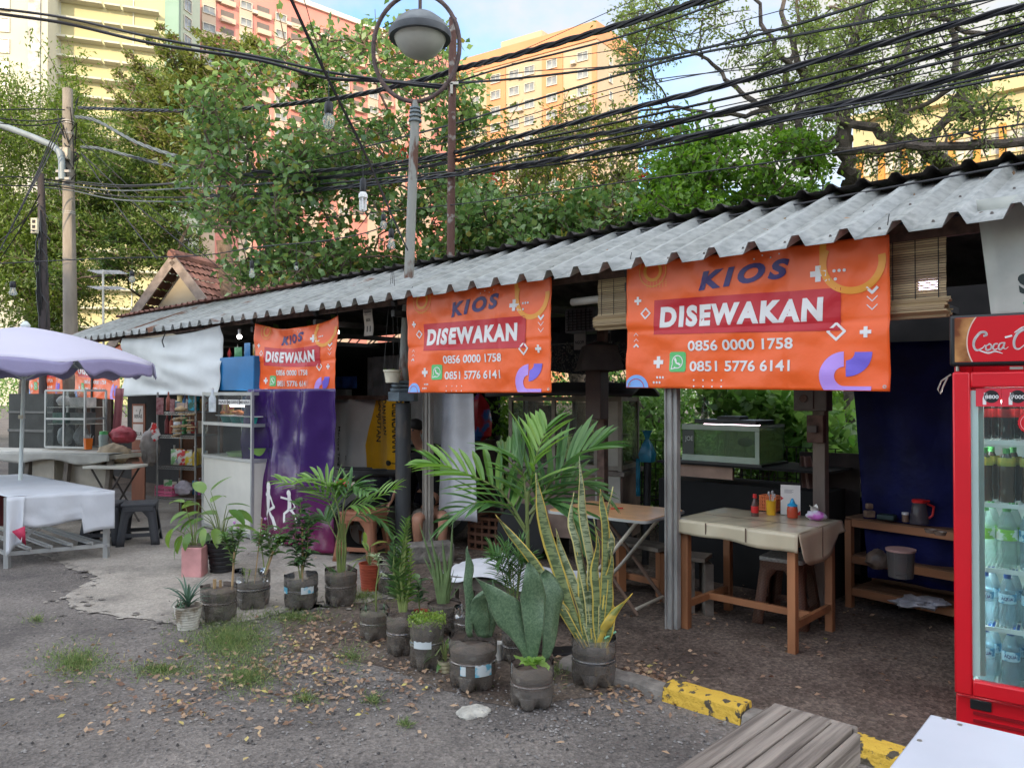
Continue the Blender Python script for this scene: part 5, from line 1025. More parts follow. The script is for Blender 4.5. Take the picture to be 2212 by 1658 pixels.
PLAS = plasticmat('thin_clear_plastic'); SOIL = M('wet_soil', (.045, .034, .027), .85, scale=13, col2=(.17, .125, .095), lo=.38, hi=.68, bump=.6, bscale=60, detail=9); SOILD = M('dark_soil', (.022, .022, .024), .8, scale=12, col2=(.11, .105, .10), lo=.4, hi=.7, bump=.5, bscale=60, detail=9); SOILG = M('mossy_soil', (.07, .06, .045), .85, scale=9, col2=(.20, .21, .13), lo=.38, hi=.62, bump=.5, bscale=50, detail=9)
LABB = M('torn_blue_label', (.55, .60, .60), .5, col2=(.12, .38, .50), scale=16, lo=.5, hi=.56)
def petal(a, z, R0, H):
    q = max(0, 1 - z / (H * .34)); return 1 - .5 * q * (.5 + .5 * math.cos(5 * a)) ** 2 - .05 * q
def bottle_pot(t, w, H, fill=.86, soil=SOIL, labels=(), n=40, wob=.03):
    r = w / 2; ph = U(0, 6)
    pf = [(.001, .012 * 1), (.55, .012), (.82, .0), (.97, .05), (1.0, .16), (1.0, .30), (.985, .315), (1.0, .33), (.97, .47), (1.0, .49), (1.0, .505), (.93, .52), (.99, .54), (.99, .555), (.93, .575), (.95, .62), (1.0, .68), (1.0, .80), (.99, 1.0)]
    f = lambda a, z: petal(a, z, r, H) * (1 + wob * math.sin(2 * a + ph) * (z / H) ** 2)
    zj = lambda a: 1
    mb = MB().lathe([(q * r, z * H) for q, z in pf], n=n, rf=f)
    for i in range(n): v = mb.v[-n + i]; mb.v[-n + i] = (v[0], v[1], v[2] + .035 * H / .2 * .6 * mnoise.noise((math.cos(2 * PI * i / n) * 1.5 + ph, math.sin(2 * PI * i / n) * 1.5, 0)))
    p = part('cut_bottle', mb, PLAS, t, solid=0)
    ins = [(q * r * .965, min(z, fill) * H + .004) for q, z in pf if z < fill] + [(.97 * r * .96, fill * H), (.5 * r, fill * H + .01), (.001, fill * H + .012)]
    part('soil', MB().lathe(ins, n=n, rf=f), soil, t)
    for (a0, a1, z0, z1) in labels:
        part('label', MB().grid(lambda u, v: (r * 1.012 * math.cos(rad(a0 + (a1 - a0) * u)), r * 1.012 * math.sin(rad(a0 + (a1 - a0) * u)), H * (z0 + (z1 - z0) * v + .01 * math.sin(u * 20) * v)), 10, 2), LABB, p)
    return p
def ribbed_pot(t, w0, w1, H, mat, soil=SOIL, ribs=9, name='ribbed_pot'):
    pf = [(.001, 0), (w0 / 2, 0)]
    for i in range(ribs): z = H * (i + .5) / ribs; rr = (w0 + (w1 - w0) * (i + .5) / ribs) / 2; pf += [(rr * 1.03, z - H / ribs * .3), (rr * 1.03, z + H / ribs * .2), (rr * .985, z + H / ribs * .32)]
    pf += [(w1 / 2 * 1.07, H * .985), (w1 / 2 * 1.07, H), (w1 / 2 * .97, H), (w1 / 2 * .95, H * .88)]
    p = part(name, MB().lathe(pf, n=32), mat, t); part('soil', MB().lathe([(w1 / 2 * .95, H * .86), (w1 / 3, H * .88), (.001, H * .885)], n=20), soil, t); return p
def pot_at(px, py): return gnd(px, py - 6)
FOL = leafmat('pot_leaf', (.07, .15, .04), (.18, .31, .09), .25, .35); FOLD = leafmat('pot_leaf_dark', (.045, .10, .04), (.11, .20, .07), .2, .35)
FOLL = leafmat('pot_leaf_lime', (.14, .25, .04), (.30, .40, .08), .35, .4); PALM = leafmat('palm_leaflet', (.09, .22, .04), (.24, .40, .09), .3, .38); PALMD = leafmat('palm_leaflet_dark', (.05, .14, .045), (.14, .27, .08), .3, .38)
STEM = M('green_stem', (.16, .20, .06), .5, .25, 8); STK = M('bamboo_stake', (.36, .24, .12), .7, .2, 9)
PK = 'potted plants in front of the kiosks'
def stripemat(name, edge, base, band, bs=70, e0=.72, zs=1., w=.07, xy=.22):
    """snake-plant skin: banded blade with pale margin, uses the blade's own uv-free generated attribute"""
    m, N, L, p = newmat(name); MC[name] = m; p.inputs['Roughness'].default_value = .42
    at_ = N.new('ShaderNodeAttribute'); at_.attribute_name = 'edge'; tc = N.new('ShaderNodeTexCoord'); mp = N.new('ShaderNodeMapping'); mp.inputs['Scale'].default_value = (xy, xy, zs)
    n = N.new('ShaderNodeTexNoise'); n.inputs['Scale'].default_value = bs; n.inputs['Detail'].default_value = 4; n.inputs['Distortion'].default_value = .8
    L.new(tc.outputs['Object'], mp.inputs[0]); L.new(mp.outputs[0], n.inputs[0])
    r = N.new('ShaderNodeValToRGB'); r.color_ramp.elements[0].color = (*base, 1); r.color_ramp.elements[1].color = (*band, 1); r.color_ramp.elements[0].position = .505 - w / 2; r.color_ramp.elements[1].position = .505 + w / 2; L.new(n.outputs[0], r.inputs[0])
    r2 = N.new('ShaderNodeValToRGB'); r2.color_ramp.elements[0].position = e0; r2.color_ramp.elements[1].position = e0 + .05; L.new(at_.outputs['Fac'], r2.inputs[0])
    mx = N.new('ShaderNodeMix'); mx.data_type = 'RGBA'; mx.inputs[7].default_value = (*edge, 1); L.new(r2.outputs[0], mx.inputs[0]); L.new(r.outputs[0], mx.inputs[6]); L.new(mx.outputs[2], p.inputs['Base Color']); return m
SNK = stripemat('snake_leaf_skin', (.56, .42, .08), (.19, .24, .10), (.075, .11, .045)); SNK2 = stripemat('pale_snake_leaf_skin', (.50, .44, .16), (.28, .32, .18), (.085, .12, .055), 80)
WHALE = stripemat('whale_fin_skin', (.16, .20, .12), (.055, .105, .052), (.115, .18, .095), 90, .95, 1, .22, 1)
def sword(t, name, pts, widths, mat, side, curl=.15, seg=14, thick=.003, tp=.3):
    """a broad upright leaf through given points with a width at each point"""
    P = [Vector(p) for p in pts]; out = []; n = len(P)
    for i in range(seg + 1):
        s = i / seg * (n - 1); k = min(int(s), n - 2); f = s - k; a, b, c, d = P[max(k - 1, 0)], P[k], P[k + 1], P[min(k + 2, n - 1)]
        q = .5 * ((2 * b) + (c - a) * f + (2 * a - 5 * b + 4 * c - d) * f * f + (3 * b - a - 3 * c + d) * f ** 3); w = (widths[k] + (widths[k + 1] - widths[k]) * f) * max(.03, min(1, ((seg - i) / (seg * tp)) ** .75)); out.append((q, w))
    mb = MB(); sv = Vector(side).normalized(); fw = Vector((0, 0, 1)).cross(sv); ph = U(0, 6); E = []
    for j, (q, w) in enumerate(out):
        for u in (-1, -.8, -.4, 0, .4, .8, 1): tw = .25 * math.sin(j * .5 + ph); mb.v.append(tuple(q + (sv * math.cos(tw) + fw * math.sin(tw)) * (u * w / 2) - fw * (-curl * w * u * u + .012 * math.sin(j * 1.1 + ph) * abs(u)))); E.append(abs(u))
    for j in range(seg):
        for u in range(6): a = j * 7 + u; mb.f.append((a, a + 1, a + 8, a + 7)); mb.m.append(0)
    o = part(name, mb, mat, t, solid=thick, ang=90); at_ = o.data.attributes.new('edge', 'FLOAT', 'POINT'); at_.data.foreach_set('value', E); return o
def plant_thing(name, label, px, py): 
    p = pot_at(px, py); return thing(name, label, 'potted plant', p, 0, PK), p
def L3(p, px, py, dy=0): return at(px, py, p.y + dy) - p     # a pixel at the plant's own distance, local to it
def W_(p, wpx): return wpx * p.y / F
def topz(p, py): return at(CX, py, p.y).z - p.z
def frond(t, p, pts, mat, n=16, ll=.20, lw=.022, dy=(0, 0, 0), droop=.6, name='frond', stem=.006, first=.25, sag=.35, lift=.4):
    """feather palm frond: rachis through pixel points, leaflets both sides"""
    Q = [L3(p, x, y, d) for (x, y), d in zip(pts, dy)]; k = 24; R_ = []
    m = len(Q)
    for i in range(k + 1):
        s = i / k * (m - 1); j = min(int(s), m - 2); f = s - j; a, b, c, d = Q[max(j - 1, 0)], Q[j], Q[j + 1], Q[min(j + 2, m - 1)]
        R_.append(.5 * ((2 * b) + (c - a) * f + (2 * a - 5 * b + 4 * c - d) * f * f + (3 * b - a - 3 * c + d) * f ** 3))
    mb = MB(); mb.tube(R_, [stem * (1.1 - .85 * i / k) for i in range(k + 1)], 5); lf = MB()
    for i in range(n):
        f = first + (1 - first) * i / (n - 1); s = f * k; j = min(int(s), k - 1); q = R_[j].lerp(R_[j + 1], s - j); tg = (R_[j + 1] - R_[j]).normalized()
        sd = tg.cross(Vector((0, -.5, 1))).normalized(); upv = sd.cross(tg)
        for sg in (-1, 1):
            d = (tg * (.55 + .6 * f) + sd * sg * (1.15 - .6 * f) + upv * U(lift - .2, lift + .15) * .5).normalized(); L = ll * (.65 + .7 * math.sin(PI * min(1, .15 + .8 * f))) * U(.85, 1.1)
            lf.blade(q, math.atan2(d.y, d.x), math.asin(max(-1, min(1, d.z))), L, lw * U(.85, 1.15), droop * U(.6, 1.2), 'strap', 6, .22, roll=U(-.5, .5))
    r = part(name, lf, mat, t); part('rachis', mb, STEM, r); return r
def leafy(t, p, stems, nl, ll, lw, mat, whorl=1, droop=.9, el=.4, prof='ovate', z0f=.35, stemr=.004, name='leaves'):
    sb = MB(); lf = MB()
    for pts in stems:
        Q = [L3(p, *q) if len(q) == 3 else L3(p, q[0], q[1]) for q in pts]; sb.tube(Q, [stemr * (1.3 - .8 * i / (len(Q) - 1)) for i in range(len(Q))], 6)
        for i in range(nl):
            f = z0f + (1 - z0f) * (i + U(-.2, .2)) / nl; s = max(0, min(.999, f)) * (len(Q) - 1); j = int(s); q = Q[j].lerp(Q[j + 1], s - j)
            for w in range(whorl): lf.blade(q, i * 2.4 + w * 2 * PI / whorl + U(-.3, .3), el + U(-.3, .3), ll * U(.7, 1.15), lw * U(.8, 1.15), droop * U(.6, 1.3), prof, 5, .15, roll=U(-.3, .3))
    part('stems', sb, STEM, t); return part(name, lf, mat, t)

# a: white ribbed pot with spiky plant
t, p = plant_thing('potted_spiky_plant', 'dirty white ribbed pot with dark arching spiky leaves, nearest the left end', 406, 1362)
ribbed_pot(t, W_(p, 42), W_(p, 56), topz(p, 1306), M('dirty_white_pot', (.20, .16, .11), .55, col2=(.52, .50, .43), scale=10, lo=.38, hi=.52, bump=.1))
lf = MB()
for i in range(18): lf.blade((0, 0, topz(p, 1310)), i * 2.4, U(.75, 1.4), U(.18, .32), .022, U(1.0, 2.0), 'taper', 8, .3)
part('leaves', lf, leafmat('blue_green_spike', (.04, .09, .06), (.09, .16, .10), .15, .4), t)
for i in range(3): sword(t, 'young_leaf', [(-.06 + i * .02, -.02, topz(p, 1312)), (-.065 + i * .02, -.02, topz(p, 1312) + .07)], [.02, .003], WHALE, (1, 0, 0))
# b: bulging dark bag pot with staked periwinkle
t, p = plant_thing('potted_staked_plant', 'bulging brown-black pot with a staked small-leaved plant, beside the white ribbed pot', 472, 1344)
bottle_pot(t, W_(p, 76), topz(p, 1262), .85, SOIL, wob=.06)
part('stake', MB().cyl(L3(p, 500, 1285), L3(p, 506, 1190), .009, .007, 8).cyl((-.03, 0, .12), (-.03, 0, topz(p, 1250)), .012, n=6).cyl((0, .03, .12), (0, .03, topz(p, 1254)), .010, n=6), STK, t)
leafy(t, p, [[(500, 1270), (505, 1200), (500, 1135)], [(503, 1220), (515, 1170), (520, 1140)], [(503, 1210), (490, 1175), (485, 1155)]], 16, .075, .027, FOL, 2, el=.5)
part('flower', MB().ball(L3(p, 506, 1128), .012, 6).ball(L3(p, 514, 1140), .010, 6), M('lilac_flower', (.45, .2, .45), .6), t)
# c
t, p = plant_thing('potted_staked_plant', 'cut bottle pot with two thin stakes and a bushy plant, third from left in row', 545, 1316)
bottle_pot(t, W_(p, 74), topz(p, 1232), .62, SOILD)
part('stake', MB().cyl((0.005, 0, .1), L3(p, 566, 1118), .0045, .004, 6).cyl(L3(p, 573, 1240), L3(p, 590, 1190), .008, n=6), STK, t)
leafy(t, p, [[(572, 1235), (585, 1190), (572, 1130)], [(575, 1225), (598, 1180), (606, 1140)], [(570, 1225), (565, 1180), (560, 1150)], [(585, 1190), (610, 1170), (618, 1160)]], 14, .085, .036, FOL, 2, el=.35)
leafy(t, p, [[(530, 1262), (528, 1240), (526, 1225)], [(532, 1262), (538, 1240), (540, 1228)]], 6, .02, .01, FOLL, 2)
part('flower', MB().ball(L3(p, 573, 1120), .012, 6), M('lilac_flower'), t)
# d
t, p = plant_thing('potted_leafy_plant', 'cut bottle pot with torn blue labels and a tall leafy herb before the purple tarp', 650, 1317)
bottle_pot(t, W_(p, 72), topz(p, 1238), .72, SOILD, labels=((-75, -30, .50, .70), (-150, -125, .5, .68)))
leafy(t, p, [[(650, 1250), (652, 1180), (648, 1075)], [(648, 1250), (640, 1190), (636, 1110)], [(652, 1245), (664, 1180), (668, 1100)]], 19, .11, .05, FOLD, 2, el=.3, z0f=.2)
part('stake', MB().cyl((.01, 0, .1), L3(p, 653, 1135), .007, n=6), STK, t)
# e palm
t, p = plant_thing('potted_palm', 'small areca palm with splayed fronds in a cut bottle pot, front of the brown stool', 736, 1310)
bottle_pot(t, W_(p, 68), topz(p, 1228), .86, SOIL)
sb = MB(); [sb.tube([(dx * .3, U(-.02, .02), .12), (dx, 0, topz(p, 1190)), L3(p, 738 + dx * 200, 1130)], [.012, .009, .006], 6) for dx in (-.03, -.01, .015, .035)]; part('canes', sb, STEM, t)
top = (738, 1135)
for pts, m in ((((736, 1170), (722, 1110), (690, 1062), (608, 1040)), PALM), (((740, 1170), (748, 1100), (790, 1085), (850, 1055)), PALM), (((738, 1165), (728, 1090), (700, 1040), (660, 1035)), PALM), (((742, 1170), (760, 1120), (800, 1110), (835, 1140)), PALMD), (((738, 1165), (742, 1090), (760, 1050), (790, 1060)), PALMD), (((736, 1180), (715, 1140), (700, 1120), (680, 1130)), PALMD), (((738, 1160), (730, 1100), (724, 1060), (726, 1050)), PALM)):
    frond(t, p, pts, m, 10, .17, .027, (0, U(-.05, .05), U(-.12, .1), U(-.15, .1)), first=.42)
lf = MB(); [lf.blade((U(-.03, .03), -.02, .15), U(0, 6), 1.1, U(.16, .26), .018, .6, 'strap', 6) for _ in range(7)]; part('basal_leaves', lf, PALMD, t)
# f pink square planter, g black pot
t, p = plant_thing('potted_arum', 'faded pink square planter with pale drooping leaves at the left end', 420, 1248)
part('planter', MB().prism([(-.085, -.08), (.1, -.1), (.085, .09), (-.09, .1)], 0, topz(p, 1178)), M('faded_pink', (.55, .27, .26), .75, .15, 6, .15, 30), t, bevel=.008)
part('soil', MB().prism([(-.075, -.07), (.09, -.085), (.075, .08), (-.08, .09)], topz(p, 1182), topz(p, 1176)), SOIL, t)
def arum(t, p, base, tips, mat, ll=.13, lw=.065, name='leaf'):
    sb = MB(); lf = MB()
    for (x, y, az, el) in tips:
        q = L3(p, x, y, U(-.08, .08)); sb.tube([base, (Vector(base) + q) / 2 + Vector((0, 0, .06)), q], [.005, .004, .0025], 5); lf.blade(q, az, el, ll * U(.85, 1.15), lw * U(.85, 1.1), U(.5, 1.3), 'ovate', 7, .12, roll=U(-.6, .6))
    part('stems', sb, STEM, t); return part('leaves', lf, mat, t)
LIMB = leafmat('arum_leaf', (.09, .20, .04), (.22, .34, .08), .35, .3)
arum(t, p, (0, 0, .2), [(398, 1085, 2.8, .2), (395, 1130, 3.3, -.6), (375, 1140, 3.4, -1.0), (420, 1120, 3.6, -.5), (392, 1155, 3.2, -1.2), (430, 1090, 2.6, .3), (410, 1150, 4.4, -.9), (440, 1140, 5, -.7), (385, 1165, 3, -1.2), (405, 1105, 3.8, -.2)], LIMB, .19, .075)
t, p = plant_thing('potted_arum', 'black ribbed pot with a broad spade-leaved plant reaching right, behind the staked plants', 478, 1240)
ribbed_pot(t, W_(p, 44), W_(p, 60), topz(p, 1168), M('black_pot', (.018, .018, .02), .5, .3, 8), ribs=7)
arum(t, p, (0, 0, .26), [(440, 1065, 2.4, .6), (455, 1085, 1.2, .5), (430, 1090, 2.8, .0), (490, 1090, .1, .1), (505, 1105, .2, -.3), (470, 1110, 2.9, .1), (440, 1120, 3.4, -.3), (465, 1140, 5.2, -.7), (450, 1150, 4.4, -.8), (480, 1125, .5, .3), (500, 1135, .1, -.1), (430, 1105, 3.6, -.3), (495, 1100, -.3, -.5), (455, 1060, .8, .7), (445, 1135, 3.9, -.6)], LIMB, .22, .105)
# h red pot, i bottle behind it
t, p = plant_thing('potted_lily', 'brick-red ribbed pot with yellowing broad leaves left of the brown stool leg', 799, 1280)
ribbed_pot(t, W_(p, 36), W_(p, 46), topz(p, 1215), M('brick_red_pot', (.42, .085, .045), .5, .15, 8), ribs=10)
arum(t, p, (0, 0, .2), [(788, 1175, 1.8, 1.1), (800, 1180, .3, .5), (785, 1205, 3.1, -.2), (775, 1210, 3.2, -.8), (812, 1195, .2, .2), (795, 1190, 2.2, .8)], FOLL, .14, .045)
t, p = plant_thing('potted_seedling', 'half-hidden cut bottle pot standing just behind the brick-red pot', 842, 1286); bottle_pot(t, W_(p, 52), topz(p, 1212), .6, SOILD)
leafy(t, p, [[(842, 1240), (846, 1190), (850, 1160)]], 8, .07, .03, FOLD, 2)
# j round pot with variegated sapling
t, p = plant_thing('potted_variegated_sapling', 'low rounded greenish pot with one bent stem and white-edged leaves', 809, 1385); bottle_pot(t, W_(p, 64), topz(p, 1310), .80, SOILG)
leafy(t, p, [[(812, 1330), (812, 1270), (818, 1225), (812, 1195)]], 12, .075, .014, leafmat('white_edged_leaf', (.30, .40, .22), (.55, .60, .42), .3), 2, z0f=.72, stemr=.005, prof='taper')
leafy(t, p, [[(814, 1260), (824, 1238), (836, 1246)]], 3, .08, .03, leafmat('white_edged_leaf'), 1, z0f=.8, droop=1.4)
for dx in (-.055, .06): sword(t, 'young_leaf', [(dx, -.01, .15), (dx * 1.05, -.01, .24)], [.018, .008], WHALE, (1, 0, 0))
# k zz plant
t, p = plant_thing('potted_zz_plant', 'upright glossy plant with stacked oval leaflets in a tall cut bottle pot', 866, 1416); bottle_pot(t, W_(p, 64), topz(p, 1322), .74, SOIL)
def zz(pts, n, ll, lw, mat):
    Q = [L3(p, *q) for q in pts]; sb = MB().tube(Q, [.014, .009, .005], 8); lf = MB()
    for i in range(n):
        f = .12 + .88 * i / n; s = f * 2; j = min(int(s), 1); q = Q[j].lerp(Q[j + 1], s - j)
        for sg in (0, PI): lf.blade(q, sg + U(-.5, .5), .55 + .6 * f, ll * (1.15 - .6 * f), lw * (1.1 - .5 * f), .5, 'ovate', 5, .25, roll=U(-.4, .4))
    s_ = part('stalk', sb, STEM, t); part('leaflets', lf, mat, s_)
zz(((872, 1320), (864, 1230), (878, 1122)), 24, .11, .05, FOL); zz(((874, 1320), (884, 1250), (888, 1185)), 12, .07, .03, leafmat('lime_zz_leaf', (.16, .30, .04), (.32, .42, .08), .3, .3)); zz(((866, 1320), (850, 1230), (852, 1180)), 11, .10, .045, FOLD); zz(((870, 1240), (876, 1170), (882, 1120)), 13, .06, .028, leafmat('lime_zz_leaf'))  # some stalks are a lighter, yellower green
# l aloe
t, p = plant_thing('potted_aloe', 'pale green aloe with long pointed leaves in a cut bottle pot', 959, 1372); bottle_pot(t, W_(p, 72), topz(p, 1298), .9, SOIL)
ALO = M('aloe_skin', (.15, .22, .09), .45, .25, 9)
def spike(b, tip, r): q0 = Vector(b); q1 = Vector(tip); m_ = (q0 + q1) / 2 + Vector((0, 0, -.01)) + (q0 - q1).cross(Vector((0, 1, 0))) * .04; return MB().tube([q0, q0.lerp(m_, .6), m_, m_.lerp(q1, .6), q1], [r, r, r * .7, r * .4, .001], 6)
for x, y, r in ((978, 1115, .011), (934, 1175, .016), (926, 1140, .010), (955, 1165, .015), (905, 1130, .010), (914, 1200, .013), (968, 1200, .012), (980, 1230, .006), (988, 1240, .005), (974, 1240, .005), (994, 1262, .005), (965, 1255, .006), (948, 1200, .012)): part('leaf', spike((U(-.03, .02), U(-.02, .02), .19), L3(p, x, y, U(-.06, .05)), r * 1.5), ALO, t)
# extra dark rosette behind k
t, p = plant_thing('potted_rosette', 'small dark rosette in a red pot between aloe and upright glossy plant', 908, 1372); ribbed_pot(t, W_(p, 26), W_(p, 34), topz(p, 1318), M('brick_red_pot'), ribs=4)
leafy(t, p, [[(906, 1320), (904, 1280), (902, 1245)]], 11, .085, .045, FOLD, 2, z0f=.2)
# m mossy pot
t, p = plant_thing('potted_moss', 'cut bottle pot overgrown with tiny bright green creeping leaves and a torn label', 922, 1446); bottle_pot(t, W_(p, 76), topz(p, 1334), .90, SOILG, labels=((-130, -70, .48, .62),))
n = 900; a = rng.uniform(0, 2 * PI, n); r_ = W_(p, 80) / 2 * np.sqrt(rng.random(n)); zt_ = topz(p, 1336)
leafmesh('creeping_leaves', np.stack([r_ * np.cos(a), r_ * np.sin(a), zt_ * .93 + rng.uniform(-.02, .045, n)], 1), rng.normal(size=(n, 3)) + [0, 0, .5], .016, .012, FOLL, t)
# n tiny pot
t, p = plant_thing('potted_leafy_plant', 'tiny yellowed pot with broad green leaves squeezed beside the largest bottle pot', 962, 1456); ribbed_pot(t, W_(p, 26), W_(p, 34), topz(p, 1424), M('yellowed_pot', (.40, .36, .22), .6, .2, 9), ribs=3)
arum(t, p, (0, 0, .06), [(950, 1385, 1.9, 1.0), (940, 1405, 3.0, .1), (965, 1400, .9, .6), (945, 1420, 3.4, -.2), (970, 1410, .2, .1), (955, 1425, 4.4, -.3), (940, 1415, 3.2, -.4), (962, 1395, 1.2, .8)], FOL, .085, .03)
# o whale fin left
t, p = plant_thing('potted_whale_fin', 'largest bottle pot with torn blue label, one upright curled leaf and a folded one', 1021, 1487); bottle_pot(t, W_(p, 102), topz(p, 1372), .76, SOIL, labels=((-82, -38, .34, .56), (-118, -104, .36, .54)))
sx_ = (1, .25, 0)
sword(t, 'broad_leaf', [L3(p, 1012, 1375), L3(p, 1008, 1300), L3(p, 1006, 1230), L3(p, 1010, 1178)], [W_(p, 14), W_(p, 22), W_(p, 27), W_(p, 10)], WHALE, (1, -.6, 0), .45)
sword(t, 'broad_leaf', [L3(p, 1046, 1375), L3(p, 1036, 1330), L3(p, 1040, 1290), L3(p, 1052, 1272)], [W_(p, 26), W_(p, 46), W_(p, 40), W_(p, 8)], WHALE, (1, .3, 0), .2)
sword(t, 'broad_leaf', [L3(p, 1052, 1376, .03), L3(p, 1062, 1330, .05), L3(p, 1066, 1290, .06), L3(p, 1064, 1252, .06)], [W_(p, 22), W_(p, 34), W_(p, 24), W_(p, 4)], WHALE, (1, .1, 0), .3)
# p whale fin front
t, p = plant_thing('potted_whale_fin', 'frontmost cut bottle pot with three huge spotted blue-green leaves and a lettuce-like sprout', 1149, 1527); bottle_pot(t, W_(p, 96), topz(p, 1428), .74, M('pinkish_soil', (.12, .085, .07), .85, .35, 12, .5, 50))
sword(t, 'broad_leaf', [L3(p, 1148, 1432), L3(p, 1135, 1375), L3(p, 1100, 1325), L3(p, 1060, 1278), L3(p, 1026, 1246)], [W_(p, 18), W_(p, 54), W_(p, 70), W_(p, 48), W_(p, 4)], WHALE, (1, .2, .9), .10, tp=.45)
sword(t, 'broad_leaf', [L3(p, 1150, 1432, -.02), L3(p, 1152, 1360, -.02), L3(p, 1152, 1290), L3(p, 1148, 1240), L3(p, 1142, 1212)], [W_(p, 14), W_(p, 40), W_(p, 60), W_(p, 58), W_(p, 30)], WHALE, (1, .1, 0), .08, tp=.5)
sword(t, 'broad_leaf', [L3(p, 1176, 1430, .03), L3(p, 1190, 1360, .05), L3(p, 1192, 1290, .08), L3(p, 1184, 1245, .1), L3(p, 1176, 1228, .1)], [W_(p, 12), W_(p, 44), W_(p, 62), W_(p, 56), W_(p, 30)], WHALE, (1, .35, 0), .12, tp=.5)
lf = MB(); [lf.blade((U(-.05, .06), -.05 + U(-.02, .03), topz(p, 1428)), U(0, 6.3), U(.1, 1.0), U(.06, .10), .045, 1.0, 'ovate', 6, .1, wav=.15) for _ in range(13)]; part('sprout', lf, leafmat('lettuce', (.20, .36, .07), (.34, .48, .14), .4, .4), t)
# q snake plant
t, p = plant_thing('potted_snake_plant', 'tall yellow-edged snake plant fanning out of a blackish cut bottle pot', 1282, 1482); bottle_pot(t, W_(p, 96), topz(p, 1370), .70, SOILD)
def sn(pts, w, m=SNK, side=(1, .15, 0), c=.2):
    n = len(pts); ws = [W_(p, w * 1.12) * q for q in ([.55, .9, 1, .8, .08] if n == 5 else [.6, 1, .85, .08] if n == 4 else [.7, 1, .06])]
    d = U(-.06, .06); sword(t, 'sword_leaf', [L3(p, x, y, d * i / n) for i, (x, y) in enumerate(pts)], ws, m, (side[0], side[1] + U(-.5, .5), 0), c)
sn(((1268, 1400), (1225, 1290), (1190, 1180), (1165, 1080), (1158, 1020)), 26); sn(((1262, 1400), (1210, 1310), (1150, 1210), (1100, 1150), (1070, 1110)), 22); sn(((1290, 1400), (1284, 1270), (1262, 1130), (1255, 1050), (1252, 985)), 17, SNK2)
sn(((1296, 1400), (1300, 1280), (1320, 1180), (1310, 1130), (1322, 1050)), 18, SNK2); sn(((1276, 1400), (1268, 1280), (1250, 1190), (1235, 1130), (1238, 1062)), 20, SNK2); sn(((1302, 1400), (1312, 1310), (1318, 1240), (1322, 1180)), 22)
sn(((1280, 1400), (1250, 1290), (1215, 1200), (1200, 1140)), 20, SNK2); sn(((1286, 1400), (1280, 1300), (1278, 1220), (1275, 1170)), 24, SNK2); sn(((1294, 1400), (1306, 1250), (1308, 1150), (1300, 1090), (1296, 1055)), 16, SNK)
sn(((1272, 1400), (1262, 1330), (1258, 1260), (1246, 1190)), 24, SNK); sn(((1262, 1395), (1230, 1330), (1195, 1285), (1172, 1250)), 16, stripemat('dry_edge_skin', (.52, .36, .06), (.19, .22, .08), (.1, .12, .05)))
YSK = stripemat('yellow_leaf_skin', (.60, .42, .05), (.46, .34, .06), (.22, .24, .06), 20)
sn(((1268, 1400), (1250, 1375), (1225, 1340), (1215, 1312)), 15, YSK); sn(((1290, 1400), (1305, 1360), (1325, 1325), (1366, 1280)), 22, YSK); sn(((1300, 1400), (1314, 1360), (1316, 1310), (1308, 1265)), 22, SNK); sn(((1290, 1395), (1290, 1330), (1286, 1250), (1290, 1190), (1284, 1120)), 18, SNK)
part('straw', MB().cyl(L3(p, 1305, 1378), L3(p, 1330, 1363), .005, n=6), M('mint_straw', (.25, .62, .38), .4), t)
# t tall palm
t, p = plant_thing('potted_palm', 'tallest potted palm with long glossy fronds behind the broad-leaved pots', 1140, 1415)
bottle_pot(t, W_(p, 68), topz(p, 1340), .85, SOILD)
part('cane', MB().tube([(0, 0, .15), (.0, 0, topz(p, 1200)), L3(p, 1138, 1100), L3(p, 1140, 1060)], [.016, .013, .011, .009], 8), STEM, t)
for pts, m, ll, w in ((((1136, 1130), (1145, 1050), (1158, 985), (1178, 928)), PALM, .27, .028), (((1134, 1140), (1080, 1060), (1000, 1020), (935, 1000)), PALM, .25, .034), (((1142, 1110), (1190, 1040), (1240, 985), (1292, 962)), PALMD, .26, .028), (((1136, 1150), (1090, 1090), (1030, 1085), (975, 1120)), PALMD, .24, .024), (((1142, 1130), (1170, 1080), (1220, 1090), (1250, 1140)), PALMD, .24, .034), (((1138, 1110), (1130, 1030), (1110, 985), (1080, 970)), PALMD, .24, .022), (((1142, 1110), (1200, 1060), (1250, 1040), (1300, 1070)), PALMD, .22, .026)):
    frond(t, p, pts, m, 12, ll, w * 1.3, (0, .05, U(-.05, .15), U(-.1, .2)), droop=.35, first=.2, stem=.008)
# under-palm with thin leaves
t, p = plant_thing('potted_grassy_palm', 'low palm with thin arching leaflets half hidden behind the large spotted leaves', 1112, 1432); bottle_pot(t, W_(p, 60), topz(p, 1360), .8, SOILD)
for i in range(9):
    x = 1112 + U(-75, 70); frond(t, p, ((1112, 1350), ((1112 + x) / 2, 1230 + U(-20, 20)), (x, 1220 + U(-50, 60))), PALMD, 11, .12, .012, (0, 0, U(-.15, .15)), first=.3, stem=.004)
t, p = plant_thing('potted_seedling', 'empty-looking cut bottle pot behind the largest bottle pot', 1010, 1386); bottle_pot(t, W_(p, 62), topz(p, 1310), .5, SOILD)
lf = MB(); [lf.blade((0, 0, .13), U(0, 6), U(.6, 1.3), U(.08, .15), .008, .8, 'taper', 5) for _ in range(10)]; part('leaves', lf, FOLD, t)
p = gnd(1074, 1424); t = thing('paper_cup', 'white paper cup lying between the two big spotted-leaf pots', 'cup', p); part('cup_wall', MB().lathe([(.001, .004), (.03, 0), (.038, .10), (.040, .103), (.036, .10), (.028, .01)], n=20), M('white_paper', (.68, .66, .6), .6, .06), t)
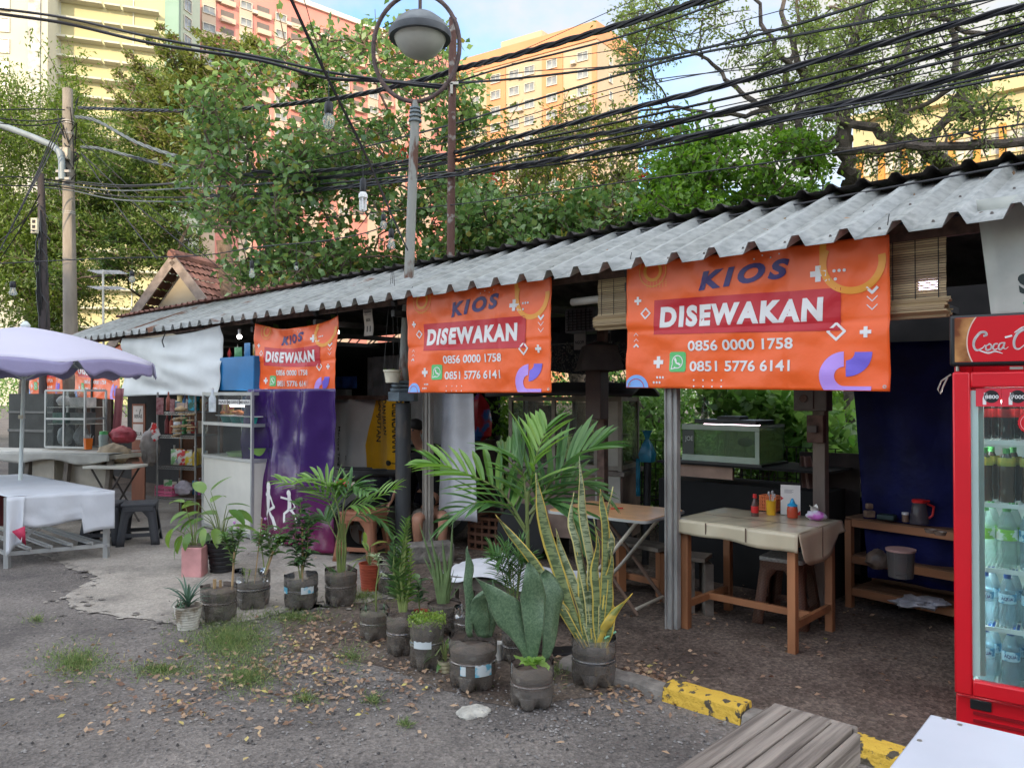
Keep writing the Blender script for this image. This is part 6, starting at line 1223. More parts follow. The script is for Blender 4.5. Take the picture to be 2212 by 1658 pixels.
p = gnd(1228, 1410); t = thing('black_tray', 'shallow black tray with debris beside the snake plant pot', 'tray', p, .2); part('tray', MB().box((0, 0, .012), (.22, .14, .024)), BLK, t, bevel=.004)
# ================= FURNITURE AND STALL GOODS =================
WOOD = M('orange_varnished_wood', (.27, .115, .05), .5, .4, 4, .15, 30, stretch=(1, 1, .25)); WOODX = M('orange_wood_rail', (.27, .115, .05), .5, .4, 4, .15, 30, stretch=(.3, 1, 1)); GRYW = M('grey_old_wood', (.17, .145, .12), .85, .3, 5, .5, 40)
ALU = M('brushed_aluminium', (.45, .46, .45), .4, .1, 4, metal=.5); IRN = M('dark_iron', (.06, .05, .045), .55, .3, 6, metal=.3); PWH = M('white_laminate', (.66, .64, .56), .5, .04)
# wooden dining table
fl_ = gnd(1482, 1358); q = loc2(fl_); tb_ = thing('wooden_table', 'orange-varnished wooden table with a yellowed plastic cover, right of the grey post', 'table', (fl_.x, fl_.y, 0), PHI)
TL, TD, TH = .74, .60, .745
for x, y in ((0, 0), (TL, 0), (0, TD), (TL, TD)): part('leg', MB().box((x, y, (TH - .02) / 2), (.052, .052, TH - .02)), WOOD, tb_, bevel=.003)
for y in (0, TD): part('apron', MB().box((TL / 2, y, TH - .06), (TL - .053, .03, .075)), WOODX, tb_, bevel=.002)
for x in (0, TL): part('apron', MB().box((x, TD / 2, TH - .06), (.03, TD - .053, .075)), WOODX, tb_, bevel=.002); part('rail', MB().box((x, TD / 2, .17), (.03, TD - .053, .045)), WOODX, tb_, bevel=.002)
part('rail', MB().box((TL / 2, TD / 2, .172), (TL - .03, .03, .045)), WOODX, tb_, bevel=.002)
part('tabletop', MB().box((TL / 2, TD / 2, TH - .01), (TL + .10, TD + .10, .02)), WOODX, tb_, bevel=.002)
CV = M('yellowed_vinyl', (.46, .40, .28), .22, .12, 3, .1, 5); 
def cvf(u, v):        # cover: top plus hanging fronts
    x = -.06 + (TL + .12) * u; y = -.06 + (TD + .12) * v; return (x, y, TH + .004 + .002 * math.sin(u * 20) * math.sin(v * 14))
cv = tag(part('table_cover', MB().grid(cvf, 24, 20).grid(lambda u, v: (-.06 + (TL + .12) * u, -.062 - .006 * v + .008 * math.sin(u * 16) * v, TH + .003 - v * (.082 + .035 * u + .006 * math.sin(u * 11))), 30, 5).grid(lambda u, v: (TL + .062 + .02 * v + .012 * math.sin(u * 12 + 1) * v, -.06 + (TD + .12) * u, TH + .003 - v * (.14 + .10 * math.sin(min(1, u * 1.15) * PI) ** .6 - .07 * u)), 24, 6), CV, tb_, solid=.0015, ang=60), None)
LNE = M('brown_line', (.10, .06, .04), .5)
mb = MB()
for x in (.19, .47): mb.add([(x, -.058, TH + .0066), (x + .006, -.058, TH + .0066), (x + .12, TD + .05, TH + .0066), (x + .114, TD + .05, TH + .0066)], [(0, 1, 2, 3)]); mb.box((x - .003, -.0725, TH - .04), (.008, .002, .088))
mb.box((TL / 2, .27, TH + .0067), (TL + .1, .005, .001)); mb.box((TL + .082, .27, TH - .09), (.002, .008, .2)); part('cover_line', mb, LNE, cv, smooth=False)
def onT(px, py): P = gnd(px, py, TH + .008); return P
def bottle_thing(nm, label, px, py, prof, bodym, capprof=None, capm=None, cat='bottle', z=None, extra=None, grp=None, P=None):
    P = P if P is not None else onT(px, py); t = thing(nm, label, cat, P, 0, grp); part('body', MB().lathe(prof, n=20), bodym, t)
    if capprof: part('cap', MB().lathe(capprof, n=16), capm, t)
    if extra: extra(t)
    return t
bottle_thing('soy_sauce_bottle', 'small soy sauce bottle with red cap and red label at the table front', 1630, 1114, [(.001, 0), (.024, 0), (.025, .01), (.025, .075), (.014, .105), (.010, .125)], M('dark_sauce_glass', (.10, .05, .04), .1, .4), [(.012, .125), (.014, .127), (.013, .152), (.001, .153)], M('red_cap'), extra=lambda t: part('label', MB().lathe([(.0255, .025), (.0258, .03), (.0258, .068), (.0255, .07)], n=20), M('red_label', (.55, .02, .02), .4), t))
bottle_thing('cutlery_cup', 'yellow plastic cup of spoons on the wooden table', 1665, 1111, [(.001, 0), (.030, 0), (.034, .095), (.036, .10), (.031, .098), (.028, .01)], M('yellow_plastic', (.70, .40, .02), .4), cat='cup', extra=lambda t: part('spoons', MB().tube([(0, 0, .02), (.01, 0, .15)], .003, 5).ball((.011, 0, .155), (.010, .003, .016), 8).tube([(.005, .01, .02), (-.01, .01, .14)], .003, 5).ball((-.011, .01, .147), (.010, .003, .016), 8).tube([(-.01, 0, .02), (.02, -.01, .13)], .003, 5).ball((.022, -.01, .135), (.009, .003, .014), 8), ALU, t))
P = onT(1655, 1104); P = P + EN * .06; t = thing('cutlery_basket', 'orange pierced plastic basket behind the yellow cup', 'basket', P, PHI); mb = MB()
for i in range(9):
    for s in (-1, 1): mb.box((-.06 + i * .015, s * .04, .055), (.006, .003, .11))
for i in range(6):
    for s in (-1, 1): mb.box((s * .062, -.036 + i * .0145, .055), (.003, .006, .11))
for z in (.008, .032, .056, .080, .108): mb.box((0, -.04, z), (.13, .004, .006)).box((0, .04, z), (.13, .004, .006)).box((-.062, 0, z), (.004, .08, .006)).box((.062, 0, z), (.004, .08, .006))
part('mesh_sides', mb, M('orange_plastic', (.68, .17, .05), .45), t, smooth=False); part('base', MB().box((0, 0, .004), (.12, .075, .004)), M('orange_plastic'), t)
P = onT(1703, 1113) + EN * .03; t = thing('payment_card_stand', 'white card standing in an acrylic holder behind the red sauce bottle', 'card stand', P, PHI + .35)
part('card', MB().box((0, 0, .105), (.13, .003, .21)), M('card_paper', (.70, .68, .62), .4, .03), t, smooth=False); part('foot', MB().box((0, .02, .003), (.13, .06, .004)), glassy('acrylic'), t)
part('red_corner', press(Flat().add(([(-.064, .13), (-.045, .115), (-.064, .10)], [(0, 1, 2)])).add(([(.03, .002), (.064, .002), (.064, .035)], [(0, 1, 2)])), lambda x, y: (x, -.0022, y), None, None), M('red_label'), t, smooth=False)
mb = Flat(); [mb.add(rectp(-.04, .175 - k * .007, .02 - .01 * (k % 2), .178 - k * .007)) for k in range(4)]; part('print_lines', press(mb, lambda x, y: (x, -.0022, y), None, None), M('grey_print', (.3, .28, .27), .6), t, smooth=False)
bottle_thing('chilli_sauce_bottle', 'squeeze bottle of red chilli sauce with a blue nozzle top', 1711, 1117, [(.001, 0), (.034, 0), (.036, .01), (.036, .05), (.033, .07), (.03, .078)], M('red_sauce', (.42, .06, .025), .25, .15), [(.034, .078), (.034, .088), (.02, .096), (.012, .115), (.006, .13), (.001, .131)], M('blue_nozzle', (.02, .30, .55), .4))
P = onT(1762, 1123); t = thing('tissue_pack', 'open packet of tissues on the right corner of the wooden table', 'tissue pack', P, PHI); part('packet', MB().lump((0, 0, .032), (.068, .045, .034), 9), M('silver_lilac_film', (.55, .55, .60), .3, col2=(.45, .12, .42), scale=9, lo=.45, hi=.55), t)
mb = MB(); [mb.blade((-.01, 0, .05), U(0, 6), U(.8, 1.4), .06, .05, .6, 'ovate', 5, .1, wav=.1) for _ in range(5)]; part('tissue', mb, M('white_paper'), t)
# plastic stool builder
def stool(label, P, rz, s, mat, w=.30, H=.45, topm=None, grp=None):
    t = thing('plastic_stool', label, 'stool', P, rz, grp); h = w * .5; b = h * 1.28
    part('seat', MB().prism([(x * h * .9 + (a) * h * .1, y * h * .9 + c * h * .1) for x, y, a, c in ((-1, -1, 0, -1), (1, -1, 0, -1), (1, -1, 1, 0), (1, 1, 1, 0), (1, 1, 0, 1), (-1, 1, 0, 1), (-1, 1, -1, 0), (-1, -1, -1, 0))], H - .03, H), topm or mat, t, bevel=.006)
    for sx, sy in ((-1, -1), (1, -1), (1, 1), (-1, 1)):
        P0 = Vector((sx * h * .80, sy * h * .80, H - .03)); P1 = Vector((sx * b * .88, sy * b * .88, 0)); lg = MB()
        for ax in (0, 1):
            # each leg is an L of two tapering plates with an arch near the top
            n = 7; o = []
            for k in range(n + 1):
                f = k / n; q = P0.lerp(P1, f); wd = (.055 + .10 * max(0, 1 - f * 3.2) ** 1.6) * w / .3
                d = Vector((-sx, 0, 0)) if ax == 0 else Vector((0, -sy, 0)); c = q + (Vector((0, sy * .016, 0)) if ax == 0 else Vector((sx * .016, 0, 0))); o += [c + Vector((sx * .016, 0, 0)) * (ax == 0) + Vector((0, sy * .016, 0)) * (ax == 1), c + d * wd]
            lg.add(o, [(2 * k, 2 * k + 1, 2 * k + 3, 2 * k + 2) for k in range(n)])
        l = part('leg', lg, mat, t, solid=.005)
    for sx, sy, ax in ((0, -1, 0), (0, 1, 0), (-1, 0, 1), (1, 0, 1)):
        f = .72; q = h * .8 + (b * .88 - h * .8) * f + .014; z = (H - .03) * (1 - f)
        part('rung', MB().box((sx * q, sy * q, z), ((.006, q * 2 - .08, .04) if ax else (q * 2 - .08, .006, .04))), mat, t, bevel=.002)
    for sx, sy, ax in ((0, -1, 0), (0, 1, 0), (-1, 0, 1), (1, 0, 1)): part('skirt', MB().box((sx * (h * .98), sy * (h * .98), H - .055), ((.005, h * 1.7, .05) if ax else (h * 1.7, .005, .05))), mat, t, bevel=.002)
    return t
def weave(name, c):
    m, N, L, p = newmat(name); MC[name] = m; p.inputs['Base Color'].default_value = (*c, 1); p.inputs['Roughness'].default_value = .5
    tc = N.new('ShaderNodeTexCoord'); b = N.new('ShaderNodeTexBrick'); b.inputs['Scale'].default_value = 22; b.inputs['Mortar Size'].default_value = .06; b.inputs['Row Height'].default_value = .35; b.inputs['Color1'].default_value = (1, 1, 1, 1); b.inputs['Color2'].default_value = (.7, .7, .7, 1); b.inputs['Mortar'].default_value = (0, 0, 0, 1)
    mp = N.new('ShaderNodeMapping'); mp.inputs['Rotation'].default_value = (rad(90), rad(12), rad(45)); L.new(tc.outputs['Object'], mp.inputs[0]); L.new(mp.outputs[0], b.inputs[0]); bu = N.new('ShaderNodeBump'); bu.inputs['Strength'].default_value = .8; bu.inputs['Distance'].default_value = .006; L.new(b.outputs[0], bu.inputs['Height']); L.new(bu.outputs[0], p.inputs['Normal'])
    mx = N.new('ShaderNodeMix'); mx.data_type = 'RGBA'; mx.blend_type = 'MULTIPLY'; mx.inputs[0].default_value = .35; mx.inputs[6].default_value = (*c, 1); L.new(b.outputs[0], mx.inputs[7]); L.new(mx.outputs[2], p.inputs['Base Color']); return m
DST = weave('charcoal_weave', (.055, .058, .065)); BST = weave('terracotta_weave', (.36, .145, .075))
P = gnd(302, 1172); stool('charcoal wicker-pattern plastic stool standing in full view right of the white-clothed table', (P.x, P.y, 0), rad(20), 1, DST, .34, .44, grp='charcoal stools'); P = gnd(228, 1172); stool('charcoal plastic stool mostly hidden by the right end of the white-clothed table', (P.x, P.y, 0), rad(10), 1, DST, .34, .44, grp='charcoal stools')
P = gnd(785, 1205); stool('terracotta wicker-pattern stool the person reaches over', (P.x, P.y, 0), rad(-15), 1, BST, .36, .47)
P = gnd(1700, 1343); stool('brown stool with a grey patterned seat under the wooden table', (P.x, P.y, 0), PHI + .1, 1, weave('dim_brown_weave', (.16, .075, .045)), .30, .47, topm=M('grey_lattice_seat', (.42, .42, .40), .5, .3, 60))
# wooden rack at right
P = gnd(1835, 1312); rk = thing('wooden_rack', 'low three-tier wooden rack in front of the navy tarp', 'rack', (P.x, P.y, 0), rad(-52)); RL_, RD, RH = 1.15, .40, .66
for x in (0, RL_):
    for y in (0, RD): part('leg', MB().box((x, y, RH / 2), (.05, .05, RH)), WOOD, rk, bevel=.003)
for z in (.13, .37, RH - .02):
    part('shelf_rail', MB().box((RL_ / 2, -.004, z), (RL_ - .05, .03, .055)).box((RL_ / 2, RD, z), (RL_ - .05, .03, .055)), WOODX, rk, bevel=.002)
    mb = MB(); [mb.box((RL_ / 2, .03 + .085 * i, z + .033), (RL_ + (.05 if z > .5 else -.06), .078, .012)) for i in range(5)]; part('shelf', mb, M('dark_shelf_wood', (.14, .07, .035), .7, .3, 4, stretch=(.3, 1, 1)), rk, smooth=False)
def onR(px, py, z=.70): return gnd(px, py, z)
GJ = glassy('jug_plastic', (.75, .65, .68), .1, .55)
P = onR(1985, 1130); t = thing('water_jug', 'clear plastic water jug with a red lid on the wooden rack', 'jug', P); part('body', MB().lathe([(.001, 0), (.060, 0), (.062, .01), (.05, .10), (.042, .14), (.044, .15)], n=22), GJ, t); part('lid', MB().lathe([(.046, .145), (.048, .16), (.04, .168), (.001, .17)], n=20).box((.02, -.04, .162), (.05, .03, .012)), M('red_cap'), t); part('handle', MB().tube([(.045, -.02, .14), (.085, -.03, .12), (.075, -.03, .06), (.055, -.02, .04)], .008, 8), M('red_cap'), t)
P = onR(1877, 1118); t = thing('robot_toy', 'small wooden figure toy on the left end of the rack', 'toy', P); part('body', MB().box((0, 0, .03), (.07, .05, .05)).box((0, 0, .085), (.045, .04, .04)), M('brown_toy', (.22, .14, .09), .6, .3, 20), t, bevel=.008)
P = onR(1915, 1122); t = thing('small_appliance', 'dark hand-sized appliance beside the water jug', 'appliance', P, PHI); part('body', MB().box((0, 0, .02), (.12, .08, .04)), M('dark_green_plastic', (.02, .04, .035), .5), t, bevel=.01)
P = onR(1955, 1126); t = thing('jar', 'small white-lidded jar left of the water jug', 'jar', P); part('body', MB().lathe([(.001, 0), (.022, 0), (.022, .05)], n=14), M('jar_brown', (.2, .12, .08), .4), t); part('lid', MB().lathe([(.023, .05), (.023, .065), (.001, .066)], n=14), WHI, t)
for i, (px, py) in enumerate(((2010, 1150), (2030, 1155))):
    P = onR(px, py); t = thing('glass_ashtray', 'shallow glass bowl at the right of the rack, ' + ('left one' if i == 0 else 'right one'), 'bowl', P); part('bowl', MB().lathe([(.001, .003), (.03, 0), (.04, .022), (.035, .022), (.028, .006)], n=16), M('dim_glass', (.22, .16, .12), .2), t)
P = gnd(1945, 1245, .41); t = thing('food_container', 'pale translucent lidded tub on the middle tier of the rack', 'container', P); part('tub', MB().lathe([(.001, 0), (.075, 0), (.085, .17), (.082, .17)], n=22), glassy('cloudy_plastic', (.6, .58, .56), .3, .35), t); part('lid', MB().lathe([(.09, .168), (.092, .182), (.001, .186)], n=22), M('pinkish_lid', (.4, .25, .22), .5), t)
P = gnd(1895, 1228, .41); t = thing('plastic_bag', 'crumpled dim plastic bag on the middle tier of the rack', 'bag', P); part('bag', MB().lump((0, 0, .06), (.08, .07, .065), 3), M('dim_bag', (.12, .09, .07), .5, .5, 12, .8, 12), t)
P = gnd(1985, 1310, .17); t = thing('plastic_bag', 'whitish plastic sheet crumpled on the bottom tier of the rack', 'bag', P); part('bag', MB().lump((0, 0, .03), (.16, .1, .035), 7, amp=.6), M('whitish_bag', (.35, .35, .38), .4, .3, 12, .8, 14), t)
# sink counter with soap bottle and tap in front of navy tarp
P = at(1900, 1078, 6.35); t = thing('sink_counter', 'dark narrow counter with a steel basin against the navy tarp', 'counter', (P.x, P.y, 0), rad(-48)); part('top', MB().box((.15, .1, P.z), (1.1, .35, .03)), M('black_stone', (.03, .028, .027), .3, .3, 20), t, bevel=.004); part('base', MB().box((.15, .12, P.z / 2), (1.05, .28, P.z - .03)), DRK, t); part('basin_rim', MB().lathe([(.13, .016), (.14, .02), (.12, .022), (.11, .0)], (.2, .05, P.z), 24), M('warm_steel', (.35, .26, .2), .3, metal=.7), t)
P2 = at(1848, 1070, 6.15); t = thing('soap_bottle', 'white pump soap bottle on the dark counter', 'bottle', P2); part('body', MB().lathe([(.001, 0), (.034, 0), (.036, .02), (.036, .12), (.03, .16), (.014, .17)], n=20), M('soap_white', (.40, .38, .32), .4), t); part('pump', MB().cyl((0, 0, .17), (0, 0, .225), .008).box((-.015, 0, .228), (.06, .015, .012)), M('soap_pump', (.30, .25, .15), .4), t)
P2 = at(1965, 1042, 6.3); t = thing('tap', 'thin bent steel tap in front of the navy tarp', 'tap', P2); part('spout', MB().tube([(-.12, 0, -.02), (-.06, 0, -.03), (-.10, 0, -.01), (-.09, 0, .08), (-.07, 0, .17), (-.09, 0, .19), (-.11, 0, .18)], .010, 8).tube([(-.08, 0, -.02), (-.03, 0, .0)], .010, 8), M('dull_chrome', (.5, .5, .5), .35, metal=.7), t)
P2 = at(1870, 1075, 6.1); t = thing('dark_panel', 'dark leaning board left of the navy tarp', 'board', (P2.x - .25, P2.y + .1, 0), rad(-30)); part('board', MB().box((0, 0, .65), (.45, .03, .95)), M('dim_brown_board', (.035, .026, .024), .8, .4), t)
P2 = at(1762, 1080, 6.2); t = thing('hanging_cloth', 'dim brown and pink cloth draped against the meter post', 'cloth', (P2.x - .07, P2.y - .05, .35), PHI); part('cloth', MB().grid(lambda u, v: (-.10 + (.05 + .16 * u) * (1.3 - v * .8), .03 * math.sin(u * 9), v * .75), 12, 10), M('dim_cloth', (.20, .12, .10), .9, .3, 5), t, solid=.003)
# aquarium and stand
xa, xb = rl(1473, 1.35), rl(1640, 1.35); P = R(xa, 1.35); AW = xb - xa; AD = .46; az = at(1640, 1003, R(xb, 1.35).y).z; AH = .31
t = thing('fish_tank', 'cloudy green fish tank with a black lid on a dark bench', 'aquarium', (P.x, P.y, az), PHI)
part('glass_walls', MB().box((AW / 2, 0, AH / 2), (AW, .006, AH)).box((AW / 2, AD, AH / 2), (AW, .006, AH)).box((0, AD / 2, AH / 2), (.006, AD - .01, AH)).box((AW, AD / 2, AH / 2), (.006, AD - .01, AH)), glassy('tank_glass', (.70, .85, .75), .04, .8), t, smooth=False)
m, N, L, p_ = newmat('green_water'); MC['green_water'] = m; p_.inputs['Base Color'].default_value = (.36, .48, .22, 1); p_.inputs['Roughness'].default_value = .3; tr = N.new('ShaderNodeBsdfTransparent'); tr.inputs[0].default_value = (.82, .93, .70, 1); mx = N.new('ShaderNodeMixShader'); mx.inputs[0].default_value = .70; L.new(p_.outputs[0], mx.inputs[1]); L.new(tr.outputs[0], mx.inputs[2]); L.new(mx.outputs[0], N['Material Output'].inputs[0])
part('water', MB().box((AW / 2, AD / 2, AH * .44), (AW - .02, AD - .02, AH * .85)), m, t, smooth=False)
FRM = M('milky_frame', (.34, .42, .34), .5, .1); part('frame', MB().box((AW / 2, -.006, .025), (AW, .006, .05)).box((AW / 2, -.006, AH - .025), (AW, .006, .045)).box((AW + .001, AD / 2, AH - .012), (.008, AD, .02)).box((AW - .018, -.0065, AH / 2), (.035, .006, AH - .1)), FRM, t, smooth=False)
part('lid', MB().box((AW * .55, AD / 2 - .05, AH + .02), (AW * .8, AD * .7, .035)).box((AW * .5, AD / 2, AH + .05), (AW * .3, .15, .03)), BLK, t, bevel=.004); part('base_board', MB().box((AW / 2, AD / 2, -.012), (AW + .05, AD + .05, .02)), BLK, t)
part('tank_lamp', MB().box((AW * .5, AD * .45, AH - .006), (AW * .7, .05, .008)), M('tank_lamp_glow', (1, .7, .82), emit=3.5), t)
lb_ = part('side_sign', MB().box((.065, -.012, AH * .5), (.11, .004, AH * .66)), M('black_sign', (.03, .04, .035), .4), t, smooth=False)
part('sign_lettering', press(Flat().add(text_fit('JOE', .035, .11, AH * .5, AH * .66, .0)), lambda x, y: (x, -.0155, y), None, None), M('grey_letter', (.5, .55, .5)), lb_, smooth=False)
FSH = M('black_fish', (.02, .015, .025), .5); f = thing('fish', 'black rounded fish hovering in the right half of the tank', 'fish', P + EX * (AW * .80) + EN * .035 + Vector((0, 0, az + AH * .55)), PHI); part('body', MB().ball((0, 0, 0), (.07, .02, .038), 14).add([(.055, 0, 0), (.10, 0, .035), (.10, 0, -.03)], [(0, 1, 2)]).add([(-.02, 0, .03), (.03, 0, .055), (.035, 0, .02)], [(0, 1, 2)]), FSH, f)
bw = thing('wooden_bench_cabinet', 'black low bench cabinet with a pale board edge under the fish tank', 'cabinet', (P.x, P.y, 0), PHI); part('cabinet', MB().box((.45, .35, az / 2 - .09), (1.5, .5, az - .2)), DRK, bw); part('edge_board', MB().box((.17, .05, az - .085), (.55, .03, .12)), M('pinkish_board', (.30, .20, .15), .8, .2, 6), bw); part('top_board', MB().box((.5, .3, az - .03), (1.5, .62, .02)), DRK, bw)
P2 = at(1521, 910, 6.55); bottle_thing('glass_bottle', 'clear glass bottle standing on the tank lid', 0, 0, [(.001, 0), (.026, 0), (.028, .01), (.028, .10), (.012, .15), (.010, .205), (.012, .21)], glassy('glass_bottle', (.7, .78, .7), .05, .5), P=P2)
# folding table with orange top, red pen
c = gnd(1330, 1100, .72); t = thing('folding_table', 'small folding table with worn orange-brown top, left of the grey post', 'table', (c.x, c.y, 0), PHI + .1)
part('tabletop', MB().prism([(.36 * sgx + .06 * math.cos(a), .26 * sgy + .06 * math.sin(a)) for sgx, sgy, a0 in ((1, 1, 0), (-1, 1, 90), (-1, -1, 180), (1, -1, 270)) for a in [rad(a0 + 30 * k) for k in range(4)]], .70, .72), M('orange_laminate', (.50, .27, .12), .3, .2, 5), t, bevel=.003)
part('rim', MB().prism([(.365 * sgx + .065 * math.cos(a), .265 * sgy + .065 * math.sin(a)) for sgx, sgy, a0 in ((1, 1, 0), (-1, 1, 90), (-1, -1, 180), (1, -1, 270)) for a in [rad(a0 + 30 * k) for k in range(4)]], .695, .714), ALU, t)
for s in (-1, 1): part('leg', MB().tube([(-.3, s * .22, .70), (.1, s * .22, .25), (.30, s * .22, .02)], .014, 8), M('rusty_leg', (.16, .10, .07), .6, .3), t); part('leg', MB().tube([(.3, s * .2, .70), (-.05, s * .2, .28), (-.2, s * .2, .12), (-.33, s * .2, .0)], .014, 8), M('cream_leg', (.5, .46, .38), .5), t)
part('brace', MB().cyl((-.33, -.2, .02), (-.33, .2, .02), .012).cyl((.28, -.22, .06), (.28, .22, .06), .012), M('cream_leg'), t)
P = gnd(1332, 1099, .722); t = thing('red_pen', 'red pen lying on the folding table', 'pen', P, .3); part('barrel', MB().cyl((-.05, 0, .006), (.05, 0, .006), .005).box((.0, 0, .010), (.02, .015, .008)), M('red_cap'), t)
# benches behind
for i, (px, py, px2, py2, z, lab) in enumerate(((1330, 1160, 1440, 1180, .42, 'long pale-edged plank bench beyond the folding table'), (1480, 1195, 1530, 1200, .42, 'dark short plank bench seen left of the wooden table'))):
    a = gnd(px, py, z); b = gnd(px2, py2, z); t = thing('plank_bench', lab, 'bench', (a.x, a.y, 0), 0); d = b - a
    mb = MB().bar((0, 0, z - .015), (d.x, d.y, z - .015), .22, .03); part('seat', mb, GRYW, t)
    for f in (.1, .9): part('leg', MB().box((d.x * f, d.y * f, z / 2 - .02), (.06, .18, z - .05)), GRYW if i else WOOD, t)
    part('rail', MB().bar((0, 0, .13), (d.x, d.y, .13), .03, .05), WOOD, t)
# low table with white sheet, crate
c = gnd(1100, 1240, .30); t = thing('low_table', 'low rough wooden table under a white plastic sheet behind the pots', 'table', (c.x, c.y, 0), rad(-22))
part('tabletop', MB().box((.10, 0, .285), (1.05, .40, .03)), GRYW, t); 
for x in (-.38, .55): part('leg', MB().box((x, -.14, .135), (.06, .06, .27)), GRYW, t); part('leg', MB().box((x, .14, .135), (.06, .06, .27)), GRYW, t)
part('apron', MB().box((.08, -.18, .25), (.95, .03, .07)), GRYW, t)
sh = thing('white_sheet', 'crumpled white plastic sheet spread over the low rough table', 'sheet', (c.x, c.y, 0), rad(-22)); part('sheet', MB().grid(lambda u, v: (-.46 + 1.1 * u, -.26 + .5 * v + .02 * math.sin(u * 9), .308 + .03 * abs(mnoise.noise((u * 6, v * 4, 1))) + .05 * math.exp(-((u - .32) ** 2) * 30) * (.5 + v) - (.05 * max(0, .25 - v) * 4) * (1 + math.sin(u * 13)) * .5), 40, 16), M('white_sheet', (.66, .67, .70), .45, .04), sh, solid=.002, ang=70)
P = gnd(1085, 1185); t = thing('plastic_crate', 'brown plastic crate with oval holes behind the tall palm', 'crate', (P.x, P.y, 0), rad(-30)); mb = MB()
for z in (.01, .09, .17, .25, .33): mb.box((0, -.2, z), (.58, .02, .03)).box((0, .2, z), (.58, .02, .03)).box((-.29, 0, z), (.02, .4, .03)).box((.29, 0, z), (.02, .4, .03))
for i in range(8): mb.box((-.28 + i * .08, -.2, .17), (.02, .018, .34)).box((-.28 + i * .08, .2, .17), (.02, .018, .34))
part('sides', mb, M('brown_crate', (.13, .055, .03), .6), t, smooth=False)
t = thing('pale_basket', 'pale oval-holed laundry basket behind the snake plant', 'basket', tuple(gnd(1175, 1200))[:2] + (0,), rad(-30)); mb = MB()
for z in (.42, .50, .58, .66): mb.box((0, -.15, z), (.4, .012, .022)).box((-.2, 0, z), (.012, .3, .022)).box((.2, 0, z), (.012, .3, .022))
for i in range(12): mb.box((-.2 + i * .036, -.15, .54), (.014, .011, .26))
part('sides', mb, M('pale_basket', (.34, .36, .30), .5), t, smooth=False); part('stand', MB().box((0, 0, .2), (.4, .3, .4)), DRK, t)
P = gnd(1362, 1372); 
# food cart
c = gnd(1240, 1205); ct = thing('food_cart', 'old glazed wooden food cart with a dark curved roof, behind the palm', 'food cart', (c.x, c.y, 0), PHI + rad(18)); CT = M('cart_frame', (.20, .175, .14), .75, .3, 6); CTP = M('cart_panel', (.34, .32, .27), .7, .2, 3)
part('base', MB().box((0, 0, .55), (1.15, .6, .6)), M('cart_body', (.16, .11, .085), .8, .4, 4), ct); part('counter', MB().box((0, 0, .87), (1.2, .66, .04)), GRYW, ct)
for x in (-.55, -.1, .32, .55):
    for y in (-.28, .28): part('frame_post', MB().box((x, y, 1.22), (.035, .035, .70)), CT, ct)
for z in (.92, 1.55): part('frame_rail', MB().box((0, -.28, z), (1.13, .03, .04)).box((0, .28, z), (1.13, .03, .04)).box((-.55, 0, z), (.03, .55, .04)).box((.55, 0, z), (.03, .55, .04)), CT, ct)
part('roof', MB().grid(lambda u, v: (-.72 + 1.44 * u, -.5 + 1.0 * v, 1.60 + .10 * math.sin(PI * v) - .03 * abs(u - .5)), 10, 10), M('cart_roof', (.03, .028, .028), .7, .3), ct, solid=.03)
part('glass_pane', MB().box((-.32, -.283, 1.24), (.42, .004, .56)).box((.11, -.283, 1.24), (.38, .004, .56)), glassy('cart_glass', (.7, .72, .62), .06, .7), ct, smooth=False)
part('side_panel', MB().box((.555, 0, 1.22), (.012, .5, .6)), glassy('cart_glass'), ct, smooth=False); part('door_panel', MB().box((.44, -.285, 1.22), (.20, .01, .62)), CTP, ct); part('lower_panel', MB().box((.44, -.305, .7), (.24, .02, .34)), CTP, ct)
part('inner_shelf', MB().box((0, .05, 1.2), (1.0, .35, .02)), CT, ct); part('purple_board', MB().box((.15, -.22, 1.08), (.17, .012, .24)), M('purple_board', (.13, .09, .16), .5), ct, bevel=.01); part('inner_goods', MB().box((-.32, .05, 1.35), (.12, .1, .26)).box((-.12, .05, 1.30), (.22, .1, .18)).ball((-.3, 0, 1.03), (.08, .08, .08)), M('dim_goods', (.12, .09, .08), .6, .5, 6), ct)
for s in (-1, 1): w_ = part('wheel', MB().cyl((s * .4, -.34, .28), (s * .4, -.30, .28), .27, n=24), BLK, ct)
# bag on a stick, fence
P = at(1393, 1040, 7.2); t = thing('stick_with_bag', 'blue-green plastic bag tied on a dark stick beside the bushes', 'bag', (P.x, P.y, 0)); part('stick', MB().cyl((0, 0, 0), (.03, 0, at(1393, 960, 7.2).z), .035, n=8), DKM, t)
zb_ = at(1393, 985, 7.2).z; part('bag', MB().lathe([(.07, -.05), (.085, .02), (.05, .11), (.018, .16), (.03, .20), (.05, .24)], (.02, 0, zb_), 14, rf=lambda a, z: 1 + .2 * math.sin(4 * a)), M('teal_film', (.02, .22, .34), .3, .3, 9), t); part('streamer', MB().grid(lambda u, v: (-.09 + .04 * u, -.02, zb_ - .02 - v * .35), 3, 6), M('teal_film'), t, solid=.001)
xf0, xf1 = rl(1370, 2.6), rl(1900, 2.6); P = R(xf0, 2.6); t = thing('wire_fence', 'low dark wire fence between the stalls and the bushes', 'fence', (P.x, P.y, 0), PHI); mb = MB(); x = 0
while x < 2.2: mb.cyl((x, 0, 0), (x, 0, 1.1), .006, n=4); x += .09
for z in (.2, .5, .8, 1.1): mb.bar((0, 0, z), (2.2, 0, z), .008, .008)
part('wires', mb, DKM, t); part('post', MB().cyl((.0, 0, 0), (0, 0, 1.2), .025).cyl((1.1, 0, 0), (1.1, 0, 1.2), .025), DKM, t)
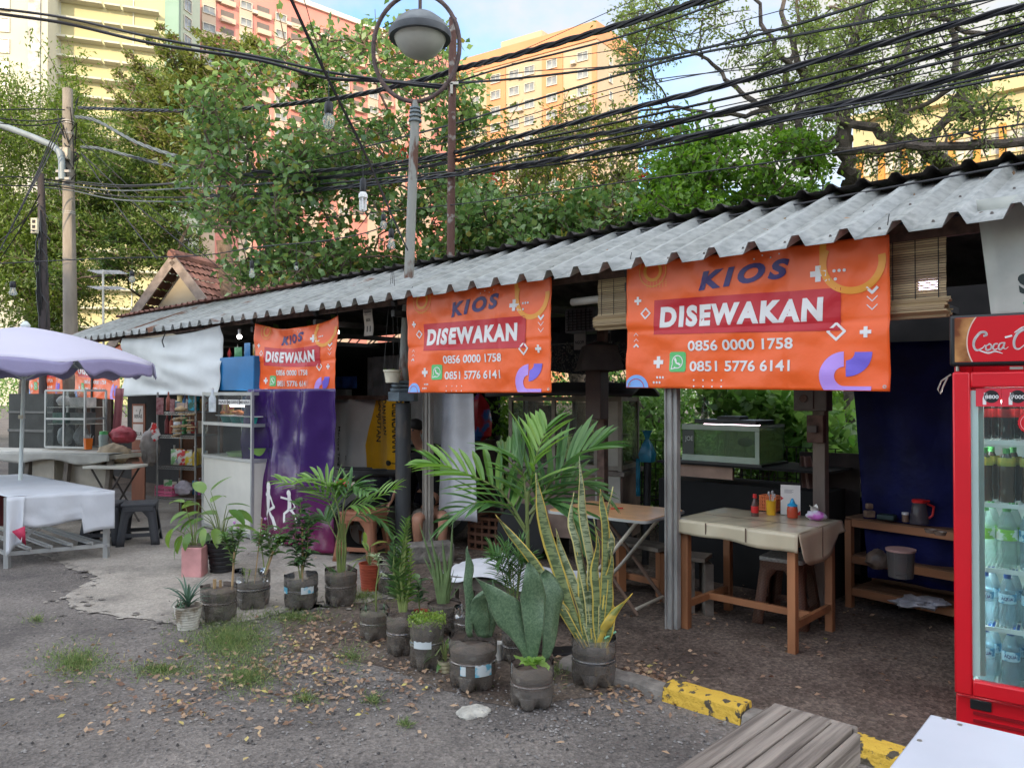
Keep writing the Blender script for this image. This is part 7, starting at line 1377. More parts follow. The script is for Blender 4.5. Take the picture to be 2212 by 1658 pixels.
# foreground bench
a = gnd(1753, 1544, .45); b = gnd(1600, 1660, .45); dr = (b - a).normalized(); ang = math.atan2(dr.y, dr.x); t = thing('weathered_bench', 'weathered grey slatted wooden bench end in the right foreground', 'bench', (a.x, a.y, 0), ang)
WTH = M('weathered_plank', (.13, .105, .088), .85, col2=(.29, .245, .205), scale=9, lo=.38, hi=.62, stretch=(.16, 3.6, 3), bump=1, bscale=12, detail=9)
for i in range(4): part('plank', MB().box((.75, -.112 + .0735 * i, .432), (1.5, .066, .036)), WTH, t, bevel=.004)
part('end_board', MB().box((-.012, .0, .405), (.03, .30, .085)), WTH, t, bevel=.004); part('side_board', MB().box((.75, .157, .385), (1.5, .022, .10)).box((.75, -.157, .385), (1.5, .022, .10)), WTH, t, bevel=.004)
for s in (-1, 1): part('leg', MB().box((.07, s * .115, .19), (.06, .05, .38)), WTH, t, bevel=.003); part('leg', MB().box((1.4, s * .115, .19), (.06, .05, .38)), WTH, t, bevel=.003)
# foreground white table
a = gnd(2009, 1541, .72); b = gnd(2213, 1588, .72); c = gnd(1917, 1659, .72); d1 = b - a; ang = math.atan2(d1.y, d1.x); t = thing('white_table', 'white vinyl-covered table corner at the lower right edge', 'table', (a.x, a.y, 0), ang)
u2_ = Matrix.Rotation(-ang, 3, 'Z') @ (c - a); L2_ = u2_ * (1.4 / u2_.length); part('tabletop', MB().prism([(0, 0), (1.0, 0), (1.0 + L2_.x, L2_.y), (L2_.x, L2_.y)], .695, .72), M('white_vinyl', (.50, .52, .57), .35, .06, 3, .08, 4), t, bevel=.004)
part('drape', MB().prism([(-.003, .004), (1.0, .004), (1.0 + L2_.x, L2_.y), (L2_.x - .003, L2_.y)], .60, .7), M('white_vinyl'), t)
for x, y in ((.06, -.06), (.9, -.06), (.85, -1.2), (.0, -1.2)): part('leg', MB().box((x, y, .34), (.04, .04, .68)), ALU, t)
mb = MB(); [mb.cyl((x, y, .7195), (x, y, .7225), .006, n=10) for x, y in ((.035, -.012), (.075, -.03), (.23, -.01), (.01, -.2))]; part('rivet', mb, GROM, t)
# ================= LEFT STALLS =================
WCL = M('white_tablecloth', (.56, .58, .61), .65, .06, 3, .25, 8)
A1 = gnd(16, 1072, .66); A2 = gnd(239, 1059, .66); A3 = gnd(52, 1024, .66); t = thing('market_table', 'large steel-framed table under the lilac parasol at the left', 'table', (A1.x, A1.y, 0), 0)
e1 = A2 - A1; e2 = A3 - A2; Lq = lambda a, b, z: (A1.x * 0 + e1.x * a + e2.x * b, e1.y * a + e2.y * b, z)
for a, b in ((.02, .02), (.98, .02), (.98, .98), (.02, .98)): part('leg', MB().bar(Lq(a, b, 0), Lq(a, b, .65), .045, .045), ALU, t)
part('frame', MB().bar(Lq(0, .02, .13), Lq(1, .02, .13), .03, .035).bar(Lq(0, .98, .13), Lq(1, .98, .13), .03, .035).bar(Lq(.02, 0, .13), Lq(.02, 1, .13), .03, .03).bar(Lq(.98, 0, .13), Lq(.98, 1, .13), .03, .03).bar(Lq(.1, .02, .2), Lq(.6, .02, .62), .02, .03), ALU, t)
for i in range(4): part('angle_bar', MB().bar(Lq(.2 + .2 * i, .0, .17), Lq(.25 + .2 * i, .7, .17), .05, .012).bar(Lq(.22 + .2 * i, .0, .16), Lq(.27 + .2 * i, .7, .16), .012, .04), ALU, t)
part('red_panel', MB().bar(Lq(.05, .5, .42), Lq(.95, .5, .42), .02, .36), M('maroon_panel', (.10, .012, .012), .6, .4), t)
tc_ = thing('white_cloth', 'white oilcloth over the market table with a hanging flap and a red lining', 'tablecloth', (A1.x, A1.y, 0), 0)
part('cloth_top', MB().grid(lambda u, v: Lq(-.02 + 1.04 * u, -.02 + 1.03 * v, .663 + .006 * mnoise.noise((u * 4, v * 6, 0))), 20, 30), WCL, tc_, solid=.002)
nrm = Vector((e1.y, -e1.x, 0)).normalized()
def frontf(u, v):
    drop = .27 + .03 * math.sin(u * 5) - .02 * u + (.14 if u > .68 else 0); p_ = Vector(Lq(-.02 + 1.04 * u, -.022, .662)); return tuple(p_ + nrm * (.012 * math.sin(u * 19) + .03 * mnoise.noise((u * 6, v * 3, 3))) * v * .8 - Vector((0, 0, drop * v)))
part('front_flap', MB().grid(lambda u, v: frontf(u * .999, v), 50, 10), WCL, tc_, solid=.002)
part('corner_flap', MB().grid(lambda u, v: tuple(Vector(Lq(-.03 + .17 * u * (1 - v * .15), -.026, .66)) + nrm * (.05 + .04 * math.sin(u * 8)) * v - Vector((0, 0, (.52 - .12 * u) * v))), 10, 12), WCL, tc_, solid=.002)
part('red_lining', MB().add([tuple(Vector(Lq(.02, -.03, .36)) + nrm * .07), tuple(Vector(Lq(.14, -.03, .40)) + nrm * .07), tuple(Vector(Lq(.15, -.03, .22)) + nrm * .07)], [(0, 1, 2)]), M('red_lining', (.45, .03, .08), .6), tc_, solid=.003)
part('end_flap', MB().grid(lambda u, v: tuple(Vector(Lq(1.022, -.02 + 1.02 * u, .66)) - Vector((0, 0, (.14 + .01 * math.sin(u * 15)) * v))), 30, 4), WCL, tc_, solid=.002)
# parasol
PC = at(44, 1035, 8.35); um = thing('parasol', 'large lilac market parasol with silver-grey underside at the left edge', 'parasol', (PC.x, PC.y, 0), 0)
LILC = M('lilac_canvas', (.52, .50, .60), .7, .04, 1.2, .2, 3); LILV = M('shaded_lilac_valance', (.30, .275, .43), .6, .06, 3, .4, 6); PWP = M('white_pole', (.62, .68, .64), .4, .05)  # valance darkened for hanging vertically, its shade is put into the colour
ztop = at(60, 706, 8.35).z; dxp = at(54, 810, 8.35).x - PC.x
part('pole', MB().tube([(0, 0, 0), (0, 0, .66), (dxp, 0, ztop - .05)], [.02, .02, .018], 12), PWP, um); part('pole_joint', MB().box((.008, 0, at(44, 900, 8.35).z), (.05, .04, .04)), M('cream_plastic'), um)
RU = 1.36; npn = 8; zed = 1.90; cxp = dxp
def umf(a, f, s=0):
    k = (a / (2 * PI) * npn) % 1; ch = 1 - .075 * math.sin(PI * k) * f; return (cxp + RU * f * ch * math.cos(a), RU * f * ch * math.sin(a), ztop - (ztop - zed) * (.75 * f ** 1.7 + .25 * f) + .05 * math.sin(PI * k) * f * f)
part('canopy', MB().grid(lambda u, v: umf(u * 2 * PI + .1, max(.001, v)), 96, 14), LILC, um, solid=.002)
mb = MB()
for k in range(npn):
    a0, a1 = 2 * PI * k / npn + .12, 2 * PI * (k + 1) / npn + .08
    mb.grid(lambda u, v: (lambda q: (q[0] + .02 * v * math.cos(a0), q[1], q[2] - v * (.15 + .03 * math.sin(u * 14)) * (.12 + .88 * min(1, 6 * u, 6 * (1 - u)) ** .6)))(umf(a0 + (a1 - a0) * u, 1)), 18, 4)
part('valance', mb, LILV, um, solid=.003)
part('lining', MB().grid(lambda u, v: (lambda q: (q[0], q[1], q[2] - .02))(umf(u * 2 * PI + .1, max(.001, v) * .985)), 96, 8), M('silver_grey_lining', (.24, .27, .30), .5), um)
for k in range(npn): a = 2 * PI * k / npn + .1; q = umf(a, .98); part('rib', MB().tube([(cxp, 0, ztop - .06), (cxp + (q[0] - cxp) * .5, q[1] * .5, umf(a, .5)[2] - .035), (q[0], q[1], q[2] - .03)], .006, 5), PWP, um); q = umf(a, .5); part('strut', MB().cyl((cxp * .8, 0, 1.75), (q[0], q[1], q[2] - .04), .005, n=5), PWP, um)
part('finial', MB().lathe([(.04, 0), (.05, .03), (.02, .07), (.001, .075)], (cxp, 0, ztop - .01), 12), PWP, um)
# display case, blue box, purple tarp
x0, x1 = rl(440, -.26), rl(545, -.26); P = R(x0, -.26); CWd = x1 - x0; dc = thing('display_case', 'aluminium food display case with a white lower panel between shelf and purple tarp', 'display case', (P.x, P.y, 0), PHI)
for x in (0, CWd):
    for y in (0, .5): part('frame_post', MB().box((x, y, .81), (.028, .028, 1.62)), ALU, dc)
for z in (.04, .86, 1.25, 1.60): part('frame_rail', MB().box((CWd / 2, 0, z), (CWd - .03, .026, .035)).box((CWd / 2, .5, z), (CWd - .03, .026, .035)).box((0, .25, z), (.026, .47, .035)).box((CWd, .25, z), (.026, .47, .035)), ALU, dc)
part('lower_panel', MB().box((CWd / 2, .004, .45), (CWd - .03, .012, .78)).box((CWd, .25, .45), (.012, .46, .78)), PWH, dc, smooth=False)
part('shelf', MB().box((CWd / 2, .25, .87), (CWd - .03, .47, .01)).box((CWd / 2, .25, 1.255), (CWd - .03, .47, .008)), PWH, dc, smooth=False); part('back', MB().box((CWd / 2, .49, 1.22), (CWd - .03, .01, .7)), M('blue_back', (.02, .10, .25), .5, .6, 3), dc, smooth=False)
part('glass', MB().box((CWd / 2, -.004, 1.24), (CWd - .03, .004, .7)), glassy('case_glass', (.8, .85, .83), .05, .82), dc, smooth=False)
part('strip_light', MB().box((CWd * .62, .12, 1.46), (.55, .03, .02)), M('strip_light', (1, 1, 1), emit=5), dc)
for i, (u0, u1, s) in enumerate(((.34, .52, 'NASI'), (.53, .76, 'MIE GORENG'), (.77, .98, 'MIE REBUS'))):
    q = part('menu_strip', MB().box((CWd * (u0 + u1) / 2, -.010, 1.505), (CWd * (u1 - u0) - .01, .004, .055)), WHI, dc, smooth=False); part('menu_lettering', press(Flat().add(text_fit(s, CWd * u0 + .012, CWd * u1 - .012, 1.49, 1.52, .02)), lambda x, y: (x, -.0135, y), None, None), BLK, q, smooth=False)
for i in range(4): b_ = thing('green_bowl', 'teal plastic bowl under the fried food tray, %s from left' % names[i], 'bowl', P + EX * (CWd * (.28 + .2 * i)) + EN * .14 + Vector((0, 0, 1.262)), 0, 'teal bowls in the display case'); part('bowl', MB().lathe([(.001, 0), (.06, 0), (.085, .07), (.09, .075), (.08, .07)], n=20), M('teal_plastic', (.01, .35, .33), .4), b_)
b_ = thing('fried_food_tray', 'tray heaped with orange fried snacks in the display case', 'tray', P + EX * (CWd * .6) + EN * .14 + Vector((0, 0, 1.345)), PHI); part('tray', MB().box((0, 0, 0), (CWd * .8, .22, .01)), WHI, b_, bevel=.003); mb = MB(); [mb.ball((U(-.4, .4), U(-.08, .08), .025 + U(0, .025)), (U(.03, .06), .03, .02), 8) for _ in range(26)]; part('snacks', mb, M('fried_orange', (.42, .13, .03), .6, .4, 14), b_)
for i, (u, z, c, nm, lab) in enumerate(((.2, .90, (.30, .55, .12), 'lime_basket', 'lime green bowl at the right of the case floor'), (.55, .90, (.45, .62, .3), 'lime_tray', 'pale lime tray on the case floor'))):
    b_ = thing(nm, lab, 'bowl', P + EX * (CWd * (.88 if i == 0 else .5)) + EN * .2 + Vector((0, 0, .882)), PHI); part('bowl', MB().lathe([(.001, 0), (.09, 0), (.15, .11), (.155, .115), (.14, .105)] if i == 0 else [(.001, 0), (.16, 0), (.19, .045), (.18, .045)], n=24), M(nm, c, .4), b_)
def goods(label, nm, cat, P, rz, c, sz, kind='box', c2=None, grp='grocery goods on the stall'):
    t = thing(nm, label, cat, P, rz, grp); k = '%s_%d' % (nm, int(1000 * c[0] + 100 * c[1] + 10 * c[2])); m_ = M(k, c, .45, .2, 14) if c2 is None else M(k + 'b', c, .4, col2=c2, scale=16, lo=.48, hi=.52)
    if kind == 'box': part('body', MB().box((0, 0, sz[2] / 2), sz), m_, t, bevel=.003)
    elif kind == 'bottle': part('body', MB().lathe([(.001, 0), (sz[0], 0), (sz[0], sz[2] * .6), (sz[0] * .35, sz[2] * .8), (sz[0] * .35, sz[2])], n=12), m_, t); part('cap', MB().lathe([(sz[0] * .4, sz[2]), (sz[0] * .4, sz[2] * 1.06), (.001, sz[2] * 1.065)], n=10), WHI, t)
    elif kind == 'pouch': part('body', MB().grid(lambda u, v: (sz[0] * (u - .5), -sz[1] * math.sin(PI * u) * math.sin(PI * min(1, .1 + v)) * .5, sz[2] * v), 8, 6).grid(lambda u, v: (sz[0] * (.5 - u), sz[1] * math.sin(PI * u) * math.sin(PI * min(1, .1 + v)) * .5, sz[2] * v), 8, 6), m_, t)
    else: part('body', MB().lump((0, 0, sz[2] / 2), (sz[0] / 2, sz[1] / 2, sz[2] / 2), U(0, 50)), M(k + 'bag', c, .5, .25, 10, .9, 12), t)
    return t
goods('clear water bottle with a red cap hung on the display case', 'water_bottle', 'bottle', P + EX * (CWd * .30) + EN * (-.06) + Vector((0, 0, 1.39)), 0, (.55, .6, .62), (.04, 0, .26), 'bottle')
goods('yellow food carton on the top shelf of the case', 'carton', 'carton', P + EX * (CWd * .18) + EN * .2 + Vector((0, 0, 1.27)), PHI, (.55, .33, .05), (.16, .08, .2), c2=(.4, .05, .03)); goods('green-capped bottle on the top of the case interior', 'bottle', 'bottle', P + EX * (CWd * .86) + EN * .2 + Vector((0, 0, 1.27)), 0, (.2, .4, .33), (.035, 0, .28), 'bottle')
xb0, xb1 = rl(478, -.05), rl(552, -.05); PB_ = R(xb0, -.05, 1.625); bb_ = thing('blue_box', 'large blue plastic box standing on top of the display case', 'box', PB_, PHI); part('box', MB().box(((xb1 - xb0) / 2, .2, .21), (xb1 - xb0, .45, .40)), M('blue_box', (.006, .14, .34), .45, .12, 3), bb_, bevel=.01)
pk = [(.5, .06, .05), (.4, .28, .12), (.1, .3, .12), (.45, .4, .3), (.05, .2, .4), (.5, .3, .05), (.12, .08, .05), (.3, .05, .06)]
for i in range(8): goods('crumpled snack sachet on the blue box, %s from left' % ['first', 'second', 'third', 'fourth', 'fifth', 'sixth', 'seventh', 'eighth'][i], 'snack_sachet', 'sachet', PB_ + EX * (.04 + (xb1 - xb0 - .06) * i / 7) + EN * (.08 + .05 * (i % 2)) + Vector((0, 0, .412)), PHI + U(-.5, .5), pk[i], (.13, .05, U(.12, .17)), 'pouch', c2=(.6, .55, .45) if i % 2 else None, grp='snack sachets on the blue box')
# purple tarp
xp0, xp1 = rl(533, -.14), rl(728, -.14); P = R(xp0, -.14); pt_ = thing('purple_tarp', 'glossy purple tarp draped to the ground under the sagging banner', 'tarp', (P.x, P.y, 0), PHI); PW = xp1 - xp0
def ptf(u, v):
    z = .03 + 1.62 * v; x = PW * (.03 + .94 * u) + (.05 * (v - .5)) * (1 - u) - .06 * (u - .5) * math.sin(v * 4)
    return (x, -.05 * math.sin(u * 17 + 1.5 * math.sin(v * 3)) - .045 * abs(math.sin(u * 11 + v * 1.3 + 1)) * (.4 + .6 * v) + .06 * mnoise.noise((u * 5, v * 2.5, 1)) + .025 * mnoise.noise((u * 12, v * 7, 5)) - .05 * math.exp(-((u - .72) ** 2) * 60) + .1 * (1 - v) * -.3, z)
m, N, L, p_ = newmat('purple_vinyl'); MC['purple_vinyl'] = m; p_.inputs['Roughness'].default_value = .27; tc = N.new('ShaderNodeTexCoord'); sp_x = N.new('ShaderNodeSeparateXYZ'); r = N.new('ShaderNodeValToRGB'); r.color_ramp.elements[0].color = (.13, .008, .055, 1); r.color_ramp.elements[1].color = (.032, .007, .10, 1); r.color_ramp.elements[0].position = .1; r.color_ramp.elements[1].position = .9
L.new(tc.outputs['Object'], sp_x.inputs[0]); L.new(sp_x.outputs[2], r.inputs[0]); L.new(r.outputs[0], p_.inputs['Base Color']); bn = N.new('ShaderNodeTexNoise'); bn.inputs['Scale'].default_value = 9; bu = N.new('ShaderNodeBump'); bu.inputs['Strength'].default_value = .2; bu.inputs['Distance'].default_value = .03; L.new(tc.outputs['Object'], bn.inputs[0]); L.new(bn.outputs[0], bu.inputs['Height']); L.new(bu.outputs[0], p_.inputs['Normal'])
part('cloth', MB().grid(ptf, 70, 50), m, pt_, solid=.002, ang=80)
def fig(x, z, s, fl):          # white pictogram figures
    fl.add(ring(x, z + .30 * s, 0, .035 * s)); fl.line([(x, z + .26 * s), (x - .01 * s, z + .13 * s)], .05 * s); fl.line([(x - .12 * s, z + .25 * s), (x + .02 * s, z + .23 * s), (x + .09 * s, z + .16 * s), (x + .02 * s, z + .13 * s)], .022 * s); fl.line([(x - .01 * s, z + .13 * s), (x - .07 * s, z + .08 * s), (x - .05 * s, z)], .028 * s); fl.line([(x, z + .13 * s), (x + .08 * s, z + .08 * s), (x + .12 * s, z + .01 * s)], .028 * s)
fl = Flat(); fig(.24, .22, 1.0, fl); fig(.62, .16, 1.5, fl); fig(.98, .26, 1.0, fl)
for i in range(8): fl.line([(.08 + .12 * i, .03), (.10 + .12 * i, .09), (.15 + .12 * i, .10)], .018)
part('white_figures', press(fl, lambda x, y: tuple(Vector(ptf(max(0, min(1, (x / PW - .03) / .94)), (y - .03) / 1.62)) + Vector((0, -.006, 0))), None, .02), WHI, pt_, smooth=False)
# broom
P = gnd(692, 1160); t = thing('broom', 'broom with blue-grey bristles leaning on the purple tarp', 'broom', (P.x, P.y, 0), PHI); part('handle', MB().cyl((-.0, 0, .14), (-.09, .06, 1.15), .012, n=8), M('brown_handle', (.25, .11, .06), .6), t); part('collar', MB().lathe([(.02, .12), (.025, .14), (.018, .17)], n=12), M('yellow_plastic'), t); part('bristles', MB().lathe([(.10, 0), (.085, .06), (.04, .115), (.02, .13)], n=26, rf=lambda a, z: (1 + .08 * math.sin(13 * a)) * (1 if abs(math.cos(a)) > .7 else .75)), M('blue_bristle', (.07, .11, .19), .9, .3, 40), t)
# backdrop banner yellow/white with vertical lettering
xq0, xq1 = rl(712, .9), rl(872, .9); P = R(xq0, .9); zq1 = at(780, 862, P.y - .3).z; t = thing('event_backdrop', 'white and yellow printed banner with vertical lettering behind the motorbike', 'banner', (P.x, P.y, 0), PHI); QW = xq1 - xq0
qf = lambda x, y: (x, .05 * math.sin(x * 9) + .04 * mnoise.noise((x * 4, y * 2, 6)), y)
GW = M('grey_white_vinyl', (.55, .55, .54), .5, .1, 3, .2, 5); part('cloth', MB().grid(lambda u, v: qf(QW * u, .1 + (zq1 - .1) * v), 40, 24), GW, t, solid=.002, ang=80)
up = lambda o: (lambda x, y: tuple(Vector(qf(x, y)) + Vector((0, -o, 0))))
part('yellow_block', press(Flat().add(([(QW * .52, .62), (QW, .60), (QW, zq1 - .01), (QW * .60, zq1 - .01), (QW * .57, 1.3), (QW * .50, 1.0)], [tuple(range(6))])), up(.004), None, .05), M('mustard_print', (.68, .36, .01), .5, .08), t, smooth=False)
def vtext(s, x0, x1, z0, z1):   # lettering turned to read downward
    v, f = text_fit(s, 0, 1, 0, 1, .02); return [(x0 + (x1 - x0) * b, z1 - (z1 - z0) * a) for a, b in v], f
fl = Flat().add(vtext('PERENCANAAN', QW * .90, QW * .99, .95, zq1 + .0)).add(vtext('DAN JALAN', QW * .76, QW * .84, 1.14, zq1 + .0)).add(vtext('LANJUTAN', QW * .62, QW * .70, 1.05, zq1)); fl.add(vtext('Mercure Tangerang BSD City', QW * .07, QW * .11, .18, 1.20))
for i in range(6): fl.add(ring(QW * .22, .18 + .13 * i, .018, .028))
fl.add(([(QW * .86 + .05 * math.cos(k * PI / 8), .83 + .03 * math.sin(k * PI / 8)) for k in range(16)], [tuple(range(16))])).line([(QW * .9, .83), (QW, .82)], .012)
part('dark_lettering', press(fl, up(.008), (0, .1, QW, zq1), .05), BLK, t, smooth=False)
part('top_rail', MB().box((QW / 2, -.02, zq1 + .02), (QW + .2, .05, .05)), RUSTB, t)
xq0, xq1 = rl(955, .75), rl(1020, .75); P = R(xq0, .75); t = thing('white_curtain', 'grey-white cloth panel hanging right of the beige post', 'curtain', (P.x, P.y, 0), PHI); part('cloth', MB().grid(lambda u, v: ((xq1 - xq0) * (u + .25 * (1 - v) * u - .12 * (1 - v)), .03 * math.sin(u * 9), .35 + 1.25 * v), 14, 12), M('dim_white_cloth', (.50, .50, .52), .6, .1), t, solid=.002, ang=80)
xq0, xq1 = rl(885, 1.6), rl(975, 1.6); P = R(xq0, 1.6); t = thing('black_curtain', 'dark printed cloth hanging behind the seated person', 'curtain', (P.x, P.y, 0), PHI); part('cloth', MB().grid(lambda u, v: ((xq1 - xq0) * u, .03 * math.sin(u * 14), .9 + .85 * v), 14, 6), GW, t, solid=.002); 
P = R(rl(1045, 1.5), 1.5); t = thing('brown_board', 'dark brown board standing behind the tall palm', 'board', (P.x, P.y, 0), PHI); part('board', MB().box((0, 0, .55), (.42, .05, 1.1)), M('board_brown', (.055, .032, .026), .7, .4, 3), t); part('post', MB().cyl((.24, -.03, 0), (.24, -.03, 1.15), .03), DKM, t)
P = R(rl(1035, 1.3), 1.3, 1.10); t = thing('hanging_bag', 'red and blue glossy bag hanging above the brown board', 'bag', P, PHI); part('bag', MB().lathe([(.02, .5), (.10, .38), (.13, .2), (.12, .05), (.04, 0)], n=14, rf=lambda a, z: 1 + .15 * math.sin(5 * a)), M('red_blue_film', (.35, .015, .02), .25, col2=(.03, .10, .3), scale=4, lo=.5, hi=.56), t)
# wall shelf stuff in kiosk 11
P = R(rl(795, .25), .25); z = at(795, 725, P.y).z; t = thing('kiosk_number_sign', 'hanging white paper sign reading KIOS 11 under the eave', 'sign', (P.x, P.y, z), PHI); part('paper', MB().grid(lambda u, v: (-.075 + .15 * u, .01 * math.sin(v * 5), .27 * v), 4, 8), M('aged_paper', (.52, .46, .40), .7, .1), t, solid=.002)
part('lettering', press(Flat().add(text_fit('PUJASERA', -.06, .06, .225, .25, .02)).add(text_fit('KIOS', -.035, .035, .145, .175, .02)).add(text_fit('11', -.033, .033, .04, .10, .03)).add(rectp(-.055, .213, .055, .217)), lambda x, y: (x, .01 * math.sin(y / .27 * 5) - .004, y), None, .05), BLK, t, smooth=False)
for x in (-.06, .06): part('string', MB().cyl((x, 0, .26), (x, 0, max(.3, 2.45 - z)), .002, n=4), DKM, t)
for i, (px, d_, z0, z1, wd, c, lab) in enumerate(((748, 2.0, 1.68, 1.85, .55, (.03, .10, .40), 'blue tarp patch glimpsed high at the back of kiosk eleven'), (815, 1.9, 1.45, 2.1, .45, (.22, .21, .21), 'grey cloth drawn across the back of kiosk eleven'), (848, 1.8, 1.45, 2.1, .35, (.24, .23, .23), 'second grey cloth beside the black column'), (745, 1.7, 1.3, 1.42, .45, (.35, .38, .42), 'pale bundle on the counter of kiosk eleven'), (740, 1.9, 1.46, 1.66, .3, (.18, .17, .16), 'dim appliance at the back of kiosk eleven'))):
    P = R(rl(px, d_), d_); t = thing('back_cloth' if i in (0, 1, 2) else ('bundle' if i == 3 else 'appliance'), lab, 'cloth' if i < 3 else ('bundle' if i == 3 else 'appliance'), (P.x, P.y, z0), PHI); part('body', MB().grid(lambda u, v: (wd * (u - .5), .03 * math.sin(u * 12), (z1 - z0) * v), 14, 4) if i < 3 else MB().ball((0, 0, (z1 - z0) / 2), (wd / 2, .12, (z1 - z0) / 2), 12) if i == 3 else MB().box((0, 0, (z1 - z0) / 2), (wd, .1, z1 - z0)), M('dim_%d' % i, c, .7, .3, 5), t, solid=.003 if i < 3 else 0)
# hanging flower pot
P = at(847, 826, 7.55); t = thing('hanging_pot', 'cream flower pot hanging on strings beside the black column', 'hanging pot', P); part('pot', MB().lathe([(.001, 0), (.065, 0), (.082, .10), (.09, .105), (.09, .125), (.08, .125), (.07, .1)], n=24), M('cream_pot', (.60, .55, .42), .5), t); part('soil', MB().lathe([(.08, .105), (.001, .11)], n=16), SOIL, t)
lf = MB(); [lf.blade((U(-.06, .05), U(-.04, .04), .11), U(0, 6.3), U(.2, 1), .06, .03, 1.2, 'ovate', 5) for _ in range(12)]; part('leaves', lf, FOLL, t); part('string', MB().cyl((-.085, 0, .12), (-.01, 0, 1.1), .0025, n=4).cyl((.085, 0, .12), (.01, 0, 1.1), .0025, n=4).cyl((0, .085, .12), (0, 0, 1.1), .0025, n=4), DKM, t)
# window-type air unit behind second banner
P = R(rl(1255, .9), .9); z0, z1 = at(1255, 718, P.y).z, at(1255, 665, P.y).z; t = thing('window_air_conditioner', 'dark boxy air unit with a louvred grille hanging right of the second banner', 'air conditioner', (P.x, P.y, z0), PHI); part('case', MB().box((0, .1, (z1 - z0) / 2), (.33, .25, z1 - z0)), M('dim_case', (.12, .12, .13), .6), t, bevel=.01); mb = MB(); [mb.box((0, -.03, .02 + i * .025), (.28, .01, .008)) for i in range(int((z1 - z0) / .025) - 1)]; [mb.box((-.12 + i * .048, -.031, (z1 - z0) / 2), (.006, .008, z1 - z0 - .04)) for i in range(6)]; part('grille', mb, BLK, t); part('hanger', MB().cyl((-.14, .1, z1 - z0), (-.14, .1, 2.5 - z0), .006, n=5).cyl((.14, .1, z1 - z0), (.14, .1, 2.5 - z0), .006, n=5), DKM, t)
P = R(rl(1252, 1.0), 1.0); t = thing('coffee_sign', 'small dim paper sign reading NGOPI under the air unit', 'sign', (P.x, P.y, at(1252, 755, P.y).z), PHI); part('paper', MB().box((0, 0, .08), (.13, .004, .16)), M('dim_paper', (.22, .2, .19), .7), t, smooth=False); part('lettering', press(Flat().add(text_fit('NGOPI', -.05, .05, .05, .08, .03)), lambda x, y: (x, -.004, y), None, None), BLK, t, smooth=False)
P = R(rl(1215, 1.5), 1.5); t = thing('camouflage_net', 'dim leafy camouflage net hanging behind the second banner', 'net', (P.x, P.y, 1.55), PHI); n = 1500; leafmesh('net', np.stack([rng.uniform(-.5, .8, n), rng.normal(0, .015, n), rng.uniform(0, .55, n)], 1), rng.normal(size=(n, 3)) + [0, 0, -.8], .035, .016, M('net_grey', (.10, .095, .085), .8), t); part('cord', MB().bar((-.35, 0, .55), (.5, 0, .55), .01, .01), DKM, t)
# wire shelf with goods
P = gnd(339, 1116); ws = thing('wire_shelf', 'chrome wire shelf unit crowded with groceries under the white tarp', 'shelf', (P.x, P.y, 0), rad(-20)); SW, SD, = .62, .42; CHR = M('dim_chrome', (.32, .32, .31), .4, .2, 9, metal=.6); tier = [.26, .66, 1.06, 1.36]
for x in (0, SW):
    for y in (0, SD): part('post', MB().cyl((x, y, 0), (x, y, 1.62), .013, n=10), CHR, ws)
for z in tier:
    mb = MB().box((SW / 2, 0, z), (SW, .006, .008)).box((SW / 2, 0, z - .03), (SW, .006, .008)).box((SW / 2, SD, z), (SW, .006, .008)).box((0, SD / 2, z), (.006, SD, .008)).box((SW, SD / 2, z), (.006, SD, .008)); n = 16
    for i in range(n): mb.bar((SW * i / n, -.001, z), (SW * (i + .5) / n, -.001, z - .03), .004, .004); mb.bar((SW * (i + .5) / n, -.001, z - .03), (SW * (i + 1) / n, -.001, z), .004, .004); mb.bar((SW * (i + .5) / n, 0, z), (SW * (i + .5) / n, SD, z), .004, .004)
    part('wire_tier', mb, CHR, ws, smooth=False)
SM = Matrix.Rotation(rad(-20), 3, 'Z'); sl = lambda x, y, z: P + SM @ Vector((x, y, z))
pk0 = [(.45, .06, .05), (.5, .38, .12), (.1, .3, .12), (.5, .45, .35), (.05, .2, .4), (.55, .3, .05), (.2, .12, .08), (.4, .1, .25)]
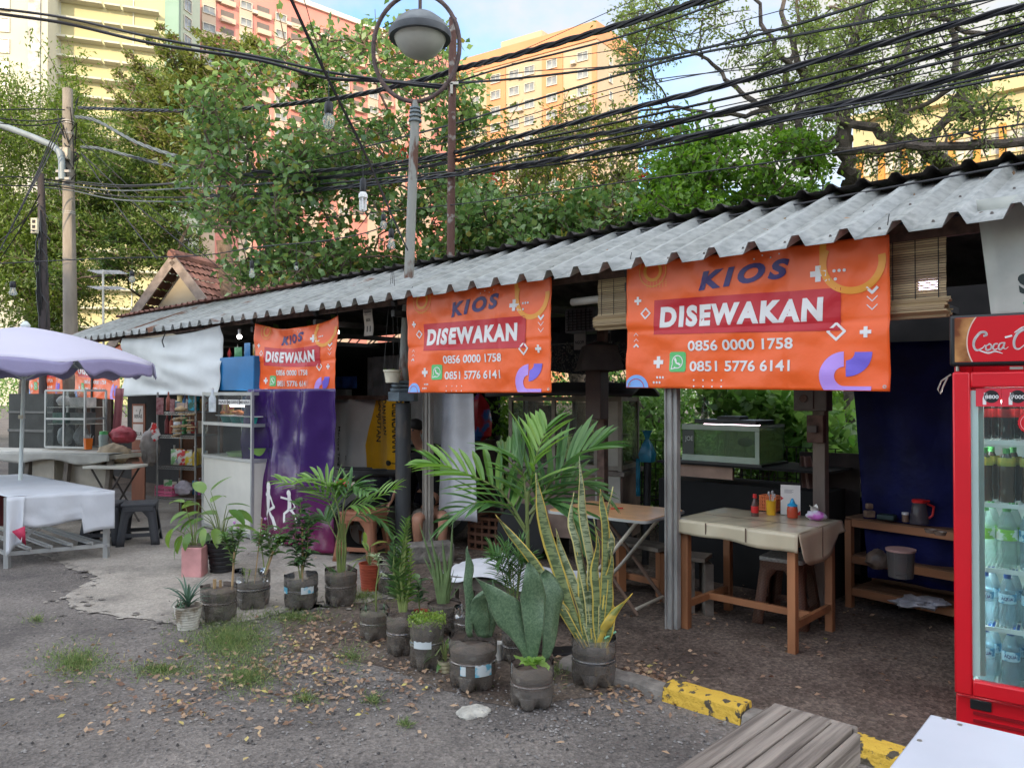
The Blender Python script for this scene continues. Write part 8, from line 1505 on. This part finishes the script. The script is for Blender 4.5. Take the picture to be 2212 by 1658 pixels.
gd = [(.10, .08, .28, 'pouch', (.6, .6, .5), (.14, .07, .19), (.1, .3, .1), 'white and green pouch at the left of the third tier down'), (.22, .07, .67, 'pouch', (.25, .5, .2), (.13, .06, .2), (.7, .7, .6), 'green soap pouch'), (.33, .06, .67, 'pouch', (.6, .62, .55), (.13, .06, .2), (.6, .05, .05), 'white pouch with red berries'), (.44, .07, .67, 'pouch', (.66, .5, .03), (.12, .06, .18), (.6, .6, .5), 'yellow cooking oil pouch'), (.55, .08, .67, 'bottle', (.5, .34, .02), (.04, 0, .24), None, 'bottle of yellow cooking oil'),
      (.08, .08, 1.07, 'bottle', (.18, .03, .03), (.032, 0, .26), None, 'dark red syrup bottle at the left'), (.16, .08, 1.07, 'bottle', (.3, .05, .02), (.032, 0, .25), None, 'brown sauce bottle, second'), (.25, .07, 1.07, 'pouch', (.2, .4, .55), (.12, .06, .21), (.7, .7, .7), 'blue and white milk pouch'), (.36, .08, 1.07, 'bottle', (.08, .3, .12), (.03, 0, .24), None, 'green glass bottle'), (.08, .1, 1.37, 'bottle', (.3, .08, .05), (.03, 0, .24), None, 'orange syrup bottle on the top tier'), (.20, .1, 1.37, 'box', (.25, .38, .42), (.09, .07, .12), None, 'small pale blue jar on the top tier'), (.35, .1, 1.37, 'box', (.4, .3, .25), (.18, .1, .10), None, 'beige carton on the top tier'), (.5, .1, 1.37, 'box', (.02, .10, .07), (.12, .08, .22), (.02, .3, .45), 'dark green and blue carton'),
      (.32, .12, .27, 'bag', (.42, .38, .42), (.26, .2, .18), None, 'translucent pinkish bag on the bottom tier'), (.30, .1, .67, 'bag', (.3, .3, .32), (.2, .12, .1), None, 'grey bag behind the pouches')]
wd_ = ['far left', 'left', 'left of centre', 'middle', 'right of centre', 'right', 'far right']
for zi, zz_, nz in ((.27, 'bottom', 0), (.67, 'third', 1), (1.07, 'second', 2), (1.37, 'top', 3)):
    for i in range(7):
        kd = ['pouch', 'bottle', 'box', 'pouch'][(i + nz) % 4]; cc = pk0[(i * 3 + nz * 2) % 8]; gd.append((.05 + .085 * i, .24, zi, kd, cc, (.085, .06, U(.13, .22)) if kd != 'bottle' else (.03, 0, U(.18, .24)), (.6, .58, .5) if i % 3 == 0 else None, '%s item in the back row, %s tier' % (wd_[i], zz_)))
for x, y, z, k_, c, s, c2, lab in gd: goods(lab + ' of the wire shelf' if 'shelf' not in lab else lab, {'bottle': 'sauce_bottle', 'pouch': 'grocery_pouch', 'box': 'carton', 'bag': 'plastic_bag'}[k_], {'bottle': 'bottle', 'pouch': 'pouch', 'box': 'carton', 'bag': 'bag'}[k_], sl(x, y, z + .01), rad(-20), c, s, k_, c2)
t = thing('pink_basket', 'pink plastic basket on the lowest shelf tier', 'basket', sl(.10, .10, .275), rad(-20)); mb = MB(); w_, d_, h_ = .27, .2, .12
for z in (.01, .05, .115): mb.box((0, -d_ / 2, z), (w_, .005, .022 if z < .1 else .03)).box((0, d_ / 2, z), (w_, .005, .022)).box((-w_ / 2, 0, z), (.005, d_, .022)).box((w_ / 2, 0, z), (.005, d_, .022))
for i in range(14): mb.box((-w_ / 2 + w_ * i / 13, -d_ / 2, .06), (.008, .004, .11))
mb.box((0, 0, .005), (w_, d_, .005)); part('basket', mb, M('pink_plastic', (.60, .13, .24), .5), t, smooth=False)
t = thing('cracker_bunch', 'bunch of beige cracker bags hanging on the right of the wire shelf', 'bag', sl(.50, -.06, 1.05)); mb = MB()
for i in range(26): mb.lathe([(.05, -.008), (.055, 0), (.05, .008), (.001, .01)], (U(-.13, .13), U(-.05, .03), U(.0, .30)), 10)
mb.lathe([(.001, .32), (.07, .34), (.075, .36), (.001, .40)], (-.05, 0, 0), 12); part('crackers', mb, M('cracker_beige', (.48, .34, .19), .7, .25, 20, .4, 30), t); part('string', MB().cyl((0, 0, .3), (0, 0, .55), .003, n=4), DKM, t)
t = thing('sachet_strip', 'red and white detergent sachets hanging on the left of the shelf', 'sachet', sl(-.03, -.03, 1.05)); mb = MB(); [mb.box((U(-.03, .05), U(-.02, .02), -.02 + .03 * i), (.07, .01, .08), Matrix.Rotation(U(-.5, .5), 3, 'Y')) for i in range(6)]; part('sachets', mb, M('red_white_film', (.6, .03, .03), .4, col2=(.65, .65, .62), scale=14, lo=.48, hi=.52), t)
t = thing('hanging_sachets', 'strip of dark red coffee sachets hanging at the top of the shelf', 'sachet', sl(.06, -.02, 1.38)); part('sachets', MB().box((0, 0, .06), (.09, .02, .22)).box((.16, 0, .05), (.06, .02, .2)), M('wine_film', (.18, .04, .05), .4, col2=(.35, .2, .2), scale=22), t)
part('back_board', MB().box((SW / 2, SD + .02, .8), (SW + .1, .02, 1.6)), M('brown_ply'), ws, smooth=False)
# plywood board with signs
P = gnd(299, 1083); bd = thing('plywood_board', 'tall brown plywood board with two paper signs left of the wire shelf', 'board', (P.x, P.y, 0), rad(-14)); wd = 33 * P.y / F; hb = at(299, 872, P.y).z; part('board', MB().box((0, 0, hb / 2), (wd, .02, hb)), M('red_brown_ply', (.23, .085, .045), .65, .15, 3, stretch=(3, 1, .5)), bd, smooth=False)
for z0, z1, s, c in ((hb - .27, hb - .03, 'BERAS', 'JUAL'), (hb - .53, hb - .30, 'TELUR', None)):
    q = part('paper_sign', MB().box((-.005, -.012, (z0 + z1) / 2), (wd * .76, .003, z1 - z0)), M('aged_paper'), bd, smooth=False); fl = Flat().add(text_fit(s, -wd * .30, wd * .28, z0 + .06, z0 + .115, .02))
    if c: fl.add(text_fit(c, -wd * .2, -.02, z1 - .09, z1 - .055, .01)).line([(.02, z1 - .12), (.035, z1 - .05)], .014)
    else: fl.add(rectp(-wd * .3, z0 + .035, wd * .2, z0 + .04))
    part('lettering', press(fl, lambda x, y: (x, -.0145, y), None, None), BLK, q, smooth=False)
# white folding table with egg trays
P = gnd(250, 1004, .72); t = thing('folding_table', 'white round-cornered folding table with crossed legs left of the plywood board', 'table', (P.x, P.y, 0), rad(-8)); part('tabletop', MB().prism([(.26 * sgx + .05 * math.cos(a), .17 * sgy + .05 * math.sin(a)) for sgx, sgy, a0 in ((1, 1, 0), (-1, 1, 90), (-1, -1, 180), (1, -1, 270)) for a in [rad(a0 + 30 * k) for k in range(4)]], .69, .72), PWH, t, bevel=.005)
for s in (-1, 1): part('leg', MB().cyl((-.22, s * .15, .69), (.22, s * .15, 0), .012), IRN, t); part('leg', MB().cyl((.22, s * .15, .69), (-.22, s * .15, 0), .012), IRN, t)
P2 = gnd(258, 998, .72); t = thing('egg_tray', 'stack of grey-brown pulp egg trays on the white folding table', 'egg tray', (P2.x, P2.y, .722), rad(-8)); part('trays', MB().grid(lambda u, v: (-.2 + .4 * u, -.12 + .26 * v, .05 + .022 * math.sin(u * 2 * PI * 6) * math.sin(v * 2 * PI * 4)), 60, 30).grid(lambda u, v: (-.2 + .4 * u, -.12 + .0 * v, .052 * v + .02 * math.sin(u * 2 * PI * 6)), 60, 2).box((0, .01, .02), (.38, .24, .035)), M('pulp_brown', (.25, .17, .12), .9, .2, 8), t)
# glass food cabinet with counters
P = gnd(98, 968, .88); P.z = 0; cb = thing('food_cabinet', 'aluminium and glass food cabinet on the left counter behind the parasol pole', 'display case', (P.x, P.y, 0), rad(-14)); cw = .62
zc = .9; hc = at(98, 843, P.y).z
for x in (0, .47 * cw, cw):
    for y in (0, .36): part('frame_post', MB().box((x, y, (zc + hc) / 2), (.022, .022, hc - zc)), ALU, cb)
for z in (zc, (zc + hc) / 2, hc): part('frame_rail', MB().box((cw / 2, 0, z), (cw, .02, .025)).box((0, .18, z), (.02, .36, .025)).box((cw, .18, z), (.02, .36, .025)), ALU, cb); 
part('shelf', MB().box((cw / 2, .18, zc + .30), (cw, .34, .006)).box((cw / 2, .18, zc + .52), (cw, .34, .006)), PWH, cb, smooth=False); part('glass', MB().box((cw / 2, -.006, (zc + hc) / 2), (cw, .003, hc - zc)), glassy('case_glass'), cb, smooth=False); part('base', MB().box((cw / 2, .15, .45), (cw, .4, .84)), M('beige_base', (.40, .36, .29), .7), cb)
def cbl(x, y, z): return Vector((P.x, P.y, 0)) + Matrix.Rotation(rad(-14), 3, 'Z') @ Vector((x, y, z))
for i, (x, z, c, s, k_, lab) in enumerate(((.14, .91, (.45, .47, .47), (.2, .18, .26), 'bag', 'pale bag at the bottom left of the glass cabinet'), (.40, .91, (.42, .42, .43), (.18, .18, .26), 'bag', 'second pale bag inside the glass cabinet'), (.14, 1.21, (.10, .22, .16), (.22, .2, .14), 'box', 'green box on the middle cabinet shelf'), (.42, 1.21, (.20, .2, .19), (.22, .2, .14), 'box', 'dim tray on the middle cabinet shelf'), (.12, 1.43, (.45, .42, .40), (.18, .18, .14), 'bag', 'pinkish bag on the top cabinet shelf'), (.42, 1.43, (.55, .50, .47), (.26, .18, .12), 'box', 'white carton with a red mark on the top cabinet shelf'))): goods(lab, 'plastic_bag' if k_ == 'bag' else 'carton', 'bag' if k_ == 'bag' else 'carton', cbl(x, .18, z), rad(-14), c, s, k_)
q = cbl(.72, -.05, .885); t = thing('cutlery_bucket', 'orange plastic bucket of cutlery on the left counter', 'bucket', q); part('bucket', MB().lathe([(.001, 0), (.05, 0), (.062, .14), (.058, .14)], n=4), M('bright_orange', (.75, .16, .01), .4), t); mb = MB(); [mb.tube([(U(-.03, .03), U(-.03, .03), .03), (U(-.05, .05), U(-.05, .05), U(.17, .2))], .004, 4) for _ in range(10)]; part('cutlery', mb, ALU, t)
q = cbl(.93, -.02, .885); t = thing('water_jug', 'translucent jug with a green lid right of the orange bucket', 'jug', q); part('body', MB().lathe([(.001, 0), (.055, 0), (.06, .17), (.05, .19)], n=18), M('cloudy_jug', (.30, .36, .34), .3), t); part('lid', MB().lathe([(.05, .19), (.05, .23), (.001, .235)], n=16), M('green_lid', (.12, .5, .18), .4), t)
t = thing('stall_counter', 'long white-clothed counter on timber legs running left from the glass cabinet', 'counter', (P.x, P.y, 0), rad(-14)); part('counter_top', MB().box((-.95, -.1, .80), (2.6, .55, .05)).box((.85, -.12, .82), (1.1, .45, .05)), M('counter_board', (.4, .37, .3), .7), t)
part('cloth', MB().grid(lambda u, v: (-2.25 + 3.6 * u, -.40 - .01 * math.sin(u * 60) * v, .86 - v * (.11 + .03 * math.sin(u * 23))), 90, 4).grid(lambda u, v: (-2.25 + 3.6 * u, -.40 + .62 * v, .862), 20, 4), M('cream_cloth', (.50, .49, .44), .7, .08), t, solid=.003)
for x in (.02, .62, 1.25): part('leg', MB().bar((x, -.35, 0), (x + .04, -.3, .8), .06, .06), GRYW, t)
part('front_board', MB().box((.28, -.3, .42), (.34, .02, .70)).box((.95, -.25, .38), (.5, .02, .62)), M('beige_base'), t, smooth=False)
q = cbl(1.12, .1, .0); goods('pinkish red plastic bag of produce beside the jug', 'plastic_bag', 'bag', Vector((q.x, q.y, .95)), 0, (.40, .06, .08), (.34, .26, .22), 'bag'); q = cbl(1.15, -.1, .0); goods('open brown sack below the red bag', 'sack', 'sack', Vector((q.x, q.y, .70)), 0, (.36, .28, .18), (.42, .3, .26), 'bag'); q = cbl(1.5, .15, 0); goods('tall grey-white grain sack behind the plywood board', 'sack', 'sack', Vector((q.x - .15, q.y + .3, .62)), 0, (.36, .33, .30), (.24, .22, .5), 'bag')
q = cbl(.9, .5, 0); t = thing('pink_curtain', 'dusty pink cloth hanging beside the glass cabinet', 'curtain', (q.x - .1, q.y - .3, 1.05), rad(-14)); part('cloth', MB().grid(lambda u, v: (.14 * u + .05 * v, .02 * math.sin(u * 12), .62 * v), 8, 6), M('dusty_pink', (.35, .14, .15), .8), t, solid=.003)
# dark stall left end
q = gnd(40, 960, .8); t = thing('kitchen_shelf', 'dark steel kitchen shelf deep in the left end stall', 'shelf', (q.x, q.y + .6, 0), rad(-20)); part('frame', MB().box((0, 0, .8), (1.0, .4, 1.6)), M('dim_steel', (.02, .022, .02), .5, .5, 4), t); part('shelf_edge', MB().box((0, -.21, 1.0), (1.0, .02, .04)).box((0, -.21, 1.3), (1.0, .02, .03)), M('shelf_dim_edge', (.12, .12, .11), .5), t)
q = R(-10.2, .9); t = thing('ochre_wall_panel', 'ochre painted panel inside the left end stall', 'panel', (q.x, q.y, 0), PHI); part('panel', MB().box((0, .9, .9), (2.6, .04, 1.8)), M('ochre_paint', (.22, .11, .03), .8, .2), t)
# stool for the person
# motorbike
BK = at(835, 1060, 7.95); mo = thing('motorbike', 'black scooter with a red tail lamp parked behind the black column', 'motorbike', (BK.x, BK.y, 0), rad(48)); GB = M('gloss_black', (.012, .013, .018), .15, .2, coat=.6); RB = M('rubber', (.02, .02, .02), .8)
for x in (-.30, .90):
    w_ = part('wheel', MB().lathe([(.19, -.04), (.27, -.045), (.285, 0), (.27, .045), (.19, .04)], n=28), RB, mo); w_.rotation_euler = (rad(90), 0, 0); w_.location = (x, 0, .285); part('rim', MB().cyl((0, 0, -.03), (0, 0, .03), .06).lathe([(.185, -.03), (.2, 0), (.185, .03)], n=28).box((0, 0, 0), (.38, .03, .02)).box((0, 0, 0), (.03, .38, .02)), ALU, w_)
part('rear_body', MB().prism([(-.52, .70), (-.55, .78), (-.1, .80), (.25, .70), (.2, .45), (-.15, .5)], -.11, .11, 'y'), GB, mo, bevel=.03); part('seat', MB().grid(lambda u, v: (-.50 + .75 * u, -.13 + .26 * v, .77 + .035 * math.sin(PI * v) + .02 * math.sin(u * 5)), 12, 8), RB, mo, solid=.04)
part('front_body', MB().prism([(.55, .25), (.45, .4), (.62, 1.0), (.74, .98), (.75, .5), (.7, .25)], -.13, .13, 'y').box((.35, 0, .28), (.5, .22, .08)), GB, mo, bevel=.02); part('handlebar', MB().tube([(.58, -.32, 1.02), (.62, 0, 1.05), (.58, .32, 1.02)], .016, 8), RB, mo); part('fork', MB().bar((.68, 0, .9), (.9, 0, .29), .06, .05), IRN, mo)
part('tail_lamp', MB().ball((-.545, 0, .73), (.05, .10, .04), 12), M('red_lens', (.45, .01, .01), .15, coat=.5), mo); part('indicator', MB().ball((-.53, .13, .72), (.05, .03, .025), 10).ball((-.53, -.13, .72), (.05, .03, .025), 10), M('clear_lens', (.5, .42, .36), .2), mo); part('grab_rail', MB().tube([(-.1, -.12, .83), (-.45, -.12, .86), (-.58, -.06, .87), (-.58, .06, .87), (-.45, .12, .86), (-.1, .12, .83)], .012, 6), RB, mo)
part('mudguard', MB().grid(lambda u, v: (-.62 + .25 * u - .1, -.07 + .14 * v, .45 + .2 * u), 6, 4), RB, mo, solid=.01); part('exhaust', MB().tube([(.2, -.16, .25), (-.1, -.18, .28), (-.45, -.18, .38)], [.03, .05, .055], 12), IRN, mo); part('engine', MB().box((0, 0, .35), (.35, .2, .22)), IRN, mo, bevel=.03)
part('plate', MB().box((-.60, 0, .55), (.01, .2, .11)), M('plate_black', (.03, .03, .03), .5), mo)
# ================= PERSON =================
SKIN = M('skin', (.40, .20, .125), .5, .08, 6); SHIRT = M('black_shirt', (.012, .012, .014), .85, .3, 5); SHORT = M('camo_shorts', (.10, .085, .065), .9, col2=(.19, .165, .13), scale=12, lo=.45, hi=.55); HAIR = M('black_hair', (.012, .01, .01), .6)
YP = 8.15; PP = at(930, 1150, YP); pe = thing('person', 'person in a black shirt and patterned shorts sitting low behind the black column, reaching left', 'person', (PP.x, PP.y, 0), 0)
def skin(name, joints, edges, mat, sub=2, root=0):
    me = bpy.data.meshes.new(name); me.from_pydata([tuple(j[0]) for j in joints], edges, []); me.materials.append(mat); o = bpy.data.objects.new(name, me); COL.objects.link(o); o.parent = pe
    s = o.modifiers.new('skin', 'SKIN'); s.use_smooth_shade = True; layer = me.skin_vertices[0] if len(me.skin_vertices) else None
    if layer is None:
        bm = bmesh.new(); bm.from_mesh(me); bm.verts.layers.skin.verify(); bm.to_mesh(me); bm.free(); layer = me.skin_vertices[0]
    for i, j in enumerate(joints): layer.data[i].radius = (j[1], j[2] if len(j) > 2 else j[1]); layer.data[i].use_root = (i == root)
    q = o.modifiers.new('u', 'SUBSURF'); q.levels = q.render_levels = sub; return o
V = lambda x, y, d=0: at(x, y, YP + d) - Vector((PP.x, PP.y, 0))
pel = V(935, 1112, .1); che = V(925, 1005, .02); nek = V(905, 962, -.05); hed = V(894, 930, -.12)
shR = V(893, 985, -.1); elR = V(858, 1050, -.22); wrR = V(841, 1084, -.28); shL = V(955, 985, .12); elL = V(972, 1060, .0); wrL = V(960, 1110, -.2)
hpR = pel + Vector((-.09, -.05, 0)); knR = V(900, 1118, -.5); anR = V(904, 1205, -.42); hpL = pel + Vector((.09, .03, 0)); knL = V(958, 1115, -.42); anL = V(952, 1200, -.4)
J = [(pel, .13, .10), (che.lerp(pel, .5), .12, .09), (che, .14, .10), (nek, .05, .05), (hed + Vector((0, 0, -.03)), .055, .06), (hed, .078, .09), (hed + Vector((0, .01, .07)), .065, .075), (shR, .055), (elR, .042), (wrR, .028), (wrR + (wrR - elR).normalized() * .07, .032, .014), (shL, .055), (elL, .042), (wrL, .028), (wrL + Vector((-.02, -.02, -.07)), .032, .016), (knR, .062), (anR, .038), (anR + Vector((-.03, -.16, -.03)), .035, .02), (knL, .062), (anL, .038), (anL + Vector((.01, -.16, -.03)), .035, .02)]
E_ = [(0, 1), (1, 2), (2, 3), (3, 4), (4, 5), (5, 6), (2, 7), (7, 8), (8, 9), (9, 10), (2, 11), (11, 12), (12, 13), (13, 14), (0, 15), (15, 16), (16, 17), (0, 18), (18, 19), (19, 20)]
pb = skin('body', J, E_, SKIN)
J2 = [(pel + Vector((0, 0, .02)), .145, .115), (che.lerp(pel, .5), .135, .105), (che, .155, .115), (nek + Vector((0, 0, -.04)), .075, .07), (shR, .075), (shR.lerp(elR, .6), .062), (shL, .075), (shL.lerp(elL, .6), .062)]; skin('shirt', J2, [(0, 1), (1, 2), (2, 3), (2, 4), (4, 5), (2, 6), (6, 7)], SHIRT)
J3 = [(pel + Vector((0, 0, -.03)), .15, .12), (hpR.lerp(knR, .4), .10), (knR.lerp(hpR, .08), .085), (hpL.lerp(knL, .4), .10), (knL.lerp(hpL, .08), .085)]; skin('shorts', J3, [(0, 1), (1, 2), (0, 3), (3, 4)], SHORT)
part('hair', MB().ball(tuple(hed + Vector((.01, .02, .055))), (.088, .10, .075), 16), HAIR, pe)
# hand with five fingers, relaxed and reaching down-left
hb = wrR + (wrR - elR).normalized() * .085; dn = (wrR - elR).normalized(); sdv = dn.cross(Vector((0, 1, 0))).normalized(); fwd = Vector((0, -1, 0))
for i, (o_, l, c_) in enumerate(((-.03, .065, .25), (-.010, .075, .15), (.010, .070, .2), (.030, .055, .35))):
    b0 = hb + sdv * o_; d0 = (dn + sdv * o_ * 3).normalized(); skin('finger', [(b0 - dn * .02, .009), (b0 + d0 * l * .45, .0085), (b0 + d0 * l * .8 - fwd * l * c_ * .5, .0075), (b0 + d0 * l * 1.05 - fwd * l * c_, .006)], [(0, 1), (1, 2), (2, 3)], SKIN, 1)
b0 = wrR + dn * .03 - sdv * .03; skin('thumb', [(b0, .011), (b0 + dn * .03 - sdv * .022 + fwd * .01, .010), (b0 + dn * .055 - sdv * .030 + fwd * .02, .008)], [(0, 1), (1, 2)], SKIN, 1)
for s in (-1, 1): part('eye', MB().ball(tuple(hed + Vector((s * .028 - .03, -.082, .01))), .011, 8), M('eye_dark', (.03, .02, .02), .3), pe)
part('nose', MB().ball(tuple(hed + Vector((-.03, -.098, -.02))), (.013, .02, .022), 8), SKIN, pe); part('ear', MB().ball(tuple(hed + Vector((.075, .01, -.01))), (.012, .02, .03), 8), SKIN, pe)
part('mouth', MB().ball(tuple(hed + Vector((-.03, -.088, -.055))), (.02, .008, .006), 8), M('lip', (.25, .08, .07), .5), pe)
P = gnd(938, 1190); t = thing('log_seat', 'cut log used as a low seat behind the beige post', 'log seat', (P.x, P.y + .25, 0)); part('log', MB().cyl((0, 0, 0), (0, 0, .33), .15, .14, 20), M('log_bark', (.16, .11, .08), .9, .3, 8, .6, 30), t)
P = gnd(930, 1212); t = thing('concrete_block', 'rough concrete block at the foot of the beige post', 'block', (P.x, P.y, 0), .3); part('block', MB().box((0, 0, .09), (.42, .22, .18)), KER, t, bevel=.02)
P = gnd(1330, 1268); t = thing('wood_block', 'offcut of pale timber beside the folding table leg', 'timber', (P.x - .05, P.y, 0), .4); part('block', MB().box((0, 0, .05), (.22, .1, .1)), M('pink_timber', (.32, .18, .12), .8), t, bevel=.004)
